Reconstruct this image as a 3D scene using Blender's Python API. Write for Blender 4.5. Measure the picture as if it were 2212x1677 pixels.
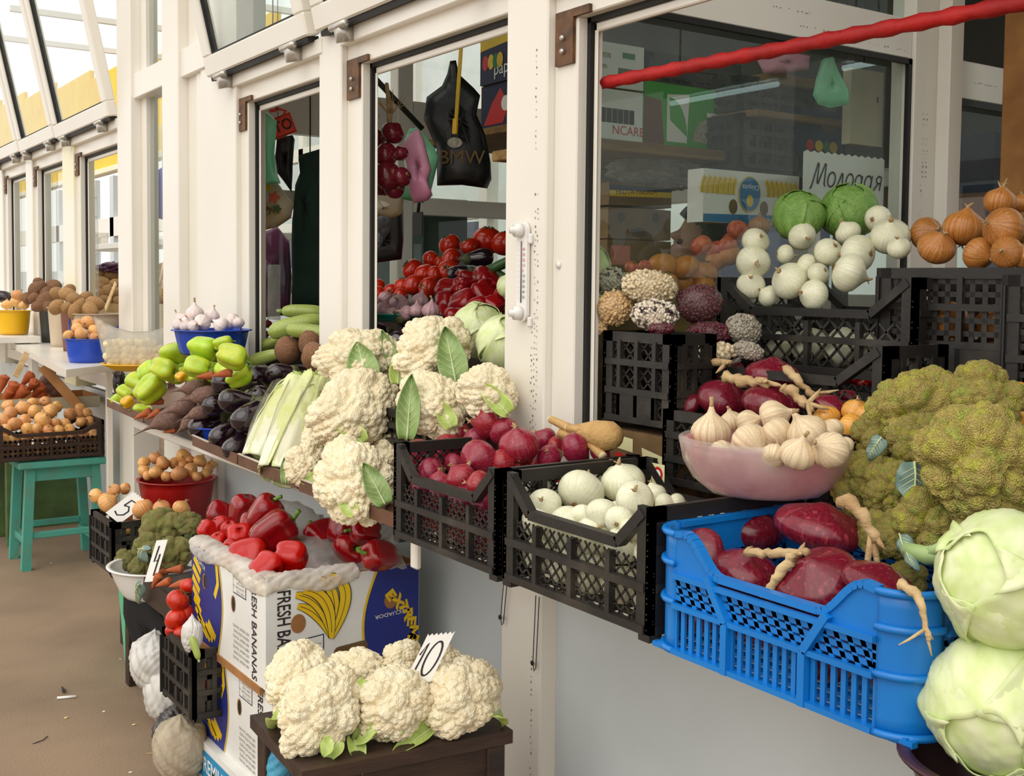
import bpy, bmesh, math, random
import numpy as np
from mathutils import Vector, Matrix, Quaternion

for _o in list(bpy.data.objects):
    bpy.data.objects.remove(_o)
SC = bpy.context.scene
COL = SC.collection
random.seed(7)

# ------------------------------------------------------------------ camera
F, CY, PIT, ROL, YAW = 2450.0, 742.0, 0.0529, 0.0101, 0.5982
CAM = np.array([0.0, 0.0, 1.4])
FW = np.array([math.sin(YAW) * math.cos(PIT), math.cos(YAW) * math.cos(PIT), -math.sin(PIT)])
_r0 = np.array([math.cos(YAW), -math.sin(YAW), 0.0])
_u0 = np.cross(_r0, FW)
RT = math.cos(ROL) * _r0 + math.sin(ROL) * _u0
UP = -math.sin(ROL) * _r0 + math.cos(ROL) * _u0
cd = bpy.data.cameras.new('camera')
cd.sensor_width = 36.0
cd.lens = 36.0 * F / 2212.0
cd.shift_y = -(838.5 - CY) / 2212.0
cd.clip_start = 0.02
cam = bpy.data.objects.new('camera', cd)
COL.objects.link(cam)
cam.matrix_world = Matrix(((RT[0], UP[0], -FW[0], CAM[0]), (RT[1], UP[1], -FW[1], CAM[1]),
                           (RT[2], UP[2], -FW[2], CAM[2]), (0, 0, 0, 1)))
SC.camera = cam

# ------------------------------------------------------------------ sky and exposure
world = bpy.data.worlds.new('overcast_sky')
SC.world = world
world.use_nodes = True
bg = world.node_tree.nodes['Background']
bg.inputs[0].default_value = (1.0, 0.97, 0.92, 1)
bg.inputs[1].default_value = 1.3
sd = bpy.data.lights.new('soft_daylight', 'SUN')
sd.energy = 1.1
sd.angle = math.radians(60)
sd.color = (1.0, 0.96, 0.88)
sun = bpy.data.objects.new('soft_daylight', sd)
COL.objects.link(sun)
sun.rotation_euler = Vector((0.75, 0.35, -0.9)).to_track_quat('-Z', 'Y').to_euler()
SC.view_settings.view_transform = 'Standard'
SC.view_settings.look = 'None'
SC.view_settings.gamma = 1.0
SC.view_settings.use_curve_mapping = False
SC.view_settings.exposure = 0.0
SC.cycles.transparent_max_bounces = 24


# ------------------------------------------------------------------ measuring: a photo pixel meets a real plane
def at(px, py, x=None, y=None, z=None, d=None):
    r = FW + RT * ((px - 1106.0) / F) + UP * ((CY - py) / F)
    if x is not None:
        t = (x - CAM[0]) / r[0]
    elif y is not None:
        t = (y - CAM[1]) / r[1]
    elif z is not None:
        t = (z - CAM[2]) / r[2]
    else:
        t = d
    return Vector(CAM + r * t)


def mpp(p):
    return float((np.array(p) - CAM) @ FW) / F


def dirw(a, b, c=0.0):
    """direction in the world: a to the right, b upward, c towards the viewer of the photo"""
    return Vector(RT * a + UP * b - FW * c)


# ------------------------------------------------------------------ colours and materials
def lin(c):
    r = []
    for v in c[:3]:
        v = v / 255.0
        r.append(v / 12.92 if v <= 0.04045 else ((v + 0.055) / 1.055) ** 2.4)
    return (r[0], r[1], r[2], 1.0)


MATS = {}


def mat(name, col, col2=None, rough=0.5, scale=6.0, stretch=(1, 1, 1), bump=0.0, bscale=40.0, rnd=0.0,
        lo=0.35, hi=0.65, metal=0.0, coat=0.0, sss=0.0, col3=None, detail=4.0, spec=0.5, vor=None, hue=0.0, ang=None):
    m = bpy.data.materials.new(name)
    MATS[name] = m
    m.use_nodes = True
    N = m.node_tree.nodes
    L = m.node_tree.links
    b = N['Principled BSDF']
    b.inputs['Roughness'].default_value = rough
    b.inputs['Metallic'].default_value = metal
    b.inputs['Specular IOR Level'].default_value = spec
    b.inputs['Coat Weight'].default_value = coat
    b.inputs['Coat Roughness'].default_value = 0.08
    if sss:
        b.inputs['Subsurface Weight'].default_value = sss
        b.inputs['Subsurface Radius'].default_value = (0.02, 0.012, 0.006)
    b.inputs['Base Color'].default_value = lin(col)
    tc = N.new('ShaderNodeTexCoord')
    out = None
    if col2 is not None:
        mp = N.new('ShaderNodeMapping')
        mp.inputs['Scale'].default_value = stretch
        L.new(tc.outputs['Object'], mp.inputs['Vector'])
        nz = N.new('ShaderNodeTexNoise')
        nz.inputs['Scale'].default_value = scale
        nz.inputs['Detail'].default_value = detail
        L.new(mp.outputs['Vector'], nz.inputs['Vector'])
        cr = N.new('ShaderNodeValToRGB')
        cr.color_ramp.elements[0].position = lo
        cr.color_ramp.elements[1].position = hi
        cr.color_ramp.elements[0].color = lin(col)
        cr.color_ramp.elements[1].color = lin(col2)
        if col3 is not None:
            e = cr.color_ramp.elements.new((lo + hi) / 2)
            e.color = lin(col3)
        if rnd:
            oi0 = N.new('ShaderNodeObjectInfo')
            ad = N.new('ShaderNodeVectorMath')
            ad.operation = 'ADD'
            sc_ = N.new('ShaderNodeMath')
            sc_.operation = 'MULTIPLY'
            sc_.inputs[1].default_value = 37.0
            L.new(oi0.outputs['Random'], sc_.inputs[0])
            L.new(mp.outputs['Vector'], ad.inputs[0])
            L.new(sc_.outputs[0], ad.inputs[1])
            L.new(ad.outputs[0], nz.inputs['Vector'])
        L.new(nz.outputs['Fac'], cr.inputs['Fac'])
        out = cr.outputs['Color']
    if rnd or hue:
        oi = N.new('ShaderNodeObjectInfo')
        mr = N.new('ShaderNodeMapRange')
        mr.inputs['To Min'].default_value = 1.0 - rnd
        mr.inputs['To Max'].default_value = 1.0 + rnd
        L.new(oi.outputs['Random'], mr.inputs['Value'])
        hs = N.new('ShaderNodeHueSaturation')
        L.new(mr.outputs[0], hs.inputs['Value'])
        if hue:
            mh = N.new('ShaderNodeMapRange')
            mh.inputs['To Min'].default_value = 0.5 - hue
            mh.inputs['To Max'].default_value = 0.5 + hue
            L.new(oi.outputs['Random'], mh.inputs['Value'])
            L.new(mh.outputs[0], hs.inputs['Hue'])
        if out is None:
            hs.inputs['Color'].default_value = lin(col)
        else:
            L.new(out, hs.inputs['Color'])
        out = hs.outputs['Color']
    if ang:
        gr = N.new('ShaderNodeTexGradient')
        gr.gradient_type = 'RADIAL'
        L.new(tc.outputs['Object'], gr.inputs[0])
        n1 = N.new('ShaderNodeTexNoise')
        n1.noise_dimensions = '1D'
        n1.inputs['Scale'].default_value = ang[0]
        n1.inputs['Detail'].default_value = 3.0
        L.new(gr.outputs['Fac'], n1.inputs['W'])
        m1 = N.new('ShaderNodeMapRange')
        m1.inputs['From Min'].default_value = 0.42
        m1.inputs['From Max'].default_value = 0.62
        m1.inputs['To Max'].default_value = ang[1]
        L.new(n1.outputs['Fac'], m1.inputs['Value'])
        mc = N.new('ShaderNodeMix')
        mc.data_type = 'RGBA'
        L.new(m1.outputs[0], mc.inputs['Factor'])
        L.new(out, mc.inputs['A'])
        mc.inputs['B'].default_value = lin(ang[2])
        out = mc.outputs['Result']
    if out is not None:
        L.new(out, b.inputs['Base Color'])
    if bump:
        if vor:
            nb = N.new('ShaderNodeTexVoronoi')
            nb.inputs['Scale'].default_value = vor
            src = nb.outputs['Distance']
        else:
            nb = N.new('ShaderNodeTexNoise')
            nb.inputs['Scale'].default_value = bscale
            nb.inputs['Detail'].default_value = 3.0
            src = nb.outputs['Fac']
        mb = N.new('ShaderNodeMapping')
        mb.inputs['Scale'].default_value = stretch
        L.new(tc.outputs['Object'], mb.inputs['Vector'])
        L.new(mb.outputs['Vector'], nb.inputs['Vector'])
        bp = N.new('ShaderNodeBump')
        bp.inputs['Strength'].default_value = bump
        bp.inputs['Distance'].default_value = 0.01
        bp.invert = bool(vor)
        L.new(src, bp.inputs['Height'])
        L.new(bp.outputs['Normal'], b.inputs['Normal'])
    return m


def glass(name, tint=(235, 245, 240), clear=0.88, rough=0.02, ior=1.45, extra=(200, 210, 205), haze=0.0):
    """thin pane or film: see-through, Fresnel reflection, a little milky haze"""
    m = bpy.data.materials.new(name)
    MATS[name] = m
    m.use_nodes = True
    N = m.node_tree.nodes
    L = m.node_tree.links
    N.remove(N['Principled BSDF'])
    o = N['Material Output']
    t = N.new('ShaderNodeBsdfTransparent')
    t.inputs[0].default_value = lin(tint)
    g = N.new('ShaderNodeBsdfGlossy')
    g.inputs['Roughness'].default_value = rough
    lw = N.new('ShaderNodeLayerWeight')
    lw.inputs[0].default_value = 0.5
    pw = N.new('ShaderNodeMath')
    pw.operation = 'POWER'
    pw.inputs[1].default_value = 5.0
    L.new(lw.outputs['Facing'], pw.inputs[0])
    fr = N.new('ShaderNodeMath')
    fr.operation = 'MULTIPLY_ADD'
    fr.inputs[1].default_value = 0.9
    fr.inputs[2].default_value = ((ior - 1) / (ior + 1)) ** 2
    L.new(pw.outputs[0], fr.inputs[0])
    mx = N.new('ShaderNodeMixShader')
    L.new(fr.outputs[0], mx.inputs[0])
    L.new(t.outputs[0], mx.inputs[1])
    L.new(g.outputs[0], mx.inputs[2])
    last = mx
    if haze:
        d = N.new('ShaderNodeBsdfTranslucent')
        d.inputs[0].default_value = lin(extra)
        d2 = N.new('ShaderNodeBsdfDiffuse')
        d2.inputs[0].default_value = lin(extra)
        md = N.new('ShaderNodeMixShader')
        md.inputs[0].default_value = 0.5
        L.new(d.outputs[0], md.inputs[1])
        L.new(d2.outputs[0], md.inputs[2])
        tc = N.new('ShaderNodeTexCoord')
        nz = N.new('ShaderNodeTexNoise')
        nz.inputs['Scale'].default_value = 14.0
        L.new(tc.outputs['Object'], nz.inputs['Vector'])
        mr = N.new('ShaderNodeMapRange')
        mr.inputs['From Min'].default_value = 0.3
        mr.inputs['From Max'].default_value = 0.7
        mr.inputs['To Min'].default_value = haze * 0.6
        mr.inputs['To Max'].default_value = min(1.0, haze * 1.4)
        L.new(nz.outputs['Fac'], mr.inputs['Value'])
        m2 = N.new('ShaderNodeMixShader')
        L.new(mr.outputs[0], m2.inputs[0])
        L.new(mx.outputs[0], m2.inputs[1])
        L.new(md.outputs[0], m2.inputs[2])
        last = m2
    L.new(last.outputs[0], o.inputs[0])
    return m


def emit(name, col, s):
    m = bpy.data.materials.new(name)
    MATS[name] = m
    m.use_nodes = True
    b = m.node_tree.nodes['Principled BSDF']
    b.inputs['Emission Color'].default_value = lin(col)
    b.inputs['Emission Strength'].default_value = s
    return m


mat('pvc', (240, 235, 226), (231, 226, 214), rough=0.28, scale=1.2)
mat('pvc_panel', (208, 215, 217), (196, 203, 205), rough=0.35, scale=2.0)
mat('pvc_yellow', (240, 230, 180), (240, 236, 220), rough=0.35, scale=1.5)
mat('seal', (22, 20, 18), rough=0.6)
mat('bracket', (110, 72, 34), (70, 44, 20), rough=0.55, scale=30)
mat('hinge', (196, 192, 184), rough=0.3, metal=0.6)
mat('ink', (40, 34, 34), rough=0.7)
mat('ink_grey', (120, 112, 104), rough=0.7)
mat('ground', (150, 127, 102), (126, 105, 84), rough=0.9, scale=2.2, bump=0.25, bscale=120, detail=8, lo=0.3, hi=0.7)
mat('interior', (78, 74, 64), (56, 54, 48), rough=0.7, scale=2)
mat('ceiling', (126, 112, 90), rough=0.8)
mat('dark_wood', (66, 46, 34), (42, 28, 20), rough=0.55, scale=5, stretch=(1, 6, 6), bump=0.15)
mat('shelf_wood', (150, 116, 62), (112, 82, 44), rough=0.7, scale=4, stretch=(1, 8, 8))
mat('pale_wood', (214, 186, 138), (190, 158, 108), rough=0.7, scale=6, stretch=(1, 1, 6))
mat('tray', (112, 76, 58), (82, 54, 42), rough=0.35, scale=6, bump=0.1)
mat('tray_edge', (216, 204, 190), rough=0.3)
mat('teal_paint', (74, 158, 142), (98, 130, 106), rough=0.6, scale=9, lo=0.45, hi=0.75, bump=0.2)
mat('green_paint', (92, 122, 66), (74, 96, 54), rough=0.6, scale=9)
mat('black_plastic', (34, 31, 28), (70, 64, 55), rough=0.5, scale=7, lo=0.52, hi=0.78, bump=0.12)
mat('brown_plastic', (62, 42, 30), (48, 32, 24), rough=0.5, scale=7)
mat('blue_plastic', (14, 128, 214), (18, 116, 198), rough=0.32, scale=4)
mat('white_plastic', (228, 230, 226), rough=0.4)
mat('basin_blue', (30, 76, 190), (22, 62, 170), rough=0.3, scale=3)
mat('basin_red', (168, 22, 20), (150, 14, 14), rough=0.3, scale=3)
mat('basin_yellow', (240, 190, 24), (228, 172, 12), rough=0.35, scale=3)
mat('basin_maroon', (60, 24, 28), rough=0.35)
mat('plate_teal', (14, 130, 116), rough=0.35)
mat('bucket_tan', (206, 188, 164), (190, 170, 146), rough=0.6, scale=4)
mat('bucket_maroon', (120, 74, 58), rough=0.55)
mat('bucket_dark', (52, 52, 46), rough=0.5)
mat('bucket_green', (96, 200, 150), (84, 184, 138), rough=0.35, scale=3)
mat('enamel', (232, 230, 226), rough=0.25)
mat('cardboard', (172, 122, 70), (150, 102, 56), rough=0.85, scale=12)
mat('cardboard_dark', (126, 98, 60), (104, 80, 48), rough=0.85, scale=12)
mat('cardboard_pale', (206, 196, 168), (188, 176, 150), rough=0.85, scale=6)
mat('box_white', (236, 236, 232), (222, 220, 214), rough=0.6, scale=5)
mat('box_blue', (30, 44, 132), (24, 36, 112), rough=0.55, scale=5)
mat('box_navy', (34, 44, 78), (26, 34, 62), rough=0.6, scale=5)
mat('box_green', (64, 176, 48), (50, 156, 40), rough=0.5, scale=3)
mat('box_sky', (36, 144, 196), rough=0.5)
mat('box_cyan_blue', (28, 112, 168), rough=0.5)
mat('box_red', (200, 30, 30), rough=0.5)
mat('box_yellowprint', (232, 196, 24), (222, 180, 14), rough=0.5, scale=8)
mat('box_cream', (226, 220, 170), rough=0.6)
mat('print_green', (30, 120, 70), rough=0.6)
mat('paper', (240, 238, 232), rough=0.8)
mat('red_sign', (236, 62, 40), rough=0.5)
mat('red_tape', (188, 22, 20), (160, 14, 14), rough=0.6, scale=8, bump=0.5, bscale=30)
mat('black_bag', (16, 15, 17), (24, 22, 24), rough=0.35, scale=5, bump=0.4, bscale=14)
mat('green_bag', (120, 212, 158), (150, 226, 180), rough=0.3, scale=5, bump=0.4, bscale=10)
mat('pink_bag', (222, 140, 176), (236, 170, 196), rough=0.3, scale=5, bump=0.4, bscale=10)
mat('floral_bag', (214, 208, 190), (176, 176, 166), rough=0.4, scale=4, bump=0.4, bscale=10, col3=(196, 170, 120))
mat('white_bag', (216, 214, 208), (198, 194, 188), rough=0.3, scale=4, bump=0.5, bscale=9)
mat('dark_bag', (48, 42, 42), (112, 104, 102), rough=0.15, scale=5, lo=0.5, hi=0.75, bump=0.6, bscale=9)
mat('sack', (188, 174, 150), (160, 146, 124), rough=0.8, scale=14, stretch=(1, 1, 0.2), bump=0.5, bscale=60)
mat('blue_bag', (60, 150, 190), (90, 176, 206), rough=0.25, scale=4, bump=0.4, bscale=8)
mat('purple_bag', (70, 40, 66), (120, 50, 90), rough=0.3, scale=4, bump=0.4, bscale=8)
mat('cloth_black', (20, 18, 18), rough=0.9)
mat('dark_green_cloth', (44, 72, 60), (30, 52, 46), rough=0.8, scale=4)
mat('skin', (196, 150, 124), (184, 136, 112), rough=0.5, scale=8, sss=0.05)
mat('hair', (30, 24, 20), (44, 36, 30), rough=0.45, scale=20, stretch=(6, 6, 1), bump=0.6, bscale=40)
mat('shirt', (120, 44, 40), rough=0.8)
mat('tube_metal', (70, 66, 60), rough=0.35, metal=0.7)
mat('yellow_fabric', (226, 186, 40), (206, 160, 26), rough=0.5, scale=6)
mat('yellow_awning', (250, 214, 60), (244, 200, 40), rough=0.6, scale=2)
glass('window_glass', tint=(238, 244, 241), rough=0.0)
glass('partition_glass', tint=(232, 240, 236), rough=0.0, haze=0.06, extra=(180, 205, 200), ior=1.5)
glass('sash_glass', tint=(240, 246, 244), rough=0.0, haze=0.06, extra=(230, 232, 228))
glass('clear_film', tint=(244, 244, 240), rough=0.12, haze=0.34, extra=(236, 230, 222), ior=1.45)
glass('bean_film', tint=(250, 248, 244), rough=0.1, haze=0.07, extra=(236, 230, 222), ior=1.4)
glass('pink_film', tint=(250, 224, 230), rough=0.12, haze=0.42, extra=(242, 196, 208), ior=1.45)
glass('liner_film', tint=(250, 246, 238), rough=0.12, haze=0.6, extra=(255, 252, 246), ior=1.45)
glass('milky_film', tint=(250, 248, 244), rough=0.2, haze=0.26, extra=(232, 232, 230), ior=1.4)
emit('tube_light', (225, 255, 250), 6.0)
# produce
mat('red_onion', (158, 32, 50), (190, 84, 92), rough=0.25, scale=2.2, stretch=(5, 5, 0.7), rnd=0.18, lo=0.35, hi=0.72, col3=(142, 30, 54), hue=0.012, ang=(40, 0.5, (112, 20, 40)))
mat('purple_onion', (128, 28, 44), (164, 62, 72), rough=0.2, detail=2, scale=1.4, stretch=(5, 5, 0.8), rnd=0.16, lo=0.35, hi=0.75, col3=(108, 20, 40), ang=(46, 0.3, (72, 14, 30)))
mat('white_onion', (238, 236, 216), (222, 222, 176), rough=0.28, scale=1.6, stretch=(5, 5, 0.7), rnd=0.06, lo=0.35, hi=0.8, ang=(50, 0.3, (196, 196, 140)))
mat('yellow_onion', (222, 150, 84), (240, 196, 128), rough=0.3, scale=2.0, stretch=(5, 5, 0.7), rnd=0.12, hue=0.012, lo=0.3, hi=0.7, ang=(44, 0.45, (176, 100, 50)))
mat('brown_onion', (186, 116, 52), (206, 146, 78), rough=0.35, scale=2.2, stretch=(5, 5, 0.7), rnd=0.14, lo=0.3, hi=0.7, ang=(44, 0.5, (136, 76, 34)))
mat('gold_onion', (226, 154, 52), (240, 186, 96), rough=0.25, scale=2.2, stretch=(5, 5, 0.7), rnd=0.1, ang=(44, 0.4, (190, 116, 34)))
mat('dry_stem', (206, 178, 132), (172, 138, 96), rough=0.85, scale=10, stretch=(1, 1, 3), bump=0.4)
mat('root_hair', (158, 128, 84), rough=0.9)
mat('garlic', (236, 220, 186), (220, 194, 154), rough=0.5, scale=2.0, stretch=(6, 6, 0.8), rnd=0.06, lo=0.3, hi=0.75, ang=(30, 0.6, (196, 164, 128)))
mat('garlic_purple', (212, 182, 182), (178, 132, 142), rough=0.5, scale=2.0, stretch=(7, 7, 0.6), rnd=0.08, ang=(30, 0.6, (140, 96, 112)))
mat('garlic_white', (240, 230, 224), (232, 212, 208), rough=0.5, scale=2.0, stretch=(6, 6, 0.8), rnd=0.05, ang=(30, 0.4, (214, 186, 184)))
mat('green_pepper', (164, 200, 34), (196, 212, 50), rough=0.18, scale=1.3, rnd=0.08, hue=0.012, coat=0.3)
mat('yellow_pepper', (232, 190, 30), (240, 160, 30), rough=0.2, scale=1.3, coat=0.3)
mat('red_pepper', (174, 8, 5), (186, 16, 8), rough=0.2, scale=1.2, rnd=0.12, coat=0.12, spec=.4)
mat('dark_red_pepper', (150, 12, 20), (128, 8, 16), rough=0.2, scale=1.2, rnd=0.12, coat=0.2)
mat('pepper_stem', (96, 138, 48), rough=0.5)
mat('eggplant', (38, 18, 30), (28, 14, 24), rough=0.12, scale=2, coat=0.6, rnd=0.1)
mat('eggplant_cap', (92, 98, 62), (70, 66, 44), rough=0.6, scale=6)
mat('tomato', (190, 30, 10), (200, 46, 16), rough=0.18, scale=1.5, rnd=0.08, coat=0.15)
mat('calyx', (66, 92, 40), rough=0.6)
mat('potato', (172, 134, 86), (148, 110, 68), rough=0.75, scale=5, rnd=0.1, bump=0.15, bscale=16)
mat('potato_brown', (138, 98, 68), (116, 80, 56), rough=0.8, scale=5, rnd=0.1, bump=0.15, bscale=16)
mat('beet', (134, 102, 88), (106, 78, 68), rough=0.75, scale=3, rnd=0.12, bump=0.3, bscale=14)
mat('carrot', (190, 98, 46), (164, 78, 38), rough=0.65, scale=5, rnd=0.12, stretch=(1, 1, 4), bump=0.25, bscale=8)
mat('zucchini', (170, 184, 96), (150, 168, 78), rough=0.3, scale=7, rnd=0.07)
mat('cucumber', (66, 104, 52), (48, 84, 40), rough=0.4, scale=9, rnd=0.1)
mat('cabbage', (206, 222, 150), (226, 232, 188), rough=0.35, scale=1.6, stretch=(2, 2, 0.6), rnd=0.05, sss=0.0)
mat('cabbage_green', (112, 158, 66), (140, 178, 92), rough=0.35, scale=2.0, stretch=(2, 2, 0.6), bump=0.4, bscale=9)
mat('napa_white', (232, 234, 214), (216, 224, 176), rough=0.3, scale=1.5)
mat('napa_leaf', (206, 218, 132), (226, 232, 180), rough=0.35, scale=14, bump=0.8, bscale=34)
mat('cauliflower', (246, 236, 204), (240, 222, 184), rough=0.65, scale=4, rnd=0.03, bump=0.4, vor=22)
mat('broccoli', (226, 228, 84), (200, 212, 92), rough=0.85, scale=2.6, rnd=0.08, bump=0.9, vor=34, col3=(212, 186, 106), lo=.3, hi=.7)
mat('broccoli_green', (172, 178, 92), (144, 156, 82), rough=0.85, scale=2.6, rnd=0.06, bump=0.9, vor=34, col3=(182, 164, 100))
mat('stalk', (150, 178, 110), (176, 196, 136), rough=0.5, scale=4)
mat('leaf_green', (128, 158, 92), (160, 184, 118), rough=0.45, scale=2.5)
mat('leaf_pale', (196, 214, 126), (172, 196, 92), rough=0.45, scale=2.5)
mat('leaf_blue', (100, 128, 120), (124, 150, 140), rough=0.5, scale=3)
mat('vein', (214, 224, 170), rough=0.5)
mat('parsnip', (216, 182, 120), (190, 150, 92), rough=0.7, scale=6, bump=0.6, bscale=60)
mat('cut_end', (240, 222, 176), rough=0.6)
mat('beans_white', (234, 220, 188), (214, 196, 160), rough=0.4, scale=90)
mat('beans_tan', (220, 188, 138), (204, 168, 116), rough=0.45, scale=90)
mat('beans_speck', (230, 218, 200), (60, 40, 44), rough=0.4, scale=70, lo=0.55, hi=0.6)
mat('beans_purple', (92, 26, 40), (120, 44, 60), rough=0.3, scale=80, lo=0.5, hi=0.7, col3=(84, 22, 40))
mat('beans_grey', (188, 180, 164), (150, 142, 128), rough=0.5, scale=90)
mat('pale_bulb', (240, 232, 196), (232, 216, 168), rough=0.35, scale=2, rnd=0.05)
mat('apple', (190, 60, 58), (212, 120, 76), rough=0.25, scale=1.5, rnd=0.12)
mat('orange_fruit', (214, 140, 52), (200, 120, 46), rough=0.4, scale=3, rnd=0.1)


# ------------------------------------------------------------------ mesh helpers
def mesh(name, V, Fc, m=None, smooth=True):
    me = bpy.data.meshes.new(name)
    me.from_pydata([tuple(map(float, v)) for v in V], [], [tuple(int(i) for i in f) for f in Fc])
    me.update()
    if smooth:
        me.polygons.foreach_set('use_smooth', [True] * len(me.polygons))
    if m:
        me.materials.append(MATS[m])
    return me


class MB:
    """collects shapes for ONE mesh"""
    def __init__(s):
        s.V = []
        s.F = []

    def add(s, V, Fc):
        n = len(s.V)
        s.V.extend([tuple(v) for v in V])
        s.F.extend([tuple(i + n for i in f) for f in Fc])
        return s

    def box(s, x0, x1, y0, y1, z0, z1):
        V = [(x, y, z) for z in (z0, z1) for y in (y0, y1) for x in (x0, x1)]
        return s.add(V, [(0, 2, 3, 1), (4, 5, 7, 6), (0, 1, 5, 4), (2, 6, 7, 3), (0, 4, 6, 2), (1, 3, 7, 5)])

    def bar(s, a, b, w, t, n=(0, 0, 1)):
        """square bar from a to b, w across, t along n"""
        a, b, n = Vector(a), Vector(b), Vector(n)
        d = (b - a).normalized()
        q = d.cross(n)
        if q.length < 1e-4:
            q = d.orthogonal()
        q.normalize()
        n2 = q.cross(d).normalized()
        V = [p + q * i * w / 2 + n2 * j * t / 2 for p in (a, b) for i, j in ((-1, -1), (1, -1), (1, 1), (-1, 1))]
        return s.add(V, [(3, 2, 1, 0), (4, 5, 6, 7), (0, 1, 5, 4), (1, 2, 6, 5), (2, 3, 7, 6), (3, 0, 4, 7)])

    def tube(s, P, R, n=8, cap=True):
        P = [Vector(p) for p in P]
        if not hasattr(R, '__len__'):
            R = [R] * len(P)
        V = []
        prev = None
        for i, p in enumerate(P):
            d = (P[min(i + 1, len(P) - 1)] - P[max(i - 1, 0)]).normalized()
            q = d.orthogonal().normalized() if prev is None else (prev - d * prev.dot(d)).normalized()
            prev = q
            w = d.cross(q)
            for k in range(n):
                a = 2 * math.pi * k / n
                V.append(p + (q * math.cos(a) + w * math.sin(a)) * R[i])
        Fc = [(i * n + k, i * n + (k + 1) % n, (i + 1) * n + (k + 1) % n, (i + 1) * n + k)
              for i in range(len(P) - 1) for k in range(n)]
        if cap:
            Fc += [tuple(range(n - 1, -1, -1)), tuple(range((len(P) - 1) * n, len(P) * n))]
        return s.add(V, Fc)

    def lathe(s, prof, n=24, fn=None, close=False):
        """profile of (r, z); fn(theta, t) scales r; oval via sx, sy outside"""
        V = []
        for i, (r, z) in enumerate(prof):
            for k in range(n):
                th = 2 * math.pi * k / n
                f = fn(th, i / (len(prof) - 1)) if fn else 1.0
                V.append((r * f * math.cos(th), r * f * math.sin(th), z))
        Fc = [(i * n + k, i * n + (k + 1) % n, (i + 1) * n + (k + 1) % n, (i + 1) * n + k)
              for i in range(len(prof) - 1) for k in range(n)]
        if not close:
            Fc += [tuple(range(n - 1, -1, -1)), tuple(range((len(prof) - 1) * n, len(prof) * n))]
        return s.add(V, Fc)

    def sheet(s, G, t=0.0015):
        """grid of points (nu, nv, 3) as a thin two-sided sheet"""
        G = np.asarray(G, float)
        nu, nv = G.shape[:2]
        du = np.gradient(G, axis=0)
        dv = np.gradient(G, axis=1)
        nn = np.cross(du, dv)
        nn /= (np.linalg.norm(nn, axis=2, keepdims=True) + 1e-9)
        A = (G + nn * t / 2).reshape(-1, 3)
        B = (G - nn * t / 2).reshape(-1, 3)
        m = nu * nv
        Fc = []
        for i in range(nu - 1):
            for j in range(nv - 1):
                a, b, c, d = i * nv + j, (i + 1) * nv + j, (i + 1) * nv + j + 1, i * nv + j + 1
                Fc.append((a, b, c, d))
                Fc.append((m + d, m + c, m + b, m + a))
        ring = [i * nv for i in range(nu)] + [(nu - 1) * nv + j for j in range(1, nv)] + \
               [i * nv + nv - 1 for i in range(nu - 2, -1, -1)] + [j for j in range(nv - 2, 0, -1)]
        for a, b in zip(ring, ring[1:] + ring[:1]):
            Fc.append((b, a, m + a, m + b))
        return s.add(np.vstack([A, B]), Fc)

    def mesh(s, name, m=None, smooth=True):
        return mesh(name, s.V, s.F, m, smooth)


def bevel_mesh(me, off=0.003, seg=2):
    b = bmesh.new()
    b.from_mesh(me)
    bmesh.ops.bevel(b, geom=list(b.edges), offset=off, segments=seg, affect='EDGES', profile=0.5)
    b.to_mesh(me)
    b.free()
    return me


def put(name, me, parent=None, loc=None, rot=None, scale=None):
    o = bpy.data.objects.new(name, me)
    COL.objects.link(o)
    if parent is not None:
        o.parent = parent
    if loc is not None:
        o.location = loc
    if rot is not None:
        o.rotation_euler = rot
    if scale is not None:
        o.scale = scale
    return o


def put_world(name, me, parent):
    """a part whose mesh is written in world coordinates"""
    o = bpy.data.objects.new(name, me)
    COL.objects.link(o)
    o.parent = parent
    o.matrix_parent_inverse = parent.matrix_basis.inverted()
    return o


def tag(o, label, cat, group=None):
    o['label'] = label
    o['category'] = cat
    if group:
        o['group'] = group
    return o


def thing(name, label, cat, loc=(0, 0, 0), rot=(0, 0, 0), group=None):
    o = bpy.data.objects.new(name, None)
    COL.objects.link(o)
    o.location = loc
    o.rotation_euler = rot
    o.empty_display_size = 0.05
    return tag(o, label, cat, group)


def struct(name, me, label=None):
    o = put(name, me)
    o['kind'] = 'structure'
    if label:
        o['label'] = label
    return o


def struct_empty(name, loc=(0, 0, 0), label=None):
    o = bpy.data.objects.new(name, None)
    COL.objects.link(o)
    o.location = loc
    o['kind'] = 'structure'
    if label:
        o['label'] = label
    return o


def bx(name, m, x0, x1, y0, y1, z0, z1, bev=0.003):
    me = MB().box(x0, x1, y0, y1, z0, z1).mesh(name, m, smooth=False)
    if bev:
        bevel_mesh(me, bev, 1)
    return me


ORD = ['first', 'second', 'third', 'fourth', 'fifth', 'sixth', 'seventh', 'eighth', 'ninth', 'tenth', 'eleventh',
       'twelfth', 'thirteenth', 'fourteenth', 'fifteenth']


def ordl(i, n):
    if n == 1:
        return 'only one'
    if i == 0:
        return 'leftmost'
    if i == n - 1:
        return 'rightmost'
    return ORD[i] + ' from left'


def rown(i, n):
    if n == 1:
        return ''
    if n == 2:
        return ['upper', 'lower'][i]
    if n == 3:
        return ['top', 'middle', 'bottom'][i]
    if i == 0:
        return 'top'
    if i == n - 1:
        return 'bottom'
    return ORD[i]


# ------------------------------------------------------------------ numeric shapes
def ico(sub):
    b = bmesh.new()
    bmesh.ops.create_icosphere(b, subdivisions=sub, radius=1.0)
    V = np.array([v.co[:] for v in b.verts])
    Fc = [tuple(v.index for v in f.verts) for f in b.faces]
    b.free()
    return V, Fc


_ICO = {}


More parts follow.
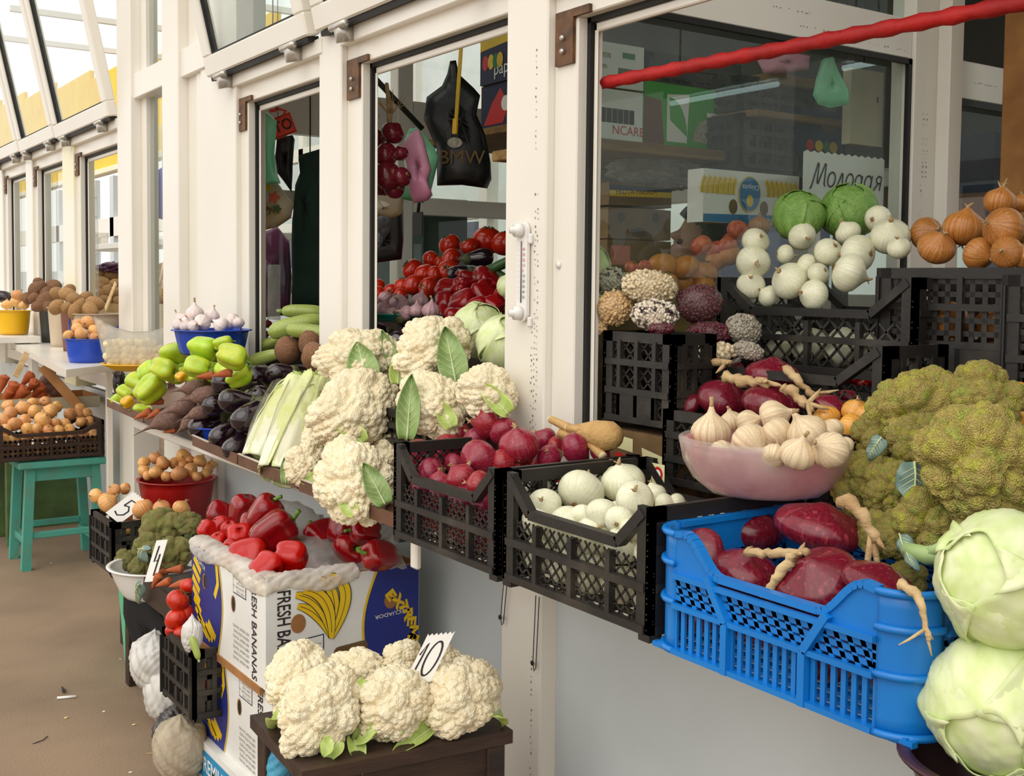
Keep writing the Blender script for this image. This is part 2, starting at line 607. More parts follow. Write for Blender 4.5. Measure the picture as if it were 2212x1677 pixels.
def icos(sub):
    if sub not in _ICO:
        _ICO[sub] = ico(sub)
    return _ICO[sub][0].copy(), _ICO[sub][1]


def fib(n, rng, jit=0.35):
    i = np.arange(n) + 0.5
    ph = np.arccos(1 - 2 * i / n)
    th = np.pi * (1 + 5 ** 0.5) * i
    P = np.stack([np.cos(th) * np.sin(ph), np.sin(th) * np.sin(ph), np.cos(ph)], 1)
    P += rng.normal(0, jit / math.sqrt(n), P.shape)
    return P / np.linalg.norm(P, axis=1, keepdims=True)


def cells(D, n, seed, jit=0.5):
    """domed cells on the sphere: 1 at a cell's centre, 0 at its edge"""
    rng = np.random.default_rng(seed)
    C = fib(n, rng, jit)
    out = np.zeros(len(D))
    idx = np.zeros(len(D), int)
    for a in range(0, len(D), 4000):
        dt = np.clip(D[a:a + 4000] @ C.T, -1, 1)
        j = dt.argmax(1)
        out[a:a + 4000] = np.arccos(dt[np.arange(len(j)), j])
        idx[a:a + 4000] = j
    R = 2.1 / math.sqrt(n)
    return np.sqrt(np.clip(1 - (out / R) ** 2, 0, 1)), idx, rng


def lumps(D, seed, amp, n=5, freq=2.0):
    rng = np.random.default_rng(seed)
    s = np.zeros(len(D))
    for _ in range(n):
        k = rng.normal(0, freq, 3)
        s += np.sin(D @ k + rng.uniform(0, 6.28))
    return 1 + amp * s / math.sqrt(n)


def curd(seed, sub, big, small, a1, a2, flat, m, tiny=0, a3=0.0):
    D, Fc = icos(sub)
    c1, idx, rng = cells(D, big, seed)
    h = rng.uniform(-0.07, 0.07, big)[idx]
    c2, _, _ = cells(D, small, seed + 1)
    r = 0.80 + a1 * c1 + h + a2 * c2
    if tiny:
        c3, _, _ = cells(D, tiny, seed + 2)
        r = r + a3 * c3
    r *= lumps(D, seed + 3, 0.05)
    V = D * r[:, None]
    z = V[:, 2]
    V[:, 2] = np.where(z < 0, z * 0.45, z * flat)
    return mesh('curd', V, Fc, m)


def leaf_grid(L, W, bend=0.3, cup=0.25, ruf=0.05, seed=0, nu=17, nv=13, point=0.8):
    rng = np.random.default_rng(seed)
    p1, p2 = rng.uniform(0, 6.28, 2)
    G = np.zeros((nu, nv, 3))
    for i in range(nu):
        u = i / (nu - 1)
        w = W * 0.5 * (math.sin(math.pi * min(1, (0.1 + 0.9 * u) ** point)) ** 0.75 + 0.02)
        for j in range(nv):
            v = 2 * j / (nv - 1) - 1
            x = v * w
            y = L * u
            z = cup * W * v * v - bend * L * u * u + ruf * W * abs(v) ** 1.5 * math.sin(9 * u + p1 + 2 * v) \
                + 0.02 * W * math.sin(14 * u + p2)
            z += 0.035 * W * math.exp(-(v / 0.12) ** 2) * (1 - u)
            G[i, j] = (x, y, z)
    return G


def leaf_mesh(name, L, W, m, **k):
    return MB().sheet(leaf_grid(L, W, **k), 0.02 * W).mesh(name, m)


def vein_mesh(L, W, **k):
    G = leaf_grid(L, W, **k)
    nu, nv = G.shape[:2]
    mid = nv // 2
    b = MB()
    off = np.array([0, 0, 0.016 * W])
    b.tube([G[i, mid] + off for i in range(nu - 1)], [0.045 * W * (1 - 0.9 * i / nu) for i in range(nu - 1)], 6)
    for i in range(2, nu - 4, 2):
        for sgn in (-1, 1):
            P = []
            for q in range(5):
                jj = mid + sgn * q * (mid - 1) / 4
                ii = min(nu - 1, i + q * 0.75)
                a = int(jj)
                fa = jj - a
                c = int(ii)
                fc = ii - c
                c2, a2 = min(c + 1, nu - 1), min(a + 1, nv - 1)
                P.append((G[c, a] * (1 - fa) + G[c, a2] * fa) * (1 - fc) + (G[c2, a] * (1 - fa) + G[c2, a2] * fa) * fc + off * 0.8)
            b.tube(P, [0.016 * W * (1 - 0.75 * q / 5) for q in range(5)], 4)
    return b.mesh('veins', 'vein')


def onion_profile(flat=1.0, neck=0.14, top=1.18, n=18):
    P = []
    for i in range(n):
        t = i / (n - 1)
        z = -0.86 + t * 1.72
        r = math.sqrt(max(0, 1 - (z / 0.88) ** 2)) ** 0.92
        P.append((max(r, 0.1), z * flat))
    # shoulder runs up into the neck
    P = P[:-3] + [(0.40, 0.82 * flat), (0.24, 0.93 * flat), (neck, 1.03 * flat)]
    return P


def onion_body(m, flat=1.0, seed=0, lob=0.02):
    rng = np.random.default_rng(seed)
    p = rng.uniform(0, 6.28, 3)
    fn = lambda th, t: 1 + lob * math.sin(2 * th + p[0]) + lob * 0.6 * math.sin(3 * th + p[1]) + 0.006 * math.sin(17 * th + p[2])
    return MB().lathe(onion_profile(flat), 28, fn).mesh('onion_bulb', m)


def neck_mesh(m, flat=1.0, h=0.28, w=0.14, seed=0):
    rng = np.random.default_rng(seed)
    dx, dy = rng.uniform(-0.2, 0.2, 2)
    b = MB()
    z = 1.0 * flat
    b.tube([(0, 0, z - 0.04), (0.2 * dx, 0.2 * dy, z + h * 0.4), (0.7 * dx, 0.7 * dy, z + h * 0.75), (dx * 1.3, dy * 1.3, z + h)],
           [w * 1.15, w * 0.7, w * 0.5, w * 0.22], 7)
    for k in range(3):
        a = k * 2.1 + dx
        b.tube([(0, 0, z), (0.1 * math.cos(a), 0.1 * math.sin(a), z + h * 0.5), (0.22 * math.cos(a), 0.22 * math.sin(a), z + h * 0.8)],
               [w * 0.5, w * 0.3, w * 0.08], 5)
    return b.mesh('neck', m)


def root_mesh(flat=1.0, seed=0):
    rng = np.random.default_rng(seed)
    b = MB()
    z = -0.84 * flat
    b.lathe([(0.14, z + 0.02), (0.16, z - 0.03), (0.06, z - 0.06)], 10)
    for k in range(12):
        a = rng.uniform(0, 6.28)
        r = rng.uniform(0.12, 0.42)
        h = rng.uniform(0.05, 0.25)
        b.tube([(0.06 * math.cos(a), 0.06 * math.sin(a), z - 0.03), (r * 0.6 * math.cos(a), r * 0.6 * math.sin(a), z - h * 0.8),
                (r * math.cos(a + 0.4), r * math.sin(a + 0.4), z - h)], [0.014, 0.01, 0.005], 4)
    return b.mesh('root', 'root_hair')


def garlic_body(m, seed=0, lobes=9):
    rng = np.random.default_rng(seed)
    p = rng.uniform(0, 6.28)
    prof = [(0.12, -0.70), (0.45, -0.72), (0.72, -0.62), (0.92, -0.38), (1.0, -0.08), (0.97, 0.2), (0.84, 0.45), (0.62, 0.66),
            (0.38, 0.84), (0.22, 1.0), (0.15, 1.18), (0.12, 1.3)]
    fn = lambda th, t: 1 + (0.07 * abs(math.cos(lobes / 2 * th + p)) - 0.035 + 0.03 * math.sin(2 * th + p)) * (1 if t < 0.75 else 0.4)
    return MB().lathe(prof, 45, fn).mesh('garlic_bulb', m)


def garlic_neck(seed=0, h=0.5):
    rng = np.random.default_rng(seed)
    a, c = rng.uniform(-0.25, 0.25, 2)
    return MB().tube([(0, 0, 1.22), (a * 0.4, c * 0.4, 1.22 + h * 0.5), (a, c, 1.22 + h)], [0.13, 0.10, 0.12], 8).mesh('neck', 'dry_stem')


def pepper_body(m, seed=0, lob=4, el=1.25, taper=0.82):
    rng = np.random.default_rng(seed)
    p = rng.uniform(0, 6.28)
    prof = []
    for i in range(22):
        t = i / 21
        z = (t - 0.5) * 2 * el
        e = 2 * t - 1
        r = (1 - abs(e) ** 3.4) ** 0.5
        r *= taper + (1 - taper) * t
        prof.append((max(r, 0.03), z))
    prof[-2] = (prof[-2][0], prof[-2][1] - 0.02)
    prof += [(0.28, el * 0.93), (0.10, el * 0.88)]
    am = rng.uniform(0.8, 1.2, 8)
    fn = lambda th, t: 1 + 0.10 * math.cos(lob * th + p) * (1.25 - 0.55 * abs(2 * t - 1)) * am[int((th / 6.2832) * lob) % 8 if False else 0] + 0.05 * math.sin(2 * th + p * 2)
    b = MB().lathe(prof, 40, fn)
    V = np.array(b.V)
    # the far end puckers between the lobes
    th = np.arctan2(V[:, 1], V[:, 0])
    rr = np.hypot(V[:, 0], V[:, 1])
    low = V[:, 2] < -el * 0.55
    V[low, 2] += (0.22 * np.clip(1 - rr[low] / 0.62, 0, 1) - 0.10 * np.cos(lob * th[low] + p) * rr[low])
    V *= lumps(V / np.linalg.norm(V, axis=1, keepdims=True), seed, 0.03)[:, None]
    return mesh('pepper_body', V, b.F, m)


def pepper_stem(el=1.25, seed=0):
    rng = np.random.default_rng(seed)
    a, c = rng.uniform(-0.35, 0.35, 2)
    b = MB()
    z = el * 0.88
    b.tube([(0, 0, z - 0.05), (0.05 * a, 0.05 * c, z + 0.12), (a * 0.5, c * 0.5, z + 0.36), (a, c, z + 0.5)], [0.26, 0.12, 0.10, 0.13], 8)
    return b.mesh('stem', 'pepper_stem')


def eggplant_body(seed=0):
    prof = [(0.05, -1.42), (0.42, -1.36), (0.75, -1.14), (0.95, -0.75), (1.0, -0.3), (0.95, 0.15), (0.82, 0.65), (0.68, 1.1), (0.58, 1.5),
            (0.48, 1.75), (0.25, 1.88)]
    b = MB().lathe(prof, 28)
    V = np.array(b.V)
    V[:, 0] += 0.10 * (V[:, 2] / 1.5) ** 2
    return mesh('eggplant_body', V, b.F, 'eggplant')


def eggplant_cap():
    b = MB()
    fn = lambda th, t: 1 + (0.02 if t > .3 else 0.0)
    prof = [(0.66, 1.32), (0.6, 1.52), (0.5, 1.76), (0.28, 1.92), (0.14, 2.0), (0.11, 2.35), (0.14, 2.5)]
    b.lathe(prof, 20, lambda th, t: 1.06)
    V = np.array(b.V)
    th = np.arctan2(V[:, 1], V[:, 0])
    low = V[:, 2] < 1.4
    V[low, 2] -= 0.28 * np.abs(np.cos(2.5 * th[low]))
    V[:, 0] += 0.10 * (V[:, 2] / 1.5) ** 2
    return mesh('cap', V, b.F, 'eggplant_cap')


def tomato_body(seed=0, m='tomato'):
    rng = np.random.default_rng(seed)
    p = rng.uniform(0, 6.28)
    prof = []
    for i in range(16):
        t = i / 15
        a = -math.pi / 2 + t * math.pi
        prof.append((max(0.03, math.cos(a) ** 0.85 if math.cos(a) > 0 else 0.03), 0.84 * math.sin(a)))
    prof += [(0.16, 0.78), (0.04, 0.74)]
    fn = lambda th, t: 1 + 0.025 * math.cos(5 * th + p) * t + 0.02 * math.sin(2 * th + p)
    return MB().lathe(prof, 30, fn).mesh('tomato_body', m)


def calyx_mesh():
    b = MB()
    for k in range(5):
        a = k * 1.2566
        b.tube([(0.04 * math.cos(a), 0.04 * math.sin(a), 0.78), (0.25 * math.cos(a), 0.25 * math.sin(a), 0.86), (0.42 * math.cos(a), 0.42 * math.sin(a), 0.80)],
               [0.06, 0.05, 0.01], 5)
    b.tube([(0, 0, 0.76), (0.03, 0.02, 0.95)], [0.05, 0.04], 6)
    return b.mesh('calyx', 'calyx')


def potato_body(m, seed=0, el=1.3):
    D, Fc = icos(3)
    V = D * lumps(D, seed, 0.07, 6, 2.2)[:, None]
    V[:, 2] *= el
    V[:, 0] *= 0.92
    return mesh('potato', V, Fc, m)


def carrot_body(seed=0, m='carrot', el=3.0):
    rng = np.random.default_rng(seed)
    prof = [(0.03, -el), (0.10, -el * 0.93)]
    for i in range(14):
        t = i / 13
        prof.append((0.14 + 0.86 * t ** 0.7 + 0.03 * math.sin(11 * t + seed), -el * 0.88 + t * (el * 0.88 + 0.75)))
    prof += [(0.8, 0.92), (0.5, 1.02), (0.3, 0.98), (0.22, 1.2)]
    b = MB().lathe(prof, 14)
    V = np.array(b.V)
    k = rng.uniform(-0.12, 0.12)
    V[:, 0] += k * (V[:, 2]) ** 2 * 0.3
    return mesh('root_body', V, b.F, m)


def beet_body(seed=0, el=1.9):
    rng = np.random.default_rng(seed)
    prof = [(0.05, 1.5 * el / 1.9), (0.45, 1.46 * el / 1.9), (0.8, 1.2 * el / 1.9), (1.0, 0.6), (0.98, 0.0), (0.84, -0.6), (0.6, -1.05), (0.34, -1.4), (0.17, -1.75),
            (0.08, -2.3), (0.04, -2.9), (0.015, -3.3)][::-1]
    b = MB().lathe(prof, 22)
    V = np.array(b.V)
    D = V / (np.linalg.norm(V, axis=1, keepdims=True) + 1e-6)
    V[:, :2] *= lumps(D, seed, 0.07, 5, 3)[:, None]
    k = rng.uniform(-0.2, 0.2)
    V[:, 0] += k * np.clip(-V[:, 2] - 0.8, 0, 9) ** 2 * 0.4
    return mesh('beet_body', V, b.F, 'beet')


def zuc_body(m, seed=0, el=3.0):
    prof = []
    for i in range(18):
        t = i / 17
        e = 2 * t - 1
        prof.append((max(0.05, (1 - abs(e) ** 4) ** 0.5 * (0.82 + 0.18 * (1 - t))), e * el))
    b = MB().lathe(prof, 20, lambda th, t: 1 + 0.025 * math.cos(6 * th))
    V = np.array(b.V)
    V[:, 0] += 0.10 * (V[:, 2] / el) ** 2 * el * 0.4
    return mesh('squash_body', V, b.F, m)


def zuc_stem(el=3.0):
    return MB().tube([(0.12 * el * 0.3, 0, el * 0.97), (0.14 * el * 0.4, 0, el + 0.35), (0.2 * el * 0.3, 0.05, el + 0.5)], [0.34, 0.24, 0.28], 6).mesh('stem', 'stalk')


def cabbage_head(m, seed=0, flat=0.92):
    D, Fc = icos(5)
    th = np.arctan2(D[:, 1], D[:, 0])
    ph = np.arccos(np.clip(D[:, 2], -1, 1))
    r = 1.0 + 0.0 * th
    rng = np.random.default_rng(seed)
    # wrapped leaves: each ends in a low step and carries branching ribs
    for k in range(5):
        a = k * 1.2566 + rng.uniform(-0.3, 0.3)
        d = (th - a + math.pi) % (2 * math.pi) - math.pi
        edge = 1.15 + 0.25 * np.sin(2 * d + k) + 0.05 * np.sin(9 * d)
        inside = (np.abs(d) < edge * (0.6 + 0.4 * np.sin(ph)))
        r += np.where(inside, 0.012, 0.0)
        rib = np.exp(-(d / (0.05 + 0.02 * ph)) ** 2) * np.clip(ph / 2, 0, 1) * 0.03
        for s in (-1, 1):
            for q in (0.7, 1.25, 1.8):
                line = s * d - 0.55 * np.clip(math.pi - q - ph, 0, 3)
                rib += np.where(s * d > 0, np.exp(-(line / 0.04) ** 2) * 0.013, 0)
        r += np.where(inside, rib, 0)
    r *= lumps(D, seed, 0.025, 4, 1.6)
    V = D * r[:, None]
    V[:, 2] *= flat
    return mesh('cabbage_head', V, Fc, m)


def cabbage_leaf(m, seed=0, flat=0.92, th0=0.0, half=1.0, ph0=0.5, ph1=2.7):
    nu, nv = 26, 30
    G = np.zeros((nu, nv, 3))
    V = []
    rng = np.random.default_rng(seed)
    p = rng.uniform(0, 6.28, 4)
    for i in range(nu):
        for j in range(nv):
            u = i / (nu - 1)
            v = 2 * j / (nv - 1) - 1
            ph = ph1 + (ph0 - ph1) * u + 0.05 * math.sin(7 * v + p[0]) * u
            wid = half * (0.35 + 0.65 * math.sin(math.pi * min(1, 0.15 + 0.62 * u)))
            d = v * wid / max(0.45, math.sin(ph))
            r = 1.035 + 0.012 * math.sin(5 * v + 6 * u + p[1]) + 0.01 * math.sin(13 * v + 9 * u + p[2])
            r += 0.10 * max(0, abs(v) - 0.82) / 0.18 * (0.5 + 0.5 * math.sin(11 * u + p[3])) + 0.06 * max(0, u - 0.88) / 0.12
            r += 0.035 * math.exp(-(v / 0.05) ** 2) * (1 - u) ** 0.6
            for q in (0.12, 0.28, 0.44, 0.6, 0.76):
                line = abs(v) - 1.6 * (u - q)
                if abs(v) > 0.02:
                    r += 0.016 * math.exp(-(line / 0.035) ** 2)
            th = th0 + d
            G[i, j] = (r * math.sin(ph) * math.cos(th), r * math.sin(ph) * math.sin(th), r * math.cos(ph) * flat)
    return MB().sheet(G, 0.02).mesh('outer_leaf', m)


def napa_leaf(seed, r0, L, ang, wide, m, rib):
    """one upright leaf of a Chinese cabbage, wrapped round the axis (z)"""
    nu, nv = 30, 17
    G = np.zeros((nu, nv, 3))
    rng = np.random.default_rng(seed)
    p = rng.uniform(0, 6.28, 3)
    for i in range(nu):
        u = i / (nu - 1)
        R = r0 * (0.92 + 0.22 * math.sin(math.pi * min(1, 0.15 + u * 0.62)) ** 1.2) * (1 - 0.3 * u * u) * (1 - 0.55 * max(0, u - 0.7) ** 1.5 / 0.16 * 0.3)
        w = wide * (0.55 + 0.45 * u ** 0.6) * (1 if u < 0.9 else 1 - 0.5 * ((u - 0.9) / 0.1) ** 2)
        for j in range(nv):
            v = 2 * j / (nv - 1) - 1
            th = ang + v * w
            ruf = (0.05 * math.sin(16 * u + p[0] + 3 * v) + 0.035 * math.sin(31 * u + 7 * v + p[1])) * max(0, (u - 0.25)) * (0.3 + abs(v)) * r0
            rr = R + ruf + rib * r0 * math.exp(-(v / 0.30) ** 2) * (1 - u) ** 0.7
            G[i, j] = (rr * math.cos(th), rr * math.sin(th), L * u + 0.02 * r0 * math.sin(9 * v + p[2]) * u)
    return MB().sheet(G, 0.05 * r0)


# ------------------------------------------------------------------ kinds of produce: unit size, body first, then parts
KIND = {}


def kind(name, obname, cat, bodies, parts=()):
    KIND[name] = (obname, cat, bodies, parts)


_n1 = [neck_mesh('dry_stem', 1, 0.3, 0.14, s) for s in range(3)]
_r1 = [root_mesh(1, s) for s in range(3)]
_n2 = [neck_mesh('dry_stem', 0.74, 0.2, 0.13, s) for s in range(2)]
_r2 = [root_mesh(0.74, s) for s in range(2)]


def onion_kind(k, m, flat=0.92):
    kind(k, k, 'onion', [onion_body(m, flat, s) for s in range(3)],
         [('neck', [neck_mesh('dry_stem', flat, 0.3, 0.13, s) for s in range(3)]), ('root', [root_mesh(flat, s) for s in range(3)])])


onion_kind('red_onion', 'red_onion', 0.92)
onion_kind('white_onion', 'white_onion', 0.92)
onion_kind('yellow_onion', 'yellow_onion', 0.92)
onion_kind('brown_onion', 'brown_onion', 0.92)
onion_kind('dark_red_onion', 'purple_onion', 0.92)
onion_kind('gold_onion', 'gold_onion', 0.95)
KIND['gold_onion'] = ('yellow_onion',) + KIND['gold_onion'][1:]
kind('purple_onion', 'flat_purple_onion', 'onion', [onion_body('purple_onion', 0.66, s, 0.03) for s in range(3)],
     [('root', [root_mesh(0.66, s) for s in range(2)])])
for _k, _m in (('garlic', 'garlic'), ('garlic_purple', 'garlic_purple'), ('garlic_white', 'garlic_white')):
    kind(_k, 'garlic', 'garlic', [garlic_body(_m, s, 9 + s) for s in range(3)], [('neck', [garlic_neck(s, 0.25 + 0.15 * s) for s in range(3)])])
kind('green_pepper', 'green_pepper', 'pepper', [pepper_body('green_pepper', s, 3 + s % 2, 1.3) for s in range(3)], [('stem', [pepper_stem(1.3, s) for s in range(3)])])
kind('yellow_pepper', 'yellow_pepper', 'pepper', [pepper_body('yellow_pepper', s, 4, 1.2) for s in range(2)], [('stem', [pepper_stem(1.2, s) for s in range(2)])])
kind('red_pepper', 'red_pepper', 'pepper', [pepper_body('red_pepper', 5 + s, 3 + s % 2, 1.15) for s in range(3)], [('stem', [pepper_stem(1.15, s) for s in range(3)])])
kind('dark_pepper', 'red_pepper', 'pepper', [pepper_body('dark_red_pepper', 9 + s, 3 + s % 2, 1.2) for s in range(3)], [('stem', [pepper_stem(1.2, s) for s in range(3)])])
kind('eggplant', 'eggplant', 'eggplant', [eggplant_body()], [('cap', [eggplant_cap()])])
kind('tomato', 'tomato', 'tomato', [tomato_body(s) for s in range(3)], [('calyx', [calyx_mesh()])])
kind('apple', 'apple', 'apple', [tomato_body(s, 'apple') for s in range(2)], [('calyx', [calyx_mesh()])])
kind('orange_fruit', 'orange', 'fruit', [tomato_body(s, 'orange_fruit') for s in range(2)], [('calyx', [calyx_mesh()])])
kind('potato', 'potato', 'potato', [potato_body('potato', s) for s in range(4)])
kind('potato_brown', 'potato', 'potato', [potato_body('potato_brown', s + 10) for s in range(4)])
kind('carrot', 'carrot', 'carrot', [carrot_body(s) for s in range(3)])
kind('beet', 'beetroot', 'beetroot', [beet_body(s) for s in range(3)])
kind('zucchini', 'zucchini', 'zucchini', [zuc_body('zucchini', 0, 3.0)], [('stem', [zuc_stem(3.0)])])
kind('cucumber', 'cucumber', 'cucumber', [zuc_body('cucumber', 1, 3.4)], [('stem', [zuc_stem(3.4)])])
kind('pale_bulb', 'pearl_onion', 'onion', [onion_body('pale_bulb', 0.95, s) for s in range(2)])
kind('cabbage', 'white_cabbage', 'cabbage', [cabbage_head('cabbage', s) for s in range(2)],
     [('outer_leaf', [cabbage_leaf('cabbage', 3, th0=0.3, half=1.1)]), ('outer_leaf', [cabbage_leaf('cabbage', 4, th0=2.5, half=1.0)]),
      ('outer_leaf', [cabbage_leaf('cabbage', 5, th0=4.4, half=1.05)])])
kind('cabbage_green', 'green_cabbage', 'cabbage', [cabbage_head('cabbage_green', 7)],
     [('outer_leaf', [cabbage_leaf('cabbage_green', 13, th0=0.9, half=1.0)]), ('outer_leaf', [cabbage_leaf('cabbage_green', 14, th0=3.6, half=1.0)])])
_cl = [leaf_mesh('leaf', 1.2, 0.75, 'leaf_green', bend=0.2, cup=0.2, ruf=0.06, seed=s) for s in range(2)]
_cv = [vein_mesh(1.2, 0.75, bend=0.2, cup=0.2, ruf=0.06, seed=s) for s in range(2)]
_pl = [leaf_mesh('leaf', 1.1, 0.62, 'leaf_pale', bend=0.35, cup=0.3, ruf=0.08, seed=s + 5) for s in range(2)]
_pv = [vein_mesh(1.1, 0.62, bend=0.35, cup=0.3, ruf=0.08, seed=s + 5) for s in range(2)]
_bl = leaf_mesh('leaf', 1.0, 0.85, 'leaf_blue', bend=0.25, cup=-0.1, ruf=0.08, seed=21)
_bv = vein_mesh(1.0, 0.85, bend=0.25, cup=-0.1, ruf=0.08, seed=21)
kind('cauliflower', 'cauliflower', 'cauliflower', [curd(20 + s, 6, 34, 420, 0.20, 0.085, 0.90, 'cauliflower', 2600, 0.03) for s in range(3)])
kind('broccoli', 'broccoli', 'broccoli', [curd(40 + s, 6, 20, 190, 0.30, 0.10, 0.92, 'broccoli', 4200, 0.035) for s in range(2)])
kind('broccoli_green', 'broccoli', 'broccoli', [curd(50, 5, 18, 150, 0.30, 0.09, 0.92, 'broccoli_green', 1600, 0.03)])


def make(k, label, loc, r, axis=(0, 0, 1), spin=None, sc=(1, 1, 1), group=None, var=None, parts=True, cat=None, skip=()):
    ob, ct, bodies, pts = KIND[k]
    if var is None:
        var = random.randrange(8)
    if spin is None:
        spin = random.uniform(0, 6.28)
    o = put(ob, bodies[var % len(bodies)])
    q = Vector(axis).normalized().to_track_quat('Z', 'Y') @ Quaternion((0, 0, 1), spin)
    o.rotation_mode = 'QUATERNION'
    o.rotation_quaternion = q
    o.location = loc
    o.scale = (r * sc[0], r * sc[1], r * sc[2])
    tag(o, label, cat or ct, group)
    if parts:
        for nm, ms in pts:
            if nm in skip:
                continue
            put(nm, ms[var % len(ms)], o)
    return o


def pile(k, desc, where, rows, group, tilt=0.9, ref=None, x0=None, **kw):
    """rows from top to bottom, items (px, py, radius in px, x of the plane, [axis])"""
    out = []
    n = len(rows)
    for ri, row in enumerate(rows):
        row = sorted(row, key=lambda t: t[0])
        for i, it in enumerate(row):
            px, py, rp, xx = it[:4]
            p = at(px, py, x=xx) if xx < 20 else at(px, py, y=xx - 20)
            if ref is not None:
                p = at(px, py, d=mpp(ref) * F + (xx - (ref.x if x0 is None else x0)))
            r = rp * mpp(p)
            if len(it) > 4:
                ax = dirw(*it[4])
            else:
                ax = Vector((random.gauss(0, tilt), random.gauss(0, tilt), random.gauss(0.3, tilt)))
            rn = rown(ri, n)
            w = '%s, %s in %srow %s' % (desc, ordl(i, len(row)), ('the ' + rn + ' ') if rn else 'the ', where)
            out.append(make(k, w, p, r, ax, group=group, **kw))
    return out


def stem_part(root, pts, radii, m='dry_stem', name='dry_stem'):
    b = MB()
    b.tube(pts, radii, 7)
    return put_world(name, b.mesh(name, m), root)


def leaf_part(root, base, tip, face, W, m=_cl[0], v=_cv[0], length=1.2, name='leaf'):
    """leaf lying from base to tip (world points), its upper side looking along face"""
    base, tip = Vector(base), Vector(tip)
    yy = (tip - base)
    L = yy.length
    yy.normalize()
    zz = Vector(face)
    zz = (zz - yy * zz.dot(yy)).normalized()
    xx = yy.cross(zz)
    s = L / length
    M = Matrix(((xx[0] * W, yy[0] * s, zz[0] * s, base[0]), (xx[1] * W, yy[1] * s, zz[1] * s, base[1]),
                (xx[2] * W, yy[2] * s, zz[2] * s, base[2]), (0, 0, 0, 1)))
    o = bpy.data.objects.new(name, m)
    COL.objects.link(o)
    if root is not None:
        o.parent = root
        o.matrix_parent_inverse = root.matrix_basis.inverted()
    o.matrix_basis = M
    if v is not None:
        put('veins', v, o)
    return o


# ================================================================== the setting
struct('floor', bx('floor', 'ground', -14, 30, -8, 40, -0.1, 0.0, 0), 'dusty brown trodden market floor')
struct('wall_front', bx('wall_front', 'pvc_panel', 1.585, 1.62, 2.16, 4.74, 0.0, 0.86, 0), 'white lower panel under the left counters')
struct('wall_near', bx('wall_near', 'pvc_panel', 1.585, 1.62, -0.8, 2.128, 0.0, 0.80, 0), 'pale grey lower panel under the blue crate')
struct('wall_far', bx('wall_far', 'pvc_panel', 1.60, 1.63, 5.6, 9.4, 0.0, 0.8, 0), 'lower panel of the far stalls')
trimn = [0]


def trim(x0, x1, y0, y1, z0, z1, m='pvc', label=None, bev=0.004):
    trimn[0] += 1
    return struct('trim_%d' % trimn[0], bx('trim', m, x0, x1, y0, y1, z0, z1, bev), label)


ROOF = 3.25
corner = trim(1.54, 1.66, 2.128, 2.295, 0, ROOF, label='thick white corner post carrying the thermometer')
trim(1.54, 1.66, 3.205, 3.365, 0.80, ROOF, label='white post left of the red bags window')
trim(1.54, 1.66, 4.10, 4.35, 0.80, ROOF, label='white post left of the green bag window')
trim(1.555, 1.62, 4.35, 4.53, 0.4, ROOF, label='white fixed panel beside the far post')
trim(1.565, 1.62, 4.535, 4.61, 0.4, ROOF)
trim(1.575, 1.62, 4.61, 4.74, 0.4, ROOF)
trim(1.57, 1.575, 4.527, 4.538, 0.4, ROOF, 'seal', bev=0)
trim(1.53, 1.66, 4.74, 4.955, 0.0, ROOF + .4, label='bright white post right of the glazed gap')
trim(1.53, 1.66, 5.43, 5.66, 0.0, ROOF + .4, label='white post left of the glazed gap')
trim(1.545, 1.64, 4.40, 5.45, 2.244, 2.36, label='white crossbar over the glazed gap')
trim(1.58, 1.62, 5.36, 5.43, 0.95, ROOF, label='narrow white inner upright in the glazed gap')
trim(1.545, 1.66, 6.60, 6.86, 0.8, 2.19, 'pvc_yellow', label='yellow tinted post of the far stall')
trim(1.545, 1.66, 7.67, 7.86, 0.8, 2.2, label='white post of the far stall')
trim(1.545, 1.66, 8.65, 8.85, 0.8, 2.2)
trim(1.60, 1.62, 2.150, 2.158, 0.0, 0.80, 'seal', bev=0)
# ledge carrying the crates, with its end bracket
trim(1.33, 1.62, 0.86, 4.74, 0.79, 0.822, label='white ledge running below crates and trays')
trim(1.27, 1.285, 2.245, 2.275, 0.74, 0.82, label='white bracket end below the cauliflower tray')
# counter boards inside the stalls
trim(1.62, 2.45, 2.13, 4.74, 0.86, 0.90, 'shelf_wood', label='wooden counter inside the left stall')
trim(1.62, 3.1, -0.8, 2.10, 0.80, 0.83, 'shelf_wood', label='wooden counter inside the right stall')
trim(1.62, 2.4, 5.66, 9.3, 0.86, 0.90, 'shelf_wood')


def pane(parent, y0, y1, z0, z1, x, m='window_glass', name='pane'):
    return put_world(name, mesh(name, [(x, y0, z0), (x, y1, z0), (x, y1, z1), (x, y0, z1)], [(0, 1, 2, 3)], m, False), parent)


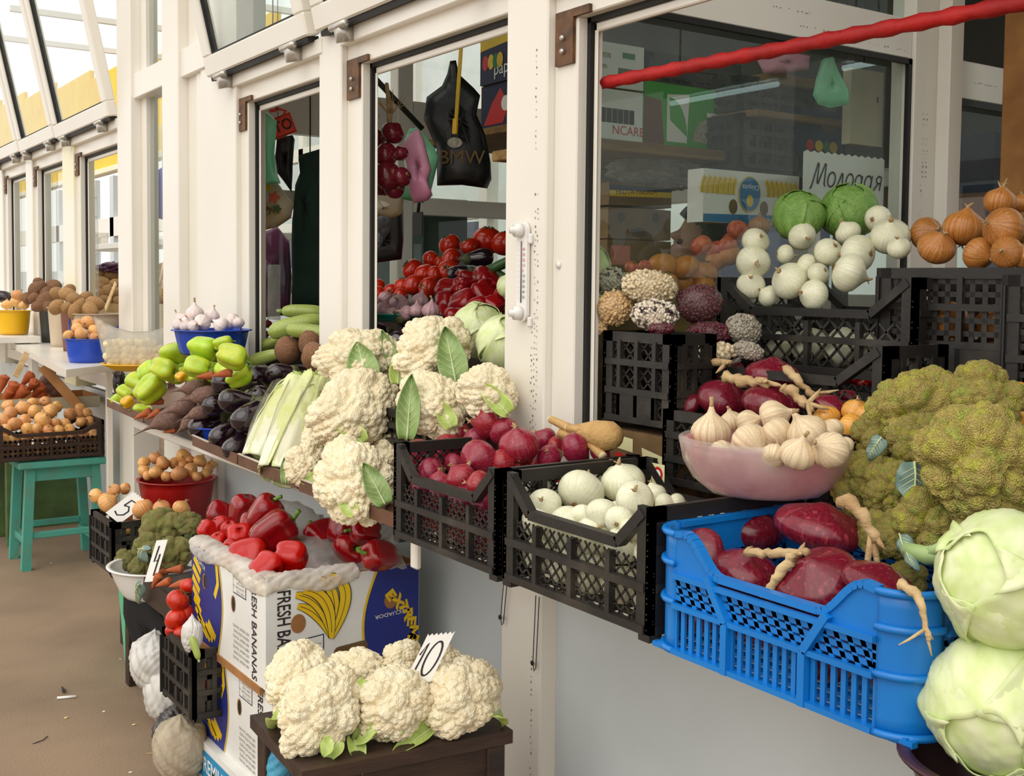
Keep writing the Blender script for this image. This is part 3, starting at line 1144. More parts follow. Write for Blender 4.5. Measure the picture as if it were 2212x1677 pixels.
def window_open(n, y0, y1, ztop, label, zs=0.9, jw=0.10, bracket=True):
    """an opening: recessed jambs, black seal, header with hinge beam"""
    w = struct_empty('window_%d' % n, (1.56, y0, zs), label)
    T = lambda me: put_world(me.name, me, w)
    T(bx('jamb', 'pvc', 1.562, 1.605, y1, y1 + jw, zs, ztop + 0.0119))
    T(bx('seal', 'seal', 1.588, 1.60, y1 - 0.012, y1, zs, ztop + 0.012, 0))
    T(bx('inner_strip', 'pvc', 1.598, 1.604, y1 - 0.024, y1 - 0.012, zs, ztop + 0.0))
    T(bx('header', 'pvc', 1.562, 1.64, y0 - 0.02, y1 + jw, ztop + 0.012, ztop + 0.085))
    T(bx('seal', 'seal', 1.588, 1.60, y0 - 0.02, y1, ztop, ztop + 0.012, 0))
    T(bx('inner_strip', 'pvc', 1.598, 1.612, y0 - 0.02, y1 - 0.012, ztop - 0.02, ztop))
    T(bx('hinge_beam', 'pvc', 1.535, 1.65, y0 - 0.02, y1 + jw, ztop + 0.075, ztop + 0.125))
    T(bx('sill', 'pvc', 1.562, 1.64, y0 - 0.02, y1 + jw, zs - 0.06, zs))
    if bracket:
        mb = MB().box(1.553, 1.563, y1 + 0.008, y1 + jw - 0.012, ztop - 0.09, ztop + 0.012)
        mb.box(1.553, 1.563, y1 - 0.05, y1 + jw - 0.012, ztop + 0.012, ztop + 0.03)
        T(mb.mesh('corner_bracket', 'bracket', False))
        ms = MB()
        for dz in (-0.06, -0.03):
            ms.tube([(1.546, y1 + jw * 0.5, ztop + dz), (1.553, y1 + jw * 0.5, ztop + dz)], 0.006, 8)
        T(ms.mesh('screws', 'hinge'))
    return w


def sash(w, y0, y1, z0, lean, h=1.05, m='sash_glass', fr=0.075, x=1.50):
    """a top hung sash swung right up: it stands on its hinges and leans out over the aisle"""
    s = bpy.data.objects.new('sash', None)
    COL.objects.link(s)
    s.parent = w
    s.matrix_parent_inverse = w.matrix_basis.inverted()
    s.location = (x, y0, z0)
    s.rotation_euler = (0, -lean, 0)
    W = y1 - y0
    t = 0.05
    fb = [(0, W, 0, fr), (0, W, h - fr, h)]
    for a in fb:
        put('sash_rail', bx('sash_rail', 'pvc', 0, t, a[0], a[1], a[2], a[3], 0.006), s)
    for a in ((0, fr), (W - fr, W)):
        put('sash_stile', bx('sash_stile', 'pvc', 0, t, a[0], a[1], fr * 0.98, h - fr * 0.98, 0.006), s)
    g = MB()
    for a in ((fr, fr + 0.005, fr, h - fr), (W - fr - 0.005, W - fr, fr, h - fr), (fr, W - fr, fr, fr + 0.008), (fr, W - fr, h - fr - .008, h - fr)):
        g.box(0.012, t - 0.012, *a)
    put('gasket', g.mesh('gasket', 'seal', False), s)
    put('sash_pane', mesh('sash_pane', [(t * .5, fr, fr), (t * .5, W - fr, fr), (t * .5, W - fr, h - fr), (t * .5, fr, h - fr)], [(0, 1, 2, 3)], m, False), s)
    for fy in (0.14, 0.82):
        hb = MB().tube([(-0.012, W * fy - 0.05, -0.012), (-0.012, W * fy + 0.05, -0.012)], 0.011, 10)
        hb.box(-0.02, 0.03, W * fy - 0.015, W * fy + 0.02, -0.06, -0.005)
        put('hinge', hb.mesh('hinge', 'hinge'), s)
    # lower black gap between sash and beam
    put('gasket', bx('gasket', 'seal', 0.01, t, 0.02, W - 0.02, -0.018, -0.002, 0), s)
    return s


w4 = window_open(4, -0.9, 2.042, 1.985, 'open front of the right stall', zs=0.8, jw=0.086)
w3 = window_open(3, 2.29, 3.105, 2.045, 'open window with braided onions and red vegetables')
w2 = window_open(2, 3.36, 4.03, 2.045, 'open window with green bag and squashes')
sash(w3, 2.27, 3.31, 2.175, math.radians(13))
sash(w2, 3.37, 4.30, 2.175, math.radians(13))
w5 = window_open(5, 5.66, 6.52, 2.06, 'open window of the far stall with potatoes', zs=0.9, jw=0.09)
w6 = window_open(6, 6.86, 7.60, 2.07, 'second window of the far stall', zs=0.9, jw=0.08)
w7 = window_open(7, 7.86, 8.56, 2.08, 'third window of the far stall', zs=0.9, jw=0.08)
sash(w5, 5.70, 6.82, 2.19, math.radians(12), 1.25)
sash(w6, 6.86, 7.80, 2.20, math.radians(12), 1.25)
sash(w7, 7.85, 8.8, 2.21, math.radians(12), 1.25)
pane(w6, 6.86, 7.60, 0.9, 2.07, 1.62)
pane(w7, 7.86, 8.56, 0.9, 2.07, 1.62)
# glazed gap between the two blocks
w1 = struct_empty('window_1', (1.6, 4.96, 0.95), 'tall glazed gap between white posts')
pane(w1, 4.955, 5.43, 0.95, 2.25, 1.60)
pane(w1, 4.40, 5.43, 2.36, ROOF, 1.60)
put_world('cable', MB().tube([(1.68, 5.16, 3.2), (1.69, 5.17, 2.4), (1.69, 5.18, 1.75)], 0.003, 5).mesh('cable', 'pale_wood'), w1)
put_world('cable', MB().tube([(1.70, 5.24, 3.2), (1.70, 5.25, 2.4), (1.71, 5.24, 1.85)], 0.003, 5).mesh('cable', 'pale_wood'), w1)
# transom lights above the near openings
w8 = struct_empty('window_8', (1.62, 2.3, 2.2), 'fixed lights above the open windows')
pane(w8, 2.29, 3.20, 2.18, ROOF, 1.61)
pane(w8, 3.36, 4.10, 2.18, ROOF, 1.61)
# glass partition between the stalls (square to the front)
PY = 2.05
w9 = struct_empty('window_9', (1.6, PY, 0.85), 'greenish glass partition behind the crates')
T9 = lambda me: put_world(me.name, me, w9)
T9(bx('stile', 'pvc', 1.615, 1.625, PY - 0.02, PY + 0.03, 0.83, 3.0))
T9(bx('stile', 'pvc', 2.716, 2.819, PY - 0.04, PY + 0.04, 0.83, 3.0))
T9(bx('stile', 'pvc', 2.819, 2.881, PY - 0.08, PY + 0.03, 0.83, 3.0))
T9(bx('rail', 'pvc', 1.605, 2.716, PY - 0.03, PY + 0.03, 2.035, 2.145))
T9(bx('rail', 'pvc', 2.881, 3.6, PY - 0.03, PY + 0.03, 1.95, 2.06))
T9(bx('rail', 'pvc', 1.605, 3.6, PY - 0.03, PY + 0.03, 0.83, 0.93))
g = MB().box(1.605, 2.716, PY - 0.032, PY - 0.02, 2.02, 2.035).box(2.701, 2.716, PY - 0.032, PY - 0.02, 0.93, 2.035)
g.box(2.881, 3.6, PY - 0.032, PY - 0.02, 1.93, 1.95)
T9(g.mesh('gasket', 'seal', False))
T9(mesh('pane', [(1.605, PY, 0.93), (2.716, PY, 0.93), (2.716, PY, 2.035), (1.605, PY, 2.035)], [(0, 1, 2, 3)], 'partition_glass', False))
T9(mesh('pane', [(1.605, PY, 2.145), (2.716, PY, 2.145), (2.716, PY, 2.9), (1.605, PY, 2.9)], [(0, 1, 2, 3)], 'partition_glass', False))
T9(mesh('pane', [(2.881, PY, 0.93), (3.6, PY, 0.93), (3.6, PY, 1.95), (2.881, PY, 1.95)], [(0, 1, 2, 3)], 'partition_glass', False))

# printed marks on the film of the white posts: rows of tiny dashes
def dashes(parent, pts, along, across, n, name='film_print'):
    b = MB()
    p0, al, ac = Vector(pts), Vector(along), Vector(across)
    rng = random.Random(n)
    t = 0.0
    for i in range(n):
        t += rng.uniform(0.006, 0.016)
        if rng.random() < 0.18:
            t += 0.02
        l = rng.uniform(0.002, 0.006)
        w_ = rng.uniform(0.001, 0.004)
        a = p0 + al * t + ac * rng.uniform(-0.002, 0.002)
        b.add([a, a + al * l, a + al * l + ac * w_, a + ac * w_], [(0, 1, 2, 3)])
        t += l
    return put_world(name, b.mesh(name, 'ink_grey', False), parent)


for yy, zz, nn in ((2.168, 1.95, 14), (2.155, 1.62, 40), (2.165, 1.62, 36), (2.175, 1.30, 24), (2.16, 0.55, 22)):
    dashes(corner, (1.5385, yy, zz), (0, 0, -1), (0, 1, 0), nn)
for xx, zz, nn in ((1.95, 2.115, 8), (2.15, 2.10, 8), (2.25, 2.065, 8), (2.5, 2.055, 7), (3.0, 2.0, 9)):
    dashes(w9, (xx, PY - 0.0315, zz), (1, 0, 0), (0, 0, 1), nn)
for xx, zz, nn in ((2.76, 1.9, 12), (2.775, 1.9, 12), (2.755, 1.7, 12), (2.76, 1.45, 12), (2.775, 1.45, 10)):
    dashes(w9, (xx, PY - 0.0415, zz), (0, 0, -1), (1, 0, 0), nn)

# back wall of the stalls: white frames, glass above, solid below
w10 = struct_empty('window_10', (3.6, 3.0, 0.9), 'back windows of the stalls')
T10 = lambda me: put_world(me.name, me, w10)
for yy in (2.05, 3.2, 4.15, 5.0, 5.12, 5.6, 6.5, 7.3, 8.2, 9.0, 10.0, 11.2, 12.4):
    T10(bx('mullion', 'pvc', 3.6, 3.68, yy - 0.045, yy + 0.045, 0.0, 3.0))
for zz, hh in ((1.30, 0.07), (1.78, 0.07), (2.32, 0.10)):
    T10(bx('rail', 'pvc', 3.6, 3.66, -0.8, 13, zz, zz + hh))
T10(mesh('pane', [(3.63, -.8, 1.37), (3.63, 13, 1.37), (3.63, 13, 3), (3.63, -.8, 3)], [(0, 1, 2, 3)], 'window_glass', False))
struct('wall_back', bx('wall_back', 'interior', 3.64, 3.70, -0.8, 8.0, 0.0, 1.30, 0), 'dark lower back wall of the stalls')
struct('window_cover', bx('window_cover', 'interior', 3.58, 3.60, 2.1, 4.72, 1.85, 2.98, 0), 'dark panel added over the back windows of the left stall')  # added panel, hides the bright sky so the left stall looks dark
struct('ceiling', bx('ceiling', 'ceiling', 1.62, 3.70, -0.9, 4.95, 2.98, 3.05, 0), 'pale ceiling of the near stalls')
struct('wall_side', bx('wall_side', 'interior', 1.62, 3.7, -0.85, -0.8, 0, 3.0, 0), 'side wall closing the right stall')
# partition between window two and the glazed gap
w11 = struct_empty('window_11', (1.66, 4.75, 0.9), 'inner side partition of the left stall')
T11 = lambda me: put_world(me.name, me, w11)
T11(bx('stile', 'pvc', 2.55, 2.63, 4.70, 4.78, 0.0, 3.0))
T11(bx('rail', 'pvc', 1.66, 3.6, 4.71, 4.77, 2.05, 2.25))
T11(bx('rail', 'pvc', 1.66, 3.6, 4.71, 4.77, 1.72, 1.80))
T11(mesh('pane', [(1.66, 4.74, .9), (3.6, 4.74, .9), (3.6, 4.74, 2.05), (1.66, 4.74, 2.05)], [(0, 1, 2, 3)], 'window_glass', False))
T11(bx('lower_panel', 'interior', 1.66, 3.6, 4.72, 4.76, 0.0, 1.15, 0))
trim(3.6, 3.66, 8.0, 20, 0, 1.5, 'pvc_panel', 'pale back panel of the far stalls', 0)
trim(3.6, 3.66, 8.0, 20, 1.9, 2.12, bev=0)
for yy in (13.5, 14.3, 15.2, 16.2, 17.4):
    trim(3.6, 3.66, yy, yy + .16, 1.5, 2.6, 'pvc_panel', bev=0)
# slim glazing bars of the far stalls' clear roof
for i, yy in enumerate((5.7, 6.6, 7.6, 8.7, 9.8)):
    trim(1.62, 3.68, yy - 0.02, yy + 0.02, 3.28 - 0.0, 3.32, bev=0)
# what lies behind the stalls
wg = thing('wire_grid', 'white wire grid behind the far window', 'grid', (1.75, 6.9, 0.95))
b = MB()
for k in range(26):
    b.tube([(0, 0.03 * k, 0), (0, 0.03 * k, 1.0)], 0.0022, 4)
put('wires', b.mesh('wires', 'white_plastic'), wg)['kind'] = 'stuff'
for k in range(9):
    put('cross_wire', MB().tube([(0, 0, 0.05 + .11 * k), (0, .76, 0.05 + .11 * k)], 0.003, 5).mesh('cross_wire', 'white_plastic'), wg)
far = thing('backdrop', 'pale grey building added to dim the sky in the back windows', 'backdrop', (9.0, 8.0, 0))  # added grey block, keeps the sky behind the panes from going white
put_world('backdrop_wall', bx('backdrop_wall', 'pvc_panel', 9.0, 9.4, -4, 22, 0, 5.6, 0), far)
for k in range(9):
    put_world('backdrop_window', bx('backdrop_window', 'box_navy', 8.96, 9.0, -2 + k * 3.2, -0.4 + k * 3.2, 1.1, 2.3, 0), far)
awn = thing('yellow_awning', 'bright yellow fascia seen through the far raised sashes', 'awning', (3.75, 15, 2.6))
for k in range(7):
    put_world('fascia_panel', bx('fascia_panel', 'yellow_awning', 3.72, 3.78, 9.0 + k * 2.0, 10.97 + k * 2.0, 2.75, 3.65 + 0.13 * k, 0.01), awn)
put_world('fascia_trim', bx('fascia_trim', 'pvc_yellow', 3.68, 3.80, 9.0, 23.0, 2.68, 2.75, 0.01), awn)
# shop light tubes on the stall ceiling, mirrored in the partition glass
for k, (px0, py0, px1, py1) in enumerate(((1450, 225, 1680, 180), (1822, 150, 1920, 127))):
    X = 3.3 if k == 0 else 3.45
    a, b_ = at(px0, py0, x=X), at(px1, py1, x=X)
    a.y, b_.y = 2 * PY - a.y, 2 * PY - b_.y
    zz = (a.z + b_.z) / 2
    la = thing('tube_lamp', ['long fluorescent tube mirrored in the partition glass', 'short end of second fluorescent tube mirrored in glass'][k], 'lamp', (X, (a.y + b_.y) / 2, zz), group='tube lamps')
    y0_, y1_ = sorted((a.y, b_.y))
    put_world('tube', MB().tube([(X, y0_, zz), (X, y1_, zz)], 0.011, 10).mesh('tube', 'tube_light'), la)
    put_world('housing', bx('housing', 'white_plastic', X - 0.03, X + 0.03, y0_ - 0.02, y1_ + 0.02, zz + 0.02, zz + 0.06), la)
    put_world('hanger', MB().tube([(X, y0_ + 0.05, zz + 0.06), (X, y0_ + 0.05, 2.98)], 0.004, 6).tube([(X, y1_ - 0.05, zz + 0.06), (X, y1_ - 0.05, 2.98)], 0.004, 6).mesh('hanger', 'hinge'), la)


# ================================================================== containers
def crate(label, loc, rz, w, l, h, m='black_plastic', dip=0.34, cell=0.024, group=None, tilt=(0, 0), name='plastic_crate', solid=False, style='diamond', flat=False, bw=0.0035):
    """stacking crate: local x along its front, y into depth, z up; front and back rims dip between the posts"""
    c = thing(name, label, 'crate', loc, (tilt[0], tilt[1], rz), group)
    T = 0.012
    pw = 0.034

    def part(nm, mb, mm=m, smooth=False):
        return put(nm, mb.mesh(nm, mm, smooth), c)
    for cx, cy in ((0, 0), (w, 0), (0, l), (w, l)):
        sx = 1 if cx == 0 else -1
        sy = 1 if cy == 0 else -1
        b = MB()
        b.box(min(cx, cx + sx * pw), max(cx, cx + sx * pw), min(cy, cy + sy * T), max(cy, cy + sy * T), 0, h)
        b.box(min(cx, cx + sx * T), max(cx, cx + sx * T), min(cy, cy + sy * pw), max(cy, cy + sy * pw), 0, h)
        b.box(min(cx, cx + sx * pw * .8), max(cx, cx + sx * pw * .8), min(cy, cy + sy * pw * .8), max(cy, cy + sy * pw * .8), -0.012, 0.004)
        part('corner_post', b)
    zl = h if flat else h * (1 - dip)
    zc = zl - 0.018
    for y in (0.0, l):
        yy = y + (T / 2 if y == 0 else -T / 2)
        b = MB()
        if flat:
            b.box(0.01, w - 0.01, yy - T / 2, yy + T / 2, h - 0.022, h)
        else:
            P = [(pw * 0.6, yy, h - 0.01), (w * 0.2, yy, zl), (w * 0.8, yy, zl), (w - pw * 0.6, yy, h - 0.01)]
            for a, e in zip(P[:-1], P[1:]):
                b.bar(a, e, T * 1.5, 0.018)
        part('end_rim', b)
    for x in (0.0, w):
        xx = x + (T / 2 if x == 0 else -T / 2)
        part('side_rim', MB().box(xx - T / 2, xx + T / 2, 0.01, l - 0.01, h - 0.024, h))
    mids = (0.006, h * 0.36) if not flat else (0.006, h * 0.34, h * 0.66)
    for y in (0.0, l):
        ya, yb = (-0.004, T) if y == 0 else (l - T, l + 0.004)
        for z in mids:
            part('rail', MB().box(0.012, w - 0.012, ya, yb, z - 0.006, z + 0.008))
        for k in (1, 2, 3):
            x = w * k / 4
            part('rib', MB().box(x - 0.006, x + 0.006, ya + 0.001, yb - 0.001, 0, zc))
    for x in (0.0, w):
        xa, xb = (-0.004, T) if x == 0 else (w - T, w + 0.004)
        for z in (0.006, h * 0.36, h * 0.66):
            part('rail', MB().box(xa, xb, 0.012, l - 0.012, z - 0.006, z + 0.008))
        for k in (1, 2, 3):
            y = l * k / 4
            part('rib', MB().box(xa + 0.001, xb - 0.001, y - 0.006, y + 0.006, 0, h - 0.02))

    def lattice(L_, z1, place):
        b = MB()
        if style == 'diamond':
            k = -z1
            while k < L_:
                for sgn in (1, -1):
                    u0, u1 = k, k + z1
                    a0, a1 = max(u0, 0.0), min(u1, L_)
                    if a1 - a0 > 0.004:
                        q0, q1 = (a0 - u0), (a1 - u0)
                        if sgn < 0:
                            q0, q1 = z1 - q0, z1 - q1
                        b.bar(place(a0, q0), place(a1, q1), bw, bw * 0.8, place(0, 0, True))
                k += cell
        elif style == 'holes':
            u = 0.0
            while u < L_:
                b.bar(place(u, 0), place(u, z1), cell * 0.42, bw, place(0, 0, True))
                u += cell
            z = 0.0
            while z < z1:
                b.bar(place(0, z), place(L_, z), cell * 0.42, bw, place(0, 0, True))
                z += cell
        elif style == 'slots':
            u = 0.0
            while u < L_:
                b.bar(place(u, 0), place(u, z1), cell * 0.35, bw, place(0, 0, True))
                u += cell
            for z in (0, z1 * 0.3, z1 * .65, z1):
                b.bar(place(0, z), place(L_, z), 0.014, bw, place(0, 0, True))
        o = part('lattice', b)
        o['kind'] = 'stuff'
    lattice(w, zc, lambda u, z, n=False: (0, 1, 0) if n else (u, T * 0.6, z))
    lattice(w, zc, lambda u, z, n=False: (0, 1, 0) if n else (u, l - T * 0.6, z))
    lattice(l, h - 0.02, lambda u, z, n=False: (1, 0, 0) if n else (T * 0.6, u, z))
    lattice(l, h - 0.02, lambda u, z, n=False: (1, 0, 0) if n else (w - T * 0.6, u, z))
    b = MB()
    for k in range(9):
        y = 0.01 + (l - 0.02) * k / 8
        b.box(0.006, w - 0.006, y - 0.007, y + 0.007, 0.002, 0.008)
    for k in range(7):
        x = 0.012 + (w - 0.024) * k / 6
        b.box(x - 0.007, x + 0.007, 0.006, l - 0.006, 0.001, 0.007)
    part('base_grid', b)
    if solid:
        part('blank_panel', MB().box(w * 0.22, w * 0.78, -0.003, T, 0.01, h * 0.36))
    return c


RZ = -math.pi / 2      # crates face the aisle


def blue_crate(label, loc, rz, w, l, h):
    c = thing('plastic_crate', label, 'crate', loc, (0, 0, rz))
    m = 'blue_plastic'
    R = 0.055

    def part(nm, mb, smooth=False):
        return put(nm, mb.mesh(nm, m, smooth), c)
    T = 0.007
    for cx, cy, a0 in ((R, R, math.pi), (w - R, R, 1.5 * math.pi), (w - R, l - R, 0), (R, l - R, math.pi / 2)):
        G = np.zeros((11, 9, 3))
        for i in range(11):
            a = a0 + (math.pi / 2) * i / 10
            for j in range(9):
                G[i, j] = (cx + R * math.cos(a), cy + R * math.sin(a), h * j / 8)
        part('corner_panel', MB().sheet(G, T), True)
        for z in (0.003, h * 0.42, h * 0.74, h - 0.003):
            P = [(cx + (R + 0.006) * math.cos(a0 + math.pi / 2 * i / 10), cy + (R + 0.006) * math.sin(a0 + math.pi / 2 * i / 10), z) for i in range(11)]
            part('corner_flange', MB().tube(P, 0.0055, 8), True)
    zl = h * 0.72
    for y in (0.0, l):
        P = [(R, y, h - 0.003)]
        for i in range(9):
            t = i / 8
            P.append((R + 0.02 + 0.075 * t, y, h - (h - zl) * (0.5 - 0.5 * math.cos(math.pi * t))))
        P += [(w - q[0], y, q[2]) for q in P[::-1]]
        b = MB()
        for a, e in zip(P[:-1], P[1:]):
            b.bar(a, e, 0.016, 0.010, (0, 0, 1))
        part('rim', b)
        # solid wings under the curve, beside the corners
        for s in (0, 1):
            Q = [p for p in P[:9]] if s == 0 else [p for p in P[-9:]]
            G = np.array([[(q[0], y, q[2]) for q in Q], [(q[0], y, zl - 0.012) for q in Q]])
            part('wing', MB().sheet(G, 0.005))
        for z in (0.004, h * 0.40, zl - 0.014):
            part('flange', MB().box(R, w - R, min(y, y - 0.012 if y == 0 else y), max(y, y + 0.012 if y else 0.004), z - 0.004, z + 0.004))
        b = MB()
        u = R
        nb = int((w - 2 * R) / 0.0165)
        for k in range(nb + 1):
            u = R + (w - 2 * R) * k / nb
            b.bar((u, y, 0), (u, y, h * 0.40), 0.008, 0.005, (0, 1, 0))
        z0, z1 = h * 0.40, zl - 0.014
        for k in range(5):
            z = z0 + (z1 - z0) * k / 4
            b.bar((R, y, z), (w - R, y, z), 0.008, 0.005, (0, 1, 0))
        for k in range(-2, int((w - 2 * R) / 0.022) + 1):
            u0 = R + k * 0.022
            u1 = u0 + 0.022
            if u1 > R and u0 < w - R:
                b.bar((max(R, u0), y, z1), (min(w - R, u1), y, z0), 0.008, 0.005, (0, 1, 0))
        o = part('lattice', b)
        o['kind'] = 'stuff'
        for s, xa, xb in ((0, R + 0.075, R + 0.115), (1, w - R - 0.075, w - R - 0.115)):
            b = MB()
            b.bar((xa, y - (0.006 if y == 0 else -0.006), zl), (xb, y - (0.006 if y == 0 else -0.006), z0), 0.012, 0.016, (0, 1, 0))
            b.bar((xb, y - (0.006 if y == 0 else -0.006), z0), (xb, y - (0.006 if y == 0 else -0.006), 0), 0.012, 0.016, (0, 1, 0))
            part('brace', b)
    for x in (0.0, w):
        part('rim', MB().box(x - 0.008, x + 0.008, R, l - R, h - 0.008, h + 0.001))
        for z in (0.004, h * 0.40, h * 0.72):
            part('flange', MB().box(x - (0.012 if x == 0 else 0.004), x + (0.012 if x else 0.004), R, l - R, z - 0.004, z + 0.004))
        b = MB()
        n = int((l - 2 * R) / 0.0165)
        for k in range(n + 1):
            u = R + (l - 2 * R) * k / n
            b.bar((x, u, 0), (x, u, h * 0.40), 0.008, 0.005, (1, 0, 0))
        for k in range(-2, int((l - 2 * R) / 0.022) + 1):
            u0 = R + k * 0.022
            if u0 + 0.022 > R and u0 < l - R:
                b.bar((x, max(R, u0), h * 0.72), (x, min(l - R, u0 + 0.022), h * 0.4), 0.008, 0.005, (1, 0, 0))
        for k in range(5):
            z = h * 0.4 + h * 0.32 * k / 4
            b.bar((x, R, z), (x, l - R, z), 0.008, 0.005, (1, 0, 0))
        b.box(x - 0.003, x + 0.003, R, l - R, h * 0.72, h)
        o = part('lattice', b)
        o['kind'] = 'stuff'
    b = MB()
    for k in range(12):
        y = 0.01 + (l - 0.02) * k / 11
        b.box(0.01, w - 0.01, y - 0.008, y + 0.008, 0.0, 0.006)
    b.box(0.0, w, 0.0, 0.012, -0.004, 0.004)
    part('base_grid', b)
    return c


def bowl_prof(r0, r1, h, t=0.004, lip=0.012, curve=0.6, n=10):
    o = []
    i_ = []
    for k in range(n):
        u = k / (n - 1)
        r = r0 + (r1 - r0) * (u ** curve)
        o.append((r, h * u))
        i_.append((max(r - t, 0.002), max(h * u, t)))
    o = [(0.003, 0.0)] + o + [(r1 + lip, h), (r1 + lip, h + t), (r1 - t, h + t)]
    return o + i_[::-1] + [(0.003, t)]


def basin(label, loc, r0, r1, h, m, sx=1.0, sy=1.0, rz=0.0, lip=0.012, curve=0.7, name='basin', cat='basin', group=None, flute=0):
    fn = (lambda th, t: 1 + 0.015 * math.cos(flute * th)) if flute else None
    me = MB().lathe(bowl_prof(r0, r1, h, 0.004, lip, curve), 44, fn).mesh(name, m)
    o = put(name, me, None, loc, (0, 0, rz), (sx, sy, 1))
    return tag(o, label, cat, group)


def bucket(label, loc, r0, r1, h, m, handle=None, name='bucket', hz=0.92, ang=0.0):
    o = put(name, MB().lathe(bowl_prof(r0, r1, h, 0.004, 0.008, 1.0), 32).mesh(name, m), None, loc)
    tag(o, label, 'bucket')
    if handle:
        P = []
        for k in range(13):
            a = math.pi * k / 12
            P.append(((r1 + 0.012) * math.cos(a), -(r1 + 0.012) * math.sin(a) * 0.72, h * hz - (r1 * 0.95) * math.sin(a)))
        q = put('handle', MB().tube(P, 0.004, 6).mesh('handle', handle), o)
        q.rotation_euler = (0, 0, ang)
    return o


class Face:
    """a flat face of a box in its thing's own coordinates, for prints and writing"""
    def __init__(s, o, u, v):
        s.o, s.u, s.v = Vector(o), Vector(u).normalized(), Vector(v).normalized()
        s.n = s.u.cross(s.v)

    def p(s, a, b, k=0.0008):
        return s.o + s.u * a + s.v * b + s.n * k


def decal(parent, face, poly, m, k=0.0008, name='print'):
    V = [face.p(a, b, k) for a, b in poly]
    return put(name, mesh(name, V, [tuple(range(len(V)))], m, False), parent)


def strokes(parent, face, lines, w, m='ink', k=0.0014, name='writing'):
    """hand written strokes as flat ribbons"""
    b = MB()
    for ln in lines:
        P = [Vector((x, y, 0)) for x, y in ln]
        L_, R_ = [], []
        for i, p in enumerate(P):
            d = (P[min(i + 1, len(P) - 1)] - P[max(i - 1, 0)]).normalized()
            q = Vector((-d.y, d.x, 0)) * w / 2
            L_.append(p + q)
            R_.append(p - q)
        V = [face.p(v.x, v.y, k) for v in L_ + R_]
        n = len(P)
        b.add(V, [(i + n, i + 1 + n, i + 1, i) for i in range(n - 1)])
    return put(name, b.mesh(name, m, False), parent)


_TXT = {}


def text_mesh(s, bold=0.0):
    if (s, bold) not in _TXT:
        cu = bpy.data.curves.new('t', 'FONT')
        cu.body = s
        cu.size = 1.0
        cu.offset = bold
        cu.resolution_u = 3
        o = bpy.data.objects.new('t', cu)
        COL.objects.link(o)
        dg = bpy.context.evaluated_depsgraph_get()
        me = bpy.data.meshes.new_from_object(o.evaluated_get(dg))
        V = [v.co.copy() for v in me.vertices]
        Fc = [tuple(f.vertices) for f in me.polygons]
        bpy.data.objects.remove(o)
        _TXT[(s, bold)] = (V, Fc)
    return _TXT[(s, bold)]


def text(parent, face, s, u, v, size, m='ink', rot=0.0, k=0.0012, stretch=1.0, bold=0.0, name='lettering', fit=None):
    """writing that starts at (u, v) on the face; rot turns it on the face, stretch widens it"""
    V, Fc = text_mesh(s, bold)
    ca, sa = math.cos(rot), math.sin(rot)
    if fit:
        stretch = fit / (max(p.x for p in V) * size)
    W = []
    for p in V:
        a, b = p.x * size * stretch, p.y * size
        W.append(face.p(u + a * ca - b * sa, v + a * sa + b * ca, k))
    return put(name, mesh(name, W, Fc, m, False), parent)


def circ(cx, cy, rx, ry=None, n=28, a0=0.0, a1=6.28318):
    ry = rx if ry is None else ry
    return [(cx + rx * math.cos(a0 + (a1 - a0) * i / n), cy + ry * math.sin(a0 + (a1 - a0) * i / n)) for i in range(n)]


def carton(label, loc, rz, w, l, h, m='box_white', inner='cardboard', name='cardboard_box', open_top=True, t=0.006, tilt=0.0, group=None):
    """open carton: local x along its front, y into depth"""
    c = thing(name, label, 'box', loc, (tilt, 0, rz), group)
    P = lambda nm, me: put(nm, me, c)
    P('wall_panel', bx('wall_panel', m, 0, w, 0, t, 0, h, 0))
    P('wall_panel', bx('wall_panel', m, 0, w, l - t, l, 0, h, 0))
    P('wall_panel', bx('wall_panel', m, 0, t, t, l - t, 0, h, 0))
    P('wall_panel', bx('wall_panel', m, w - t, w, t, l - t, 0, h, 0))
    P('base', bx('base', inner, t, w - t, t, l - t, 0, t, 0))
    b = MB()
    e = 0.001
    b.box(e, w - e, e, t, h, h + 0.002).box(e, w - e, l - t, l - e, h, h + 0.002).box(e, t, e, l - e, h, h + .002).box(w - t, w - e, e, l - e, h, h + .002)
    b.box(t, t + .001, t, l - t, t, h).box(w - t - .001, w - t, t, l - t, t, h).box(t, w - t, t, t + .001, t, h).box(t, w - t, l - t - .001, l - t, t, h)
    P('inside', b.mesh('inside', inner, False))
    if not open_top:
        P('lid', bx('lid', m, 0, w, 0, l, h, h + t, 0))
    return c


def price_tag(label, p, wv, hv, lines, w, h, stroke=0.004, zig=True):
    """paper tag standing at p, wv along its foot, hv up its length; strokes in 0..1 of the tag"""
    wv, hv = Vector(wv).normalized(), Vector(hv).normalized()
    n = wv.cross(hv).normalized()
    c = thing('price_tag', label, 'price tag', p)
    top = []
    if zig:
        for i in range(13):
            top.append((w * (1 - i / 12), h + (0.0 if i % 2 else 0.006)))
    else:
        top = [(w, h), (0, h)]
    poly = [(0, 0), (w, 0)] + top
    b = MB()
    for k in (0.0, 0.0008):
        b.add([Vector(wv * a + hv * e + n * k) for a, e in poly], [tuple(range(len(poly))) if k else tuple(range(len(poly) - 1, -1, -1))])
    m_ = len(poly)
    b.F += [(i, (i + 1) % m_, m_ + (i + 1) % m_, m_ + i) for i in range(m_)]
    put('card', b.mesh('card', 'paper', False), c)
    fc = Face((0, 0, 0), wv, hv)
    strokes(c, fc, [[(x * w, y * h) for x, y in ln] for ln in lines], stroke)
    return c


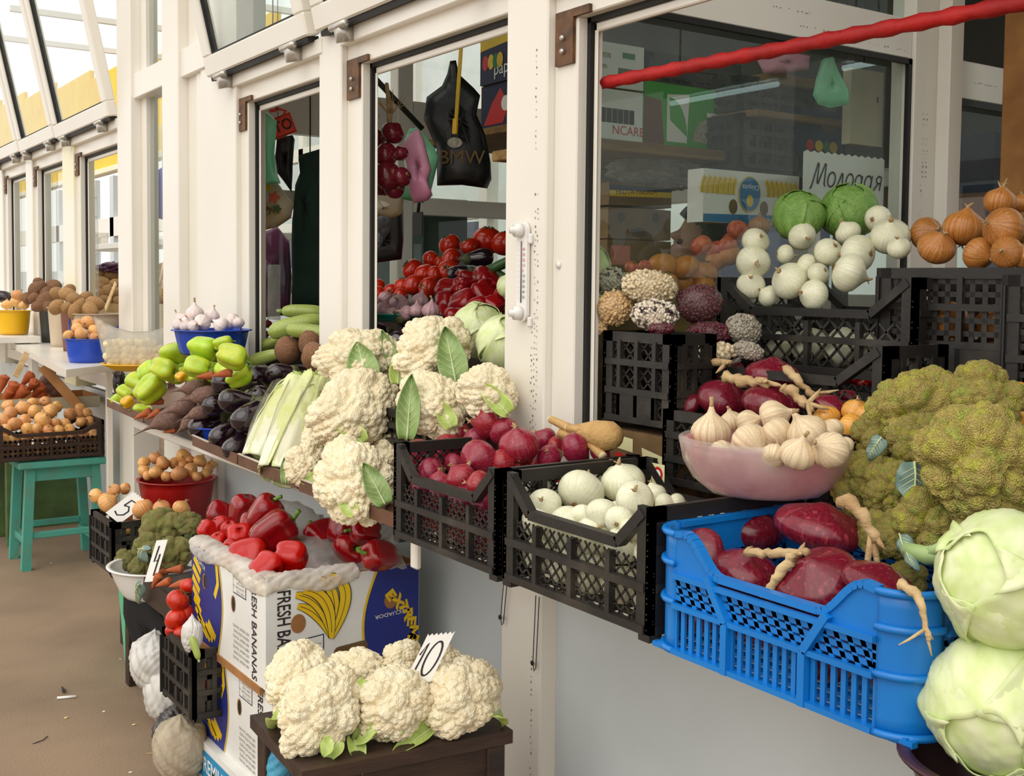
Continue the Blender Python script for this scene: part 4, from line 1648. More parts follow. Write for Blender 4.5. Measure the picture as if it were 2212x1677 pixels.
def arc(cx, cy, rx, ry, a0, a1, n=14):
    return [(cx + rx * math.cos(math.radians(a0 + (a1 - a0) * i / n)), cy + ry * math.sin(math.radians(a0 + (a1 - a0) * i / n))) for i in range(n + 1)]


def crumple(G, amp, seed, freq=3.0):
    G = np.asarray(G, float)
    s = G.shape
    P = G.reshape(-1, 3)
    rng = np.random.default_rng(seed)
    o = np.zeros_like(P)
    for k in range(7):
        kk = rng.normal(0, freq * (1 + 0.6 * k), 3)
        o += np.outer(np.abs(np.sin(P @ kk + rng.uniform(0, 6.28))) - 0.6, rng.normal(0, 1, 3)) / (1 + 0.5 * k)
    return (P + o * amp).reshape(s)


def blob_bag(name, label, cat, loc, rx, ry, rz_, m, seed=0, knot=0.4, fold=0.06, sub=5, axis=(0, 0, 1), group=None, freq=4.0):
    """a filled bag, gathered at the top, with folds"""
    D, Fc = icos(sub)
    rng = np.random.default_rng(seed)
    th = np.arctan2(D[:, 1], D[:, 0])
    r = np.ones(len(D))
    f = np.zeros(len(D))
    for k in range(6):
        kk = rng.normal(0, freq * (1 + 0.4 * k), 3)
        f += (np.abs(np.sin(D @ kk + rng.uniform(0, 6.28))) - 0.6) / (1 + 0.5 * k)
    r += fold * f
    up = np.clip((D[:, 2] - 0.55) / 0.45, 0, 1)
    r *= 1 - 0.25 * up
    V = D * r[:, None]
    V[:, :2] *= (1 - 0.75 * up ** 1.5)[:, None]
    V[:, 2] += knot * up ** 2
    V[:, :2] *= (1 + 0.25 * up * np.sin(7 * th) * (up > 0.1))[:, None]
    V *= np.array([rx, ry, rz_])
    o = put(name, mesh(name, V, Fc, m), None, loc)
    o.rotation_mode = 'QUATERNION'
    o.rotation_quaternion = Vector(axis).normalized().to_track_quat('Z', 'Y')
    return tag(o, label, cat, group)


def hanging_bag(label, top, w, h, dep, m, seed=0, rz=0.0, neck=0.25, name='plastic_bag', group=None, fold=0.02, sway=0.0):
    """a carrier bag hanging from its handles: narrow at the hook, wide and folded below"""
    n, k = 40, 22
    V = []
    rng = np.random.default_rng(seed)
    p = rng.uniform(0, 6.28, 4)
    for i in range(k):
        t = i / (k - 1)
        wid = w * (neck + (1 - neck) * min(1, t * 2.6) ** 0.7) * (1 - 0.06 * math.sin(3 * t + p[0]))
        dp = dep * (0.3 + 0.7 * min(1, t * 2.2)) * (1 if t < 0.93 else (1 - t) / 0.07 * 0.9 + 0.1)
        for j in range(n):
            a = 2 * math.pi * j / n
            f = 1 + fold / max(dep, 0.01) * (math.sin(5 * a + p[1] + 2 * t) + 0.6 * math.sin(11 * a + p[2] + 5 * t)) * 0.5
            cx = math.copysign(abs(math.cos(a)) ** 0.7, math.cos(a))
            V.append((wid / 2 * cx * (1 + 0.04 * math.sin(9 * t + p[3])) + sway * t, dp / 2 * math.sin(a) * f, -h * t))
    Fc = [(i * n + j, (i + 1) * n + j, (i + 1) * n + (j + 1) % n, i * n + (j + 1) % n) for i in range(k - 1) for j in range(n)]
    Fc += [tuple(range(n)), tuple(range((k - 1) * n + n - 1, (k - 1) * n - 1, -1))]
    o = put(name, mesh(name, V, Fc, m), None, top, (0, 0, rz))
    tag(o, label, 'bag', group)
    hk = MB().tube([(0, 0, 0.05), (0.012, 0, 0.03), (0, 0, -0.01)], 0.004, 6)
    put('hook', hk.mesh('hook', 'tube_metal'), o)
    return o


def flat_bag(label, top, poly, dep, m, rz=0.0, seed=0, name='plastic_bag', group=None, amp=0.01):
    """a bag with a measured outline (u across, v down, metres), filled to depth dep with soft edges"""
    pts = np.array(poly, float)
    n = len(pts)
    c = pts.mean(0)
    rings = [1.0, 0.985, 0.9, 0.7, 0.4, 0.05]
    hts = [0.0, 0.4, 0.75, 0.95, 1.0, 1.0]
    rng = np.random.default_rng(seed)
    ks = rng.normal(0, 16, (5, 2))
    ph = rng.uniform(0, 6.28, 5)
    fld = lambda q: sum(math.sin(float(q @ ks[i]) + ph[i]) for i in range(5)) * amp * 0.4
    V = []
    for s in (1, -1):
        for r_, h_ in zip(rings, hts):
            for q in pts:
                x = c + (q - c) * r_
                V.append((x[0], -s * (dep / 2 * h_ + 0.001 + (fld(x) if h_ else 0)), -x[1]))
    m_ = len(rings)
    Fc = []
    for s in (0, 1):
        o_ = s * m_ * n
        for i in range(m_ - 1):
            for j in range(n):
                a, b, c2, d = o_ + i * n + j, o_ + i * n + (j + 1) % n, o_ + (i + 1) * n + (j + 1) % n, o_ + (i + 1) * n + j
                Fc.append((a, b, c2, d) if s else (d, c2, b, a))
        Fc.append(tuple(o_ + (m_ - 1) * n + j for j in range(n)))
    for j in range(n):
        Fc.append((j, (j + 1) % n, m_ * n + (j + 1) % n, m_ * n + j))
    o = put(name, mesh(name, V, Fc, m), None, top, (0, 0, rz))
    return tag(o, label, 'bag', group)


def densify(poly, k=4):
    out = []
    for (a, b), (c, d) in zip(poly, poly[1:] + poly[:1]):
        for i in range(k):
            out.append((a + (c - a) * i / k, b + (d - b) * i / k))
    return out


# ================================================================== right part: crates on the ledge
red_c = crate('black mesh crate of red onions beside the cauliflower tray', (1.2, 2.225, 0.834), RZ, 0.42, 0.36, 0.208, cell=0.022)
white_c = crate('black mesh crate of white onions between red onions and blue crate', (1.2, 1.785, 0.834), RZ, 0.425, 0.36, 0.208, cell=0.026)
blue_crate('bright blue crate of flat purple onions on the ledge corner', (1.2, 1.352, 0.826), RZ, 0.488, 0.36, 0.19)
fs = Face((0.01, 0.3479, 0.155), (1, 0, 0), (0, 0, 1))
decal(white_c, fs, [(0.02, 0), (0.06, 0), (0.06, 0.045), (0.02, 0.045)], 'box_cream', name='sticker')
decal(white_c, fs, circ(0.04, 0.024, 0.015), 'box_red', 0.0014, name='sticker_ring')
decal(white_c, fs, circ(0.04, 0.024, 0.009), 'paper', 0.0018, name='sticker_ring')

pile('red_onion', 'glossy red onion', 'in the left black crate', [
    [(995, 940, 28, 1.44), (1026, 950, 29, 1.42), (1053, 911, 38, 1.44), (1090, 934, 34, 1.46), (1177, 950, 27, 1.50)],
    [(966, 974, 38, 1.36), (1121, 963, 45, 1.40), (1203, 966, 25, 1.50), (1242, 969, 35, 1.46), (1297, 979, 23, 1.50)],
    [(903, 982, 35, 1.30), (981, 1003, 25, 1.34), (1034, 990, 41, 1.32), (1087, 1001, 31, 1.36), (1150, 995, 29, 1.44), (1187, 987, 27, 1.46)],
    [(931, 1021, 33, 1.27), (949, 1040, 25, 1.255), (995, 1032, 34, 1.26), (1034, 1048, 31, 1.25), (1066, 1040, 25, 1.28)]], 'red onions on top of the left crate')
pile('white_onion', 'shiny white onion', 'in the right black crate', [
    [(1309, 1026, 33, 1.46), (1346, 1043, 48, 1.43, (-.2, .8, .3)), (1412, 1069, 28, 1.46), (1438, 1092, 27, 1.44), (1463, 1090, 24, 1.46)],
    [(1160, 1051, 38, 1.32, (.1, .9, .2)), (1208, 1063, 22, 1.38), (1255, 1063, 51, 1.34, (.3, .5, -.6)), (1371, 1079, 42, 1.34, (-.1, .6, .8))],
    [(1176, 1092, 38, 1.26), (1258, 1117, 30, 1.27), (1301, 1111, 37, 1.26, (-.2, -.6, .7)), (1338, 1124, 32, 1.25), (1367, 1146, 30, 1.25)]], 'white onions on top of the right crate')


def fill(k, label, c, w, l, h, r, nx, ny, nz, group):
    rng = random.Random(len(label))
    for iz in range(nz):
        for ix in range(nx):
            for iy in range(ny):
                if iy > 0 and ix not in (0, nx - 1) and iz < nz - 1 and iy < ny - 1:
                    continue
                p = Vector((r + 0.012 + (w - 2 * r - 0.024) * ix / max(1, nx - 1), r + 0.014 + (l - 2 * r - 0.028) * iy / max(1, ny - 1), r + 0.012 + iz * r * 1.75))
                p += Vector((rng.uniform(-1, 1), rng.uniform(-.3, .6), rng.uniform(-.4, .4))) * r * 0.15
                q = c.matrix_basis @ p
                make(k, label, q, r * rng.uniform(0.9, 1.04), (rng.gauss(0, 1), rng.gauss(0, 1), rng.gauss(0, 1)), group=group, parts=False)


fill('red_onion', 'red onion lower in the left black crate, seen through its mesh', red_c, 0.42, 0.36, 0.2, 0.036, 5, 3, 2, 'red onions inside the left crate')
fill('white_onion', 'white onion lower in the right black crate, seen through its mesh', white_c, 0.425, 0.36, 0.2, 0.038, 5, 3, 2, 'white onions inside the right crate')

# forked root lying on the red onions
pr = thing('parsnip_root', 'pale forked parsnip root lying on the red onions', 'root', at(1290, 940, x=1.50))
b = MB()
A, B, C_ = at(1334, 945, x=1.50), at(1290, 938, x=1.50), at(1232, 934, x=1.50)
b.tube([A, A.lerp(B, 0.12), A.lerp(B, 0.4), B, B.lerp(C_, 0.5), C_], [0.006, 0.024, 0.032, 0.030, 0.022, 0.013], 14)
put_world('root_body', b.mesh('root_body', 'parsnip'), pr)
for (s, e, r) in (((1250, 935), (1190, 906), 0.010), ((1245, 945), (1208, 936), 0.011), ((1262, 930), (1226, 925), 0.010), ((1270, 950), (1232, 948), 0.010), ((1270, 952), (1302, 985), 0.011), ((1285, 955), (1262, 941), 0.008)):
    p0, p1 = at(*s, x=1.49), at(*e, x=1.48)
    o = put_world('side_root', MB().tube([p0, p0.lerp(p1, 0.5), p1], [r * 1.25, r, r * 0.85], 9).mesh('side_root', 'parsnip'), pr)
    d = (p1 - p0).normalized()
    put_world('cut_end', MB().tube([p1 - d * 0.001, p1 + d * 0.0015], r * 0.84, 9).mesh('cut_end', 'cut_end'), pr)


def dstem(root, pix, x, r0=0.009, r1=0.005, m='dry_stem', dx=0.0, fray=True):
    P = [at(a, b_, x=x + dx * i) for i, (a, b_) in enumerate(pix)]
    Q = []
    for i in range(len(P) - 1):
        for k in range(4):
            Q.append(P[i].lerp(P[i + 1], k / 4) + Vector((random.gauss(0, .002), random.gauss(0, .002), random.gauss(0, .002))))
    Q.append(P[-1])
    n = len(Q)
    b = MB()
    b.tube(Q, [(r0 + (r1 - r0) * i / n) * random.uniform(0.75, 1.25) for i in range(n)], 7)
    if fray:
        for s in range(3):
            v = Vector((random.gauss(0, 1), random.gauss(0, 1), random.gauss(0, 1))) * 0.010
            b.tube([Q[-3], Q[-1] + v, Q[-1] + (Q[-1] - Q[-3]) * 0.5 + v * 1.6], [r1 * 0.8, r1 * 0.6, 0.0008], 5)
    return put_world('dry_stem', b.mesh('dry_stem', m), root)


def flat_onion(px, py, rp, x, axis, label, group, sc=(1, 1, 1), var=0):
    p = at(px, py, x=x)
    return make('purple_onion', label, p, rp * mpp(p), dirw(*axis), group=group, sc=sc, var=var)


G1 = 'flat purple onions in the blue crate'
o1 = flat_onion(1514, 1193, 54, 1.265, (-.5, .45, .6), 'tilted purple onion in left corner of the blue crate', G1)
dstem(o1, [(1480, 1135), (1462, 1112), (1430, 1108), (1395, 1128)], 1.30, .012, .006, dx=-.02)
o2 = flat_onion(1626, 1142, 66, 1.44, (.15, .9, .25), 'purple onion behind, left of the biggest in blue crate', G1, (1, 1, 1.05), 1)
o3 = flat_onion(1772, 1140, 96, 1.42, (.16, .93, .15), 'biggest flat purple onion with trailing stem atop blue crate', G1, (1, 1, .82), 2)
dstem(o3, [(1812, 1085), (1850, 1092), (1872, 1130), (1894, 1172)], 1.40, .011, .008)
o4 = flat_onion(1610, 1236, 74, 1.29, (.1, .9, .25), 'purple onion with cracked skin at left front of blue crate', G1)
dstem(o4, [(1616, 1188), (1660, 1200), (1700, 1196), (1742, 1193)], 1.27, .009, .006)
o5 = flat_onion(1764, 1258, 94, 1.285, (-.38, .72, .35), 'purple onion with black stain in middle front of blue crate', G1, (1, 1, 1.0), 1)
dstem(o5, [(1718, 1200), (1690, 1225), (1672, 1262), (1648, 1302)], 1.25, .008, .006, dx=-.008)
o6 = flat_onion(1899, 1262, 80, 1.30, (.25, .9, .2), 'purple onion with hanging stem at right of blue crate', G1, (1, 1, .85), 2)
dstem(o6, [(1945, 1258), (1978, 1285), (1992, 1330), (2006, 1384)], 1.20, .007, .003, dx=-.004)
fill('purple_onion', 'purple onion lower in the blue crate, seen through the holes', bpy.data.objects['plastic_crate.002'], 0.488, 0.36, 0.19, 0.05, 4, 2, 1, 'purple onions inside the blue crate')

# garlic in the film-wrapped pink bowl
bc = at(1652, 1040, x=1.47)
bowl = basin('pink bowl in clear film, heaped with garlic', (bc.x, bc.y, 1.046), 0.095, 0.142, 0.082, 'pink_film', curve=0.55, lip=0.004, name='bowl', cat='bowl')
put('wrap_film', MB().lathe([(0.097, -0.002), (0.125, 0.02), (0.142, 0.05), (0.150, 0.088), (0.143, 0.093)], 40, lambda th, t: 1 + 0.012 * math.sin(9 * th) + 0.008 * math.sin(23 * th), True).mesh('wrap_film', 'clear_film'), bowl)
pile('garlic', 'cream garlic bulb', 'in the pink bowl', [
    [(1580, 912, 26, 1.53, (-.2, .8, .3)), (1618, 916, 30, 1.52, (.6, .4, .5)), (1671, 901, 37, 1.52, (.9, .3, .2)), (1796, 931, 28, 1.50)],
    [(1536, 934, 43, 1.45, (.0, .9, .1)), (1620, 956, 42, 1.40, (.4, -.5, .7)), (1675, 938, 37, 1.44, (.5, -.6, .4)), (1743, 936, 43, 1.46, (-.5, .7, .2))],
    [(1506, 980, 28, 1.43), (1558, 982, 30, 1.40), (1672, 985, 28, 1.38), (1723, 982, 38, 1.39, (.2, .8, .4)), (1793, 973, 41, 1.42, (-.7, .3, .5)), (1822, 964, 22, 1.46)]], 'garlic bulbs in the pink bowl')

# crate of purple onions behind the bowl
E0 = at(1432, 885, x=1.60)
cE = crate('low black crate behind garlic bowl, filled with purple onions', (1.60, E0.y, 0.985), RZ, 0.52, 0.26, 0.155, group=None, cell=0.03, flat=True)
G2 = 'flat purple onions behind the garlic bowl'
e1 = flat_onion(1561, 806, 48, 1.80, (-.2, .9, .2), 'purple onion at back left behind the garlic bowl', G2)
dstem(e1, [(1528, 800), (1515, 815), (1530, 790), (1560, 780), (1578, 785)], 1.74, .010, .008)
e2 = flat_onion(1668, 812, 60, 1.80, (.1, .9, .1), 'dark purple onion at back right behind garlic bowl', G2, var=1)
dstem(e2, [(1695, 790), (1715, 810), (1740, 840), (1778, 868)], 1.74, .009, .006)
e3 = flat_onion(1561, 862, 56, 1.68, (.2, .8, .35), 'purple onion with pale stem at left behind garlic bowl', G2, (1, 1, 1.15), 2)
dstem(e3, [(1566, 812), (1600, 822), (1640, 826), (1662, 832)], 1.64, .012, .008)
e4 = flat_onion(1668, 870, 66, 1.66, (.1, .9, .2), 'purple onion with long frayed stem above the garlic', G2)
dstem(e4, [(1690, 838), (1715, 845), (1735, 870), (1757, 884)], 1.62, .010, .007)
flat_onion(1488, 876, 30, 1.67, (-.7, .5, .4), 'small purple onion at left end of low black crate', G2)
flat_onion(1796, 876, 34, 1.72, (.2, .8, .3), 'purple onion beside the golden onions', G2, var=1)
flat_onion(1836, 860, 26, 1.82, (.4, .8, .1), 'dark purple onion in shade behind golden onions', G2, var=2)
for k in range(5):
    flat_onion(1500 + 60 * k, 925, 40, 1.70, (random.gauss(0, .3), 1, .2), 'purple onion half hidden behind the garlic bulbs', G2 + ' hidden row')

pile('gold_onion', 'golden onion', 'between garlic and broccoli', [
    [(1848, 890, 31, 1.70), (1910, 866, 26, 1.74, (-.1, 1, .1)), (1888, 914, 24, 1.68)],
    [(1785, 903, 30, 1.66), (1840, 925, 32, 1.63), (1868, 903, 26, 1.68)]], 'golden onions beside the broccoli')
pile('gold_onion', 'golden onion', 'at right edge behind broccoli', [
    [(2200, 850, 26, 1.85)], [(2204, 892, 28, 1.80)], [(2207, 930, 25, 1.76)]], 'golden onions at the right edge')
cg = crate('black crate under the golden onions and broccoli', (1.60, 1.235, 0.835), RZ, 0.50, 0.36, 0.15, flat=True, cell=0.03)

# broccoli
GB = 'yellowish broccoli heads beside the golden onions'


def broc(px, py, rp, x, axis, label, k='broccoli', group=GB, sc=(1, 1, 1), stalk=True, var=0):
    p = at(px, py, x=x)
    o = make(k, label, p, rp * mpp(p), dirw(*axis), group=group, sc=sc, var=var)
    if stalk:
        put('stalk', MB().tube([(0, 0, -0.1), (0, 0, -0.7), (0.05, 0, -1.15)], [0.5, 0.32, 0.30], 12).mesh('stalk', 'stalk'), o)
    return o


b1 = broc(2112, 1010, 118, 1.50, (.1, .55, .8), 'largest yellowish broccoli head at right edge of heap')
broc(2116, 866, 78, 1.68, (.1, .8, .5), 'broccoli head on top of the heap, at the right', var=1)
b3 = broc(1985, 892, 88, 1.64, (-.2, .75, .6), 'broccoli head at upper middle of the heap', var=1)
b4 = broc(1985, 960, 62, 1.58, (-.1, .5, .8), 'broccoli head in the middle beneath the dark leaf')
broc(1912, 945, 62, 1.62, (-.4, .6, .6), 'broccoli head at upper left of heap beside golden onions')
broc(1868, 1045, 62, 1.56, (-.5, .4, .7), 'broccoli head at left touching the pink bowl', var=1)
broc(1925, 1060, 60, 1.53, (-.3, .5, .8), 'brownish broccoli head left of the blue green leaf')
broc(2030, 1125, 78, 1.50, (0, .4, .9), 'broccoli head below the blue green leaf', var=1)
b9 = broc(1912, 1158, 54, 1.46, (-.2, .6, .7), 'small bright broccoli head beside the purple onions')
broc(2140, 1120, 70, 1.50, (.2, .3, .8), 'broccoli head tucked above the white cabbage', var=1)
broc(1960, 1250, 40, 1.45, (0, .5, .6), 'small broccoli head low behind the blue crate')
broc(2010, 1030, 60, 1.62, (0, .5, .6), 'shaded broccoli head hidden behind the blue green leaf', stalk=False)
TW = dirw(0, .2, 1)
leaf_part(b4, at(1975, 998, x=1.47), at(1982, 1094, x=1.45), TW, 0.062, _bl, _bv, 1.0)
leaf_part(b3, at(2062, 888, x=1.50), at(2008, 926, x=1.50), dirw(.3, .6, .6), 0.03, _bl, _bv, 1.0)
leaf_part(b3, at(1905, 945, x=1.52), at(1870, 990, x=1.50), dirw(-.5, .3, .7), 0.035, _bl, _bv, 1.0)
leaf_part(b9, at(1945, 1155, x=1.42), at(1960, 1215, x=1.38), dirw(-.6, .2, .6), 0.03, _bl, _bv, 1.0)
put_world('cut_stalk', MB().tube([at(1955, 1185, x=1.41), at(2000, 1200, x=1.41), at(2060, 1195, x=1.43)], [0.010, 0.014, 0.018], 9).tube([at(2000, 1200, x=1.41), at(2040, 1178, x=1.41)], [0.010, 0.007], 8).mesh('cut_stalk', 'stalk'), b9)

# white cabbages and their basin at the right edge
p = at(2172, 1250, x=1.27)
make('cabbage', 'pale white cabbage on top at the right edge', p, 142 * mpp(p), dirw(-.75, .25, .5), spin=1.0, group='white cabbages at the right edge', var=0)
p = at(2160, 1527, x=1.27)
make('cabbage', 'pale green cabbage below, sitting in the dark basin', p, 150 * mpp(p), dirw(-.5, -.35, .7), spin=4.0, group='white cabbages at the right edge', var=1)
p = at(2190, 1660, x=1.28)
basin('dark maroon basin holding the lower cabbage', (p.x, p.y, 0.735), 0.085, 0.125, 0.085, 'basin_maroon', curve=0.7)
st = thing('plank_stand', 'dark plank stand below the maroon basin', 'stand', (p.x, p.y, 0.70))
put('plank', bx('plank', 'dark_wood', -0.12, 0.12, -0.3, 0.1, 0.0, 0.033), st)
for a in (-0.09, 0.09):
    for c_ in (-0.26, 0.07):
        put('leg', bx('leg', 'dark_wood', a - 0.02, a + 0.02, c_ - 0.02, c_ + 0.02, -0.70, 0), st)

# bags of beans and the crates they lie on
crate('black crate below the bean bags, next to the corner post', (1.62, 2.01, 1.095), RZ, 0.235, 0.125, 0.20, flat=True, cell=0.030, solid=True)
crate('black crate with slanted rim below the purple bean bags', (1.755, 1.92, 1.105), RZ, 0.58, 0.185, 0.185, cell=0.03, dip=0.4)
ct = carton('flat fruit carton with red and yellow label under bean crate', (1.62, 2.02, 0.835), RZ, 0.27, 0.3, 0.235, 'cardboard_dark', open_top=False)
fc = Face((0, 0, 0), (1, 0, 0), (0, 0, 1))
decal(ct, fc, [(0.06, 0.12), (0.26, 0.09), (0.26, 0.17), (0.06, 0.19)], 'box_red')
decal(ct, fc, [(0.0, 0.205), (0.12, 0.195), (0.12, 0.225), (0.0, 0.233)], 'box_cream')
decal(ct, fc, [(0.16, 0.15), (0.265, 0.135), (0.265, 0.19), (0.15, 0.21)], 'box_cream', 0.0012)
decal(ct, fc, [(0.09, 0.125), (0.15, 0.118), (0.16, 0.158), (0.10, 0.165)], 'print_green', 0.0012)
text(ct, fc, 'KOMI', 0.185, 0.168, 0.022, 'ink', rot=-0.13, k=0.0018)
text(ct, fc, '20', 0.215, 0.108, 0.02, 'paper', rot=-0.1, k=0.0018)


def bean_bag(px, py, rx, ry, x, m, label, seed=0, film='bean_film', tail=None, bean=0.0062, rot=0.0, depth=0.9):
    p = at(px, py, x=x)
    s = mpp(p)
    o = thing('bean_bag', label, 'bag of beans', p, group='small clear bags of beans')
    ex, ey, ez = dirw(math.cos(rot), math.sin(rot)), dirw(-math.sin(rot), math.cos(rot)), dirw(0, 0, 1)
    M = Matrix((ex * rx * s, ez * min(rx, ry) * s * depth, ey * ry * s)).transposed()
    rng = np.random.default_rng(seed)
    D, Fc = icos(3)
    D = D * lumps(D, seed, 0.05, 5, 2.0)[:, None]
    V = [M @ Vector(v) for v in D]
    put('film', mesh('film', V, Fc, film), o)
    # the beans pressed against the film
    n = int(4.2 * (rx * s) * (ry * s) * 3.14 / (bean * bean * 1.7))
    n = max(60, min(n, 420))
    C = fib(n, rng, 0.6)
    B, BF = icos(1)
    mb = MB()
    Mi = np.array(M)
    for c in C:
        c2 = c * (1 + 0.05 * rng.normal()) * 0.93
        q = Mi @ c2
        a = rng.normal(0, 1, 3)
        a /= np.linalg.norm(a)
        W = B * bean * 0.72
        W = W + np.outer(W @ a, a) * 0.75
        mb.add(W + q * (1 - bean * 0.5 / max(0.01, np.linalg.norm(q))), BF)
    ob = put('beans', mb.mesh('beans', m), o)
    ob['kind'] = 'stuff'
    core = [M @ Vector(v * 0.82) for v in D]
    put('bean_core', mesh('bean_core', core, Fc, m), o)
    if tail:
        a, b_ = at(tail[0], tail[1], x=x), at(tail[2], tail[3], x=x)
        G = np.zeros((7, 9, 3))
        for i in range(7):
            u = i / 6
            c = (a.lerp(b_, u) - p)
            for j in range(9):
                v = j / 8 - 0.5
                w_ = (0.35 + 0.65 * u) * ry * s * 1.1
                G[i, j] = c + ey * v * w_ + ez * 0.012 * math.sin(9 * v + 4 * u)
        put('twisted_end', MB().sheet(G, 0.001).mesh('twisted_end', 'clear_film'), o)
    return o


bean_bag(1313, 606, 43, 31, 1.70, 'beans_speck', 'speckled bean bag at the top left of the heap', 1)
bean_bag(1403, 619, 63, 37, 1.70, 'beans_white', 'biggest bag of white beans on top of the heap', 2, rot=-.12)
bean_bag(1274, 662, 30, 36, 1.64, 'beans_speck', 'milky bean bag pressed against the white window frame', 3, tail=(1280, 650, 1262, 612))
bean_bag(1328, 666, 40, 40, 1.655, 'beans_tan', 'bag of tan chickpeas hanging over the crate rim', 4, rot=.5, bean=.007)
bean_bag(1298, 705, 14, 20, 1.635, 'beans_tan', 'pointed corner bag of chickpeas below', 14, rot=-.5, bean=.007)
bean_bag(1414, 680, 53, 34, 1.67, 'beans_speck', 'black and white bean bag at the crate corner', 5)
bean_bag(1428, 711, 30, 12, 1.665, 'beans_purple', 'thin bag of purple beans under the speckled bag', 6)
bean_bag(1510, 656, 51, 42, 1.80, 'beans_purple', 'upper round bag of purple beans', 7)
bean_bag(1533, 720, 52, 25, 1.80, 'beans_purple', 'lower flat bag of purple beans', 8)
bean_bag(1606, 712, 40, 34, 1.86, 'beans_grey', 'slanting bag of greyish beans by the onion crate', 9, rot=-.5, bean=.005)
bean_bag(1546, 760, 48, 20, 1.76, 'beans_white', 'flat bag of big white beans below purple bags', 10, bean=.009)
bean_bag(1618, 758, 34, 20, 1.78, 'beans_grey', 'slack bag of grey beans next to white beans', 11, rot=-.3, bean=.005, tail=(1600, 775, 1570, 790))

# stacked crates behind, white and brown onions
c2 = crate('black crate of white onions standing before the glass partition', (1.95, 1.985, 1.205), RZ, 0.56, 0.34, 0.215, cell=0.042, dip=0.36, bw=0.005)
p3a = at(1888, 800, x=1.98)
c3 = crate('tall black crate of brown onions with round holes', (1.98, p3a.y, 1.205), RZ + 0.12, 0.37, 0.34, 0.235, cell=0.026, flat=True, style='holes', solid=True)
p4a = at(2158, 830, x=1.93)
crate('black crate cut by the right edge of the picture', (1.93, p4a.y, 1.19), RZ + 0.1, 0.36, 0.34, 0.235, flat=True, style='holes', cell=0.026)
crate('dark lower crate supporting the white onion crate', (1.96, 1.98, 0.835), RZ, 0.55, 0.34, 0.355, flat=True, cell=0.04)
crate('dark lower crate supporting the brown onion crate', (2.02, 1.30, 0.835), RZ, 0.40, 0.34, 0.34, flat=True, cell=0.04)
crate('dark lower crate at right edge under another crate', (1.98, 0.88, 0.835), RZ, 0.40, 0.34, 0.34, flat=True, cell=0.04)
pile('white_onion', 'large white onion', 'in crate by the glass', [
    [(1733, 511, 30, 2.10, (.1, -.2, .9)), (1832, 503, 28, 2.12, (-.5, .8, 0)), (1897, 474, 30, 2.18), (1923, 511, 43, 2.12)],
    [(1632, 522, 30, 2.03, (.2, .3, .9)), (1696, 550, 22, 2.06), (1790, 545, 32, 2.06), (1853, 548, 41, 2.06), (1942, 536, 26, 2.06)],
    [(1627, 567, 37, 2.0, (.0, -.1, .95)), (1742, 573, 25, 2.03), (1768, 592, 25, 2.02), (1834, 589, 42, 2.0)],
    [(1622, 617, 31, 1.99), (1706, 607, 41, 2.0), (1758, 637, 34, 1.99, (-.7, .1, .3)), (1660, 640, 24, 2.0)]], 'white onions in the crate by the glass')
fill('white_onion', 'white onion inside the crate by the glass, behind its lattice', c2, 0.56, 0.34, 0.2, 0.042, 6, 2, 1, 'white onions behind the lattice')
r_ = pile('brown_onion', 'brown onion', 'on the tall crate', [
    [(2160, 436, 35, 2.12, (.2, .9, .1)), (2206, 440, 22, 2.2)],
    [(2002, 506, 37, 2.18, (.3, .2, .8)), (2083, 493, 46, 2.12, (.1, .9, .2)), (2167, 493, 46, 2.06, (-.8, .2, .3)), (2210, 500, 30, 2.2)],
    [(2023, 535, 40, 2.06, (.1, .6, .6)), (2115, 548, 36, 2.05), (2175, 546, 35, 2.03), (2210, 555, 26, 2.05)]], 'brown onions on the tall crate')
fill('brown_onion', 'brown onion inside the tall crate, glimpsed through its holes', c3, 0.37, 0.34, 0.2, 0.042, 4, 2, 2, 'brown onions behind the holes')
tp = r_[0]
sp = at(2165, 415, x=2.12)
put_world('sprout', MB().tube([sp, at(2168, 402, x=2.12), at(2176, 385, x=2.12)], [0.004, 0.003, 0.001], 5).tube([sp, at(2160, 400, x=2.12), at(2156, 392, x=2.12)], [0.003, 0.002, 0.001], 5).mesh('sprout', 'dry_stem'), tp)
for px, py, rp, sp_, lb in ((1727, 467, 54, 0.4, 'dull green cabbage, left of the two under the sign'), (1834, 458, 60, 2.2, 'dull green cabbage, right of the two under the sign')):
    p = at(px, py, x=2.13 if px < 1800 else 2.24)
    make('cabbage_green', lb, p, rp * mpp(p), dirw(-.2, .6, .5), spin=sp_, group='green cabbages under the sign')
for k in range(4):
    p = at(1840 + 25 * k, 822 + (k % 2) * 10, x=2.0)
    make('red_pepper', 'small red pepper in deep shade behind golden onions', p, 13 * mpp(p), (random.gauss(0, 1), random.gauss(0, 1), 1), group='small red peppers in shade')

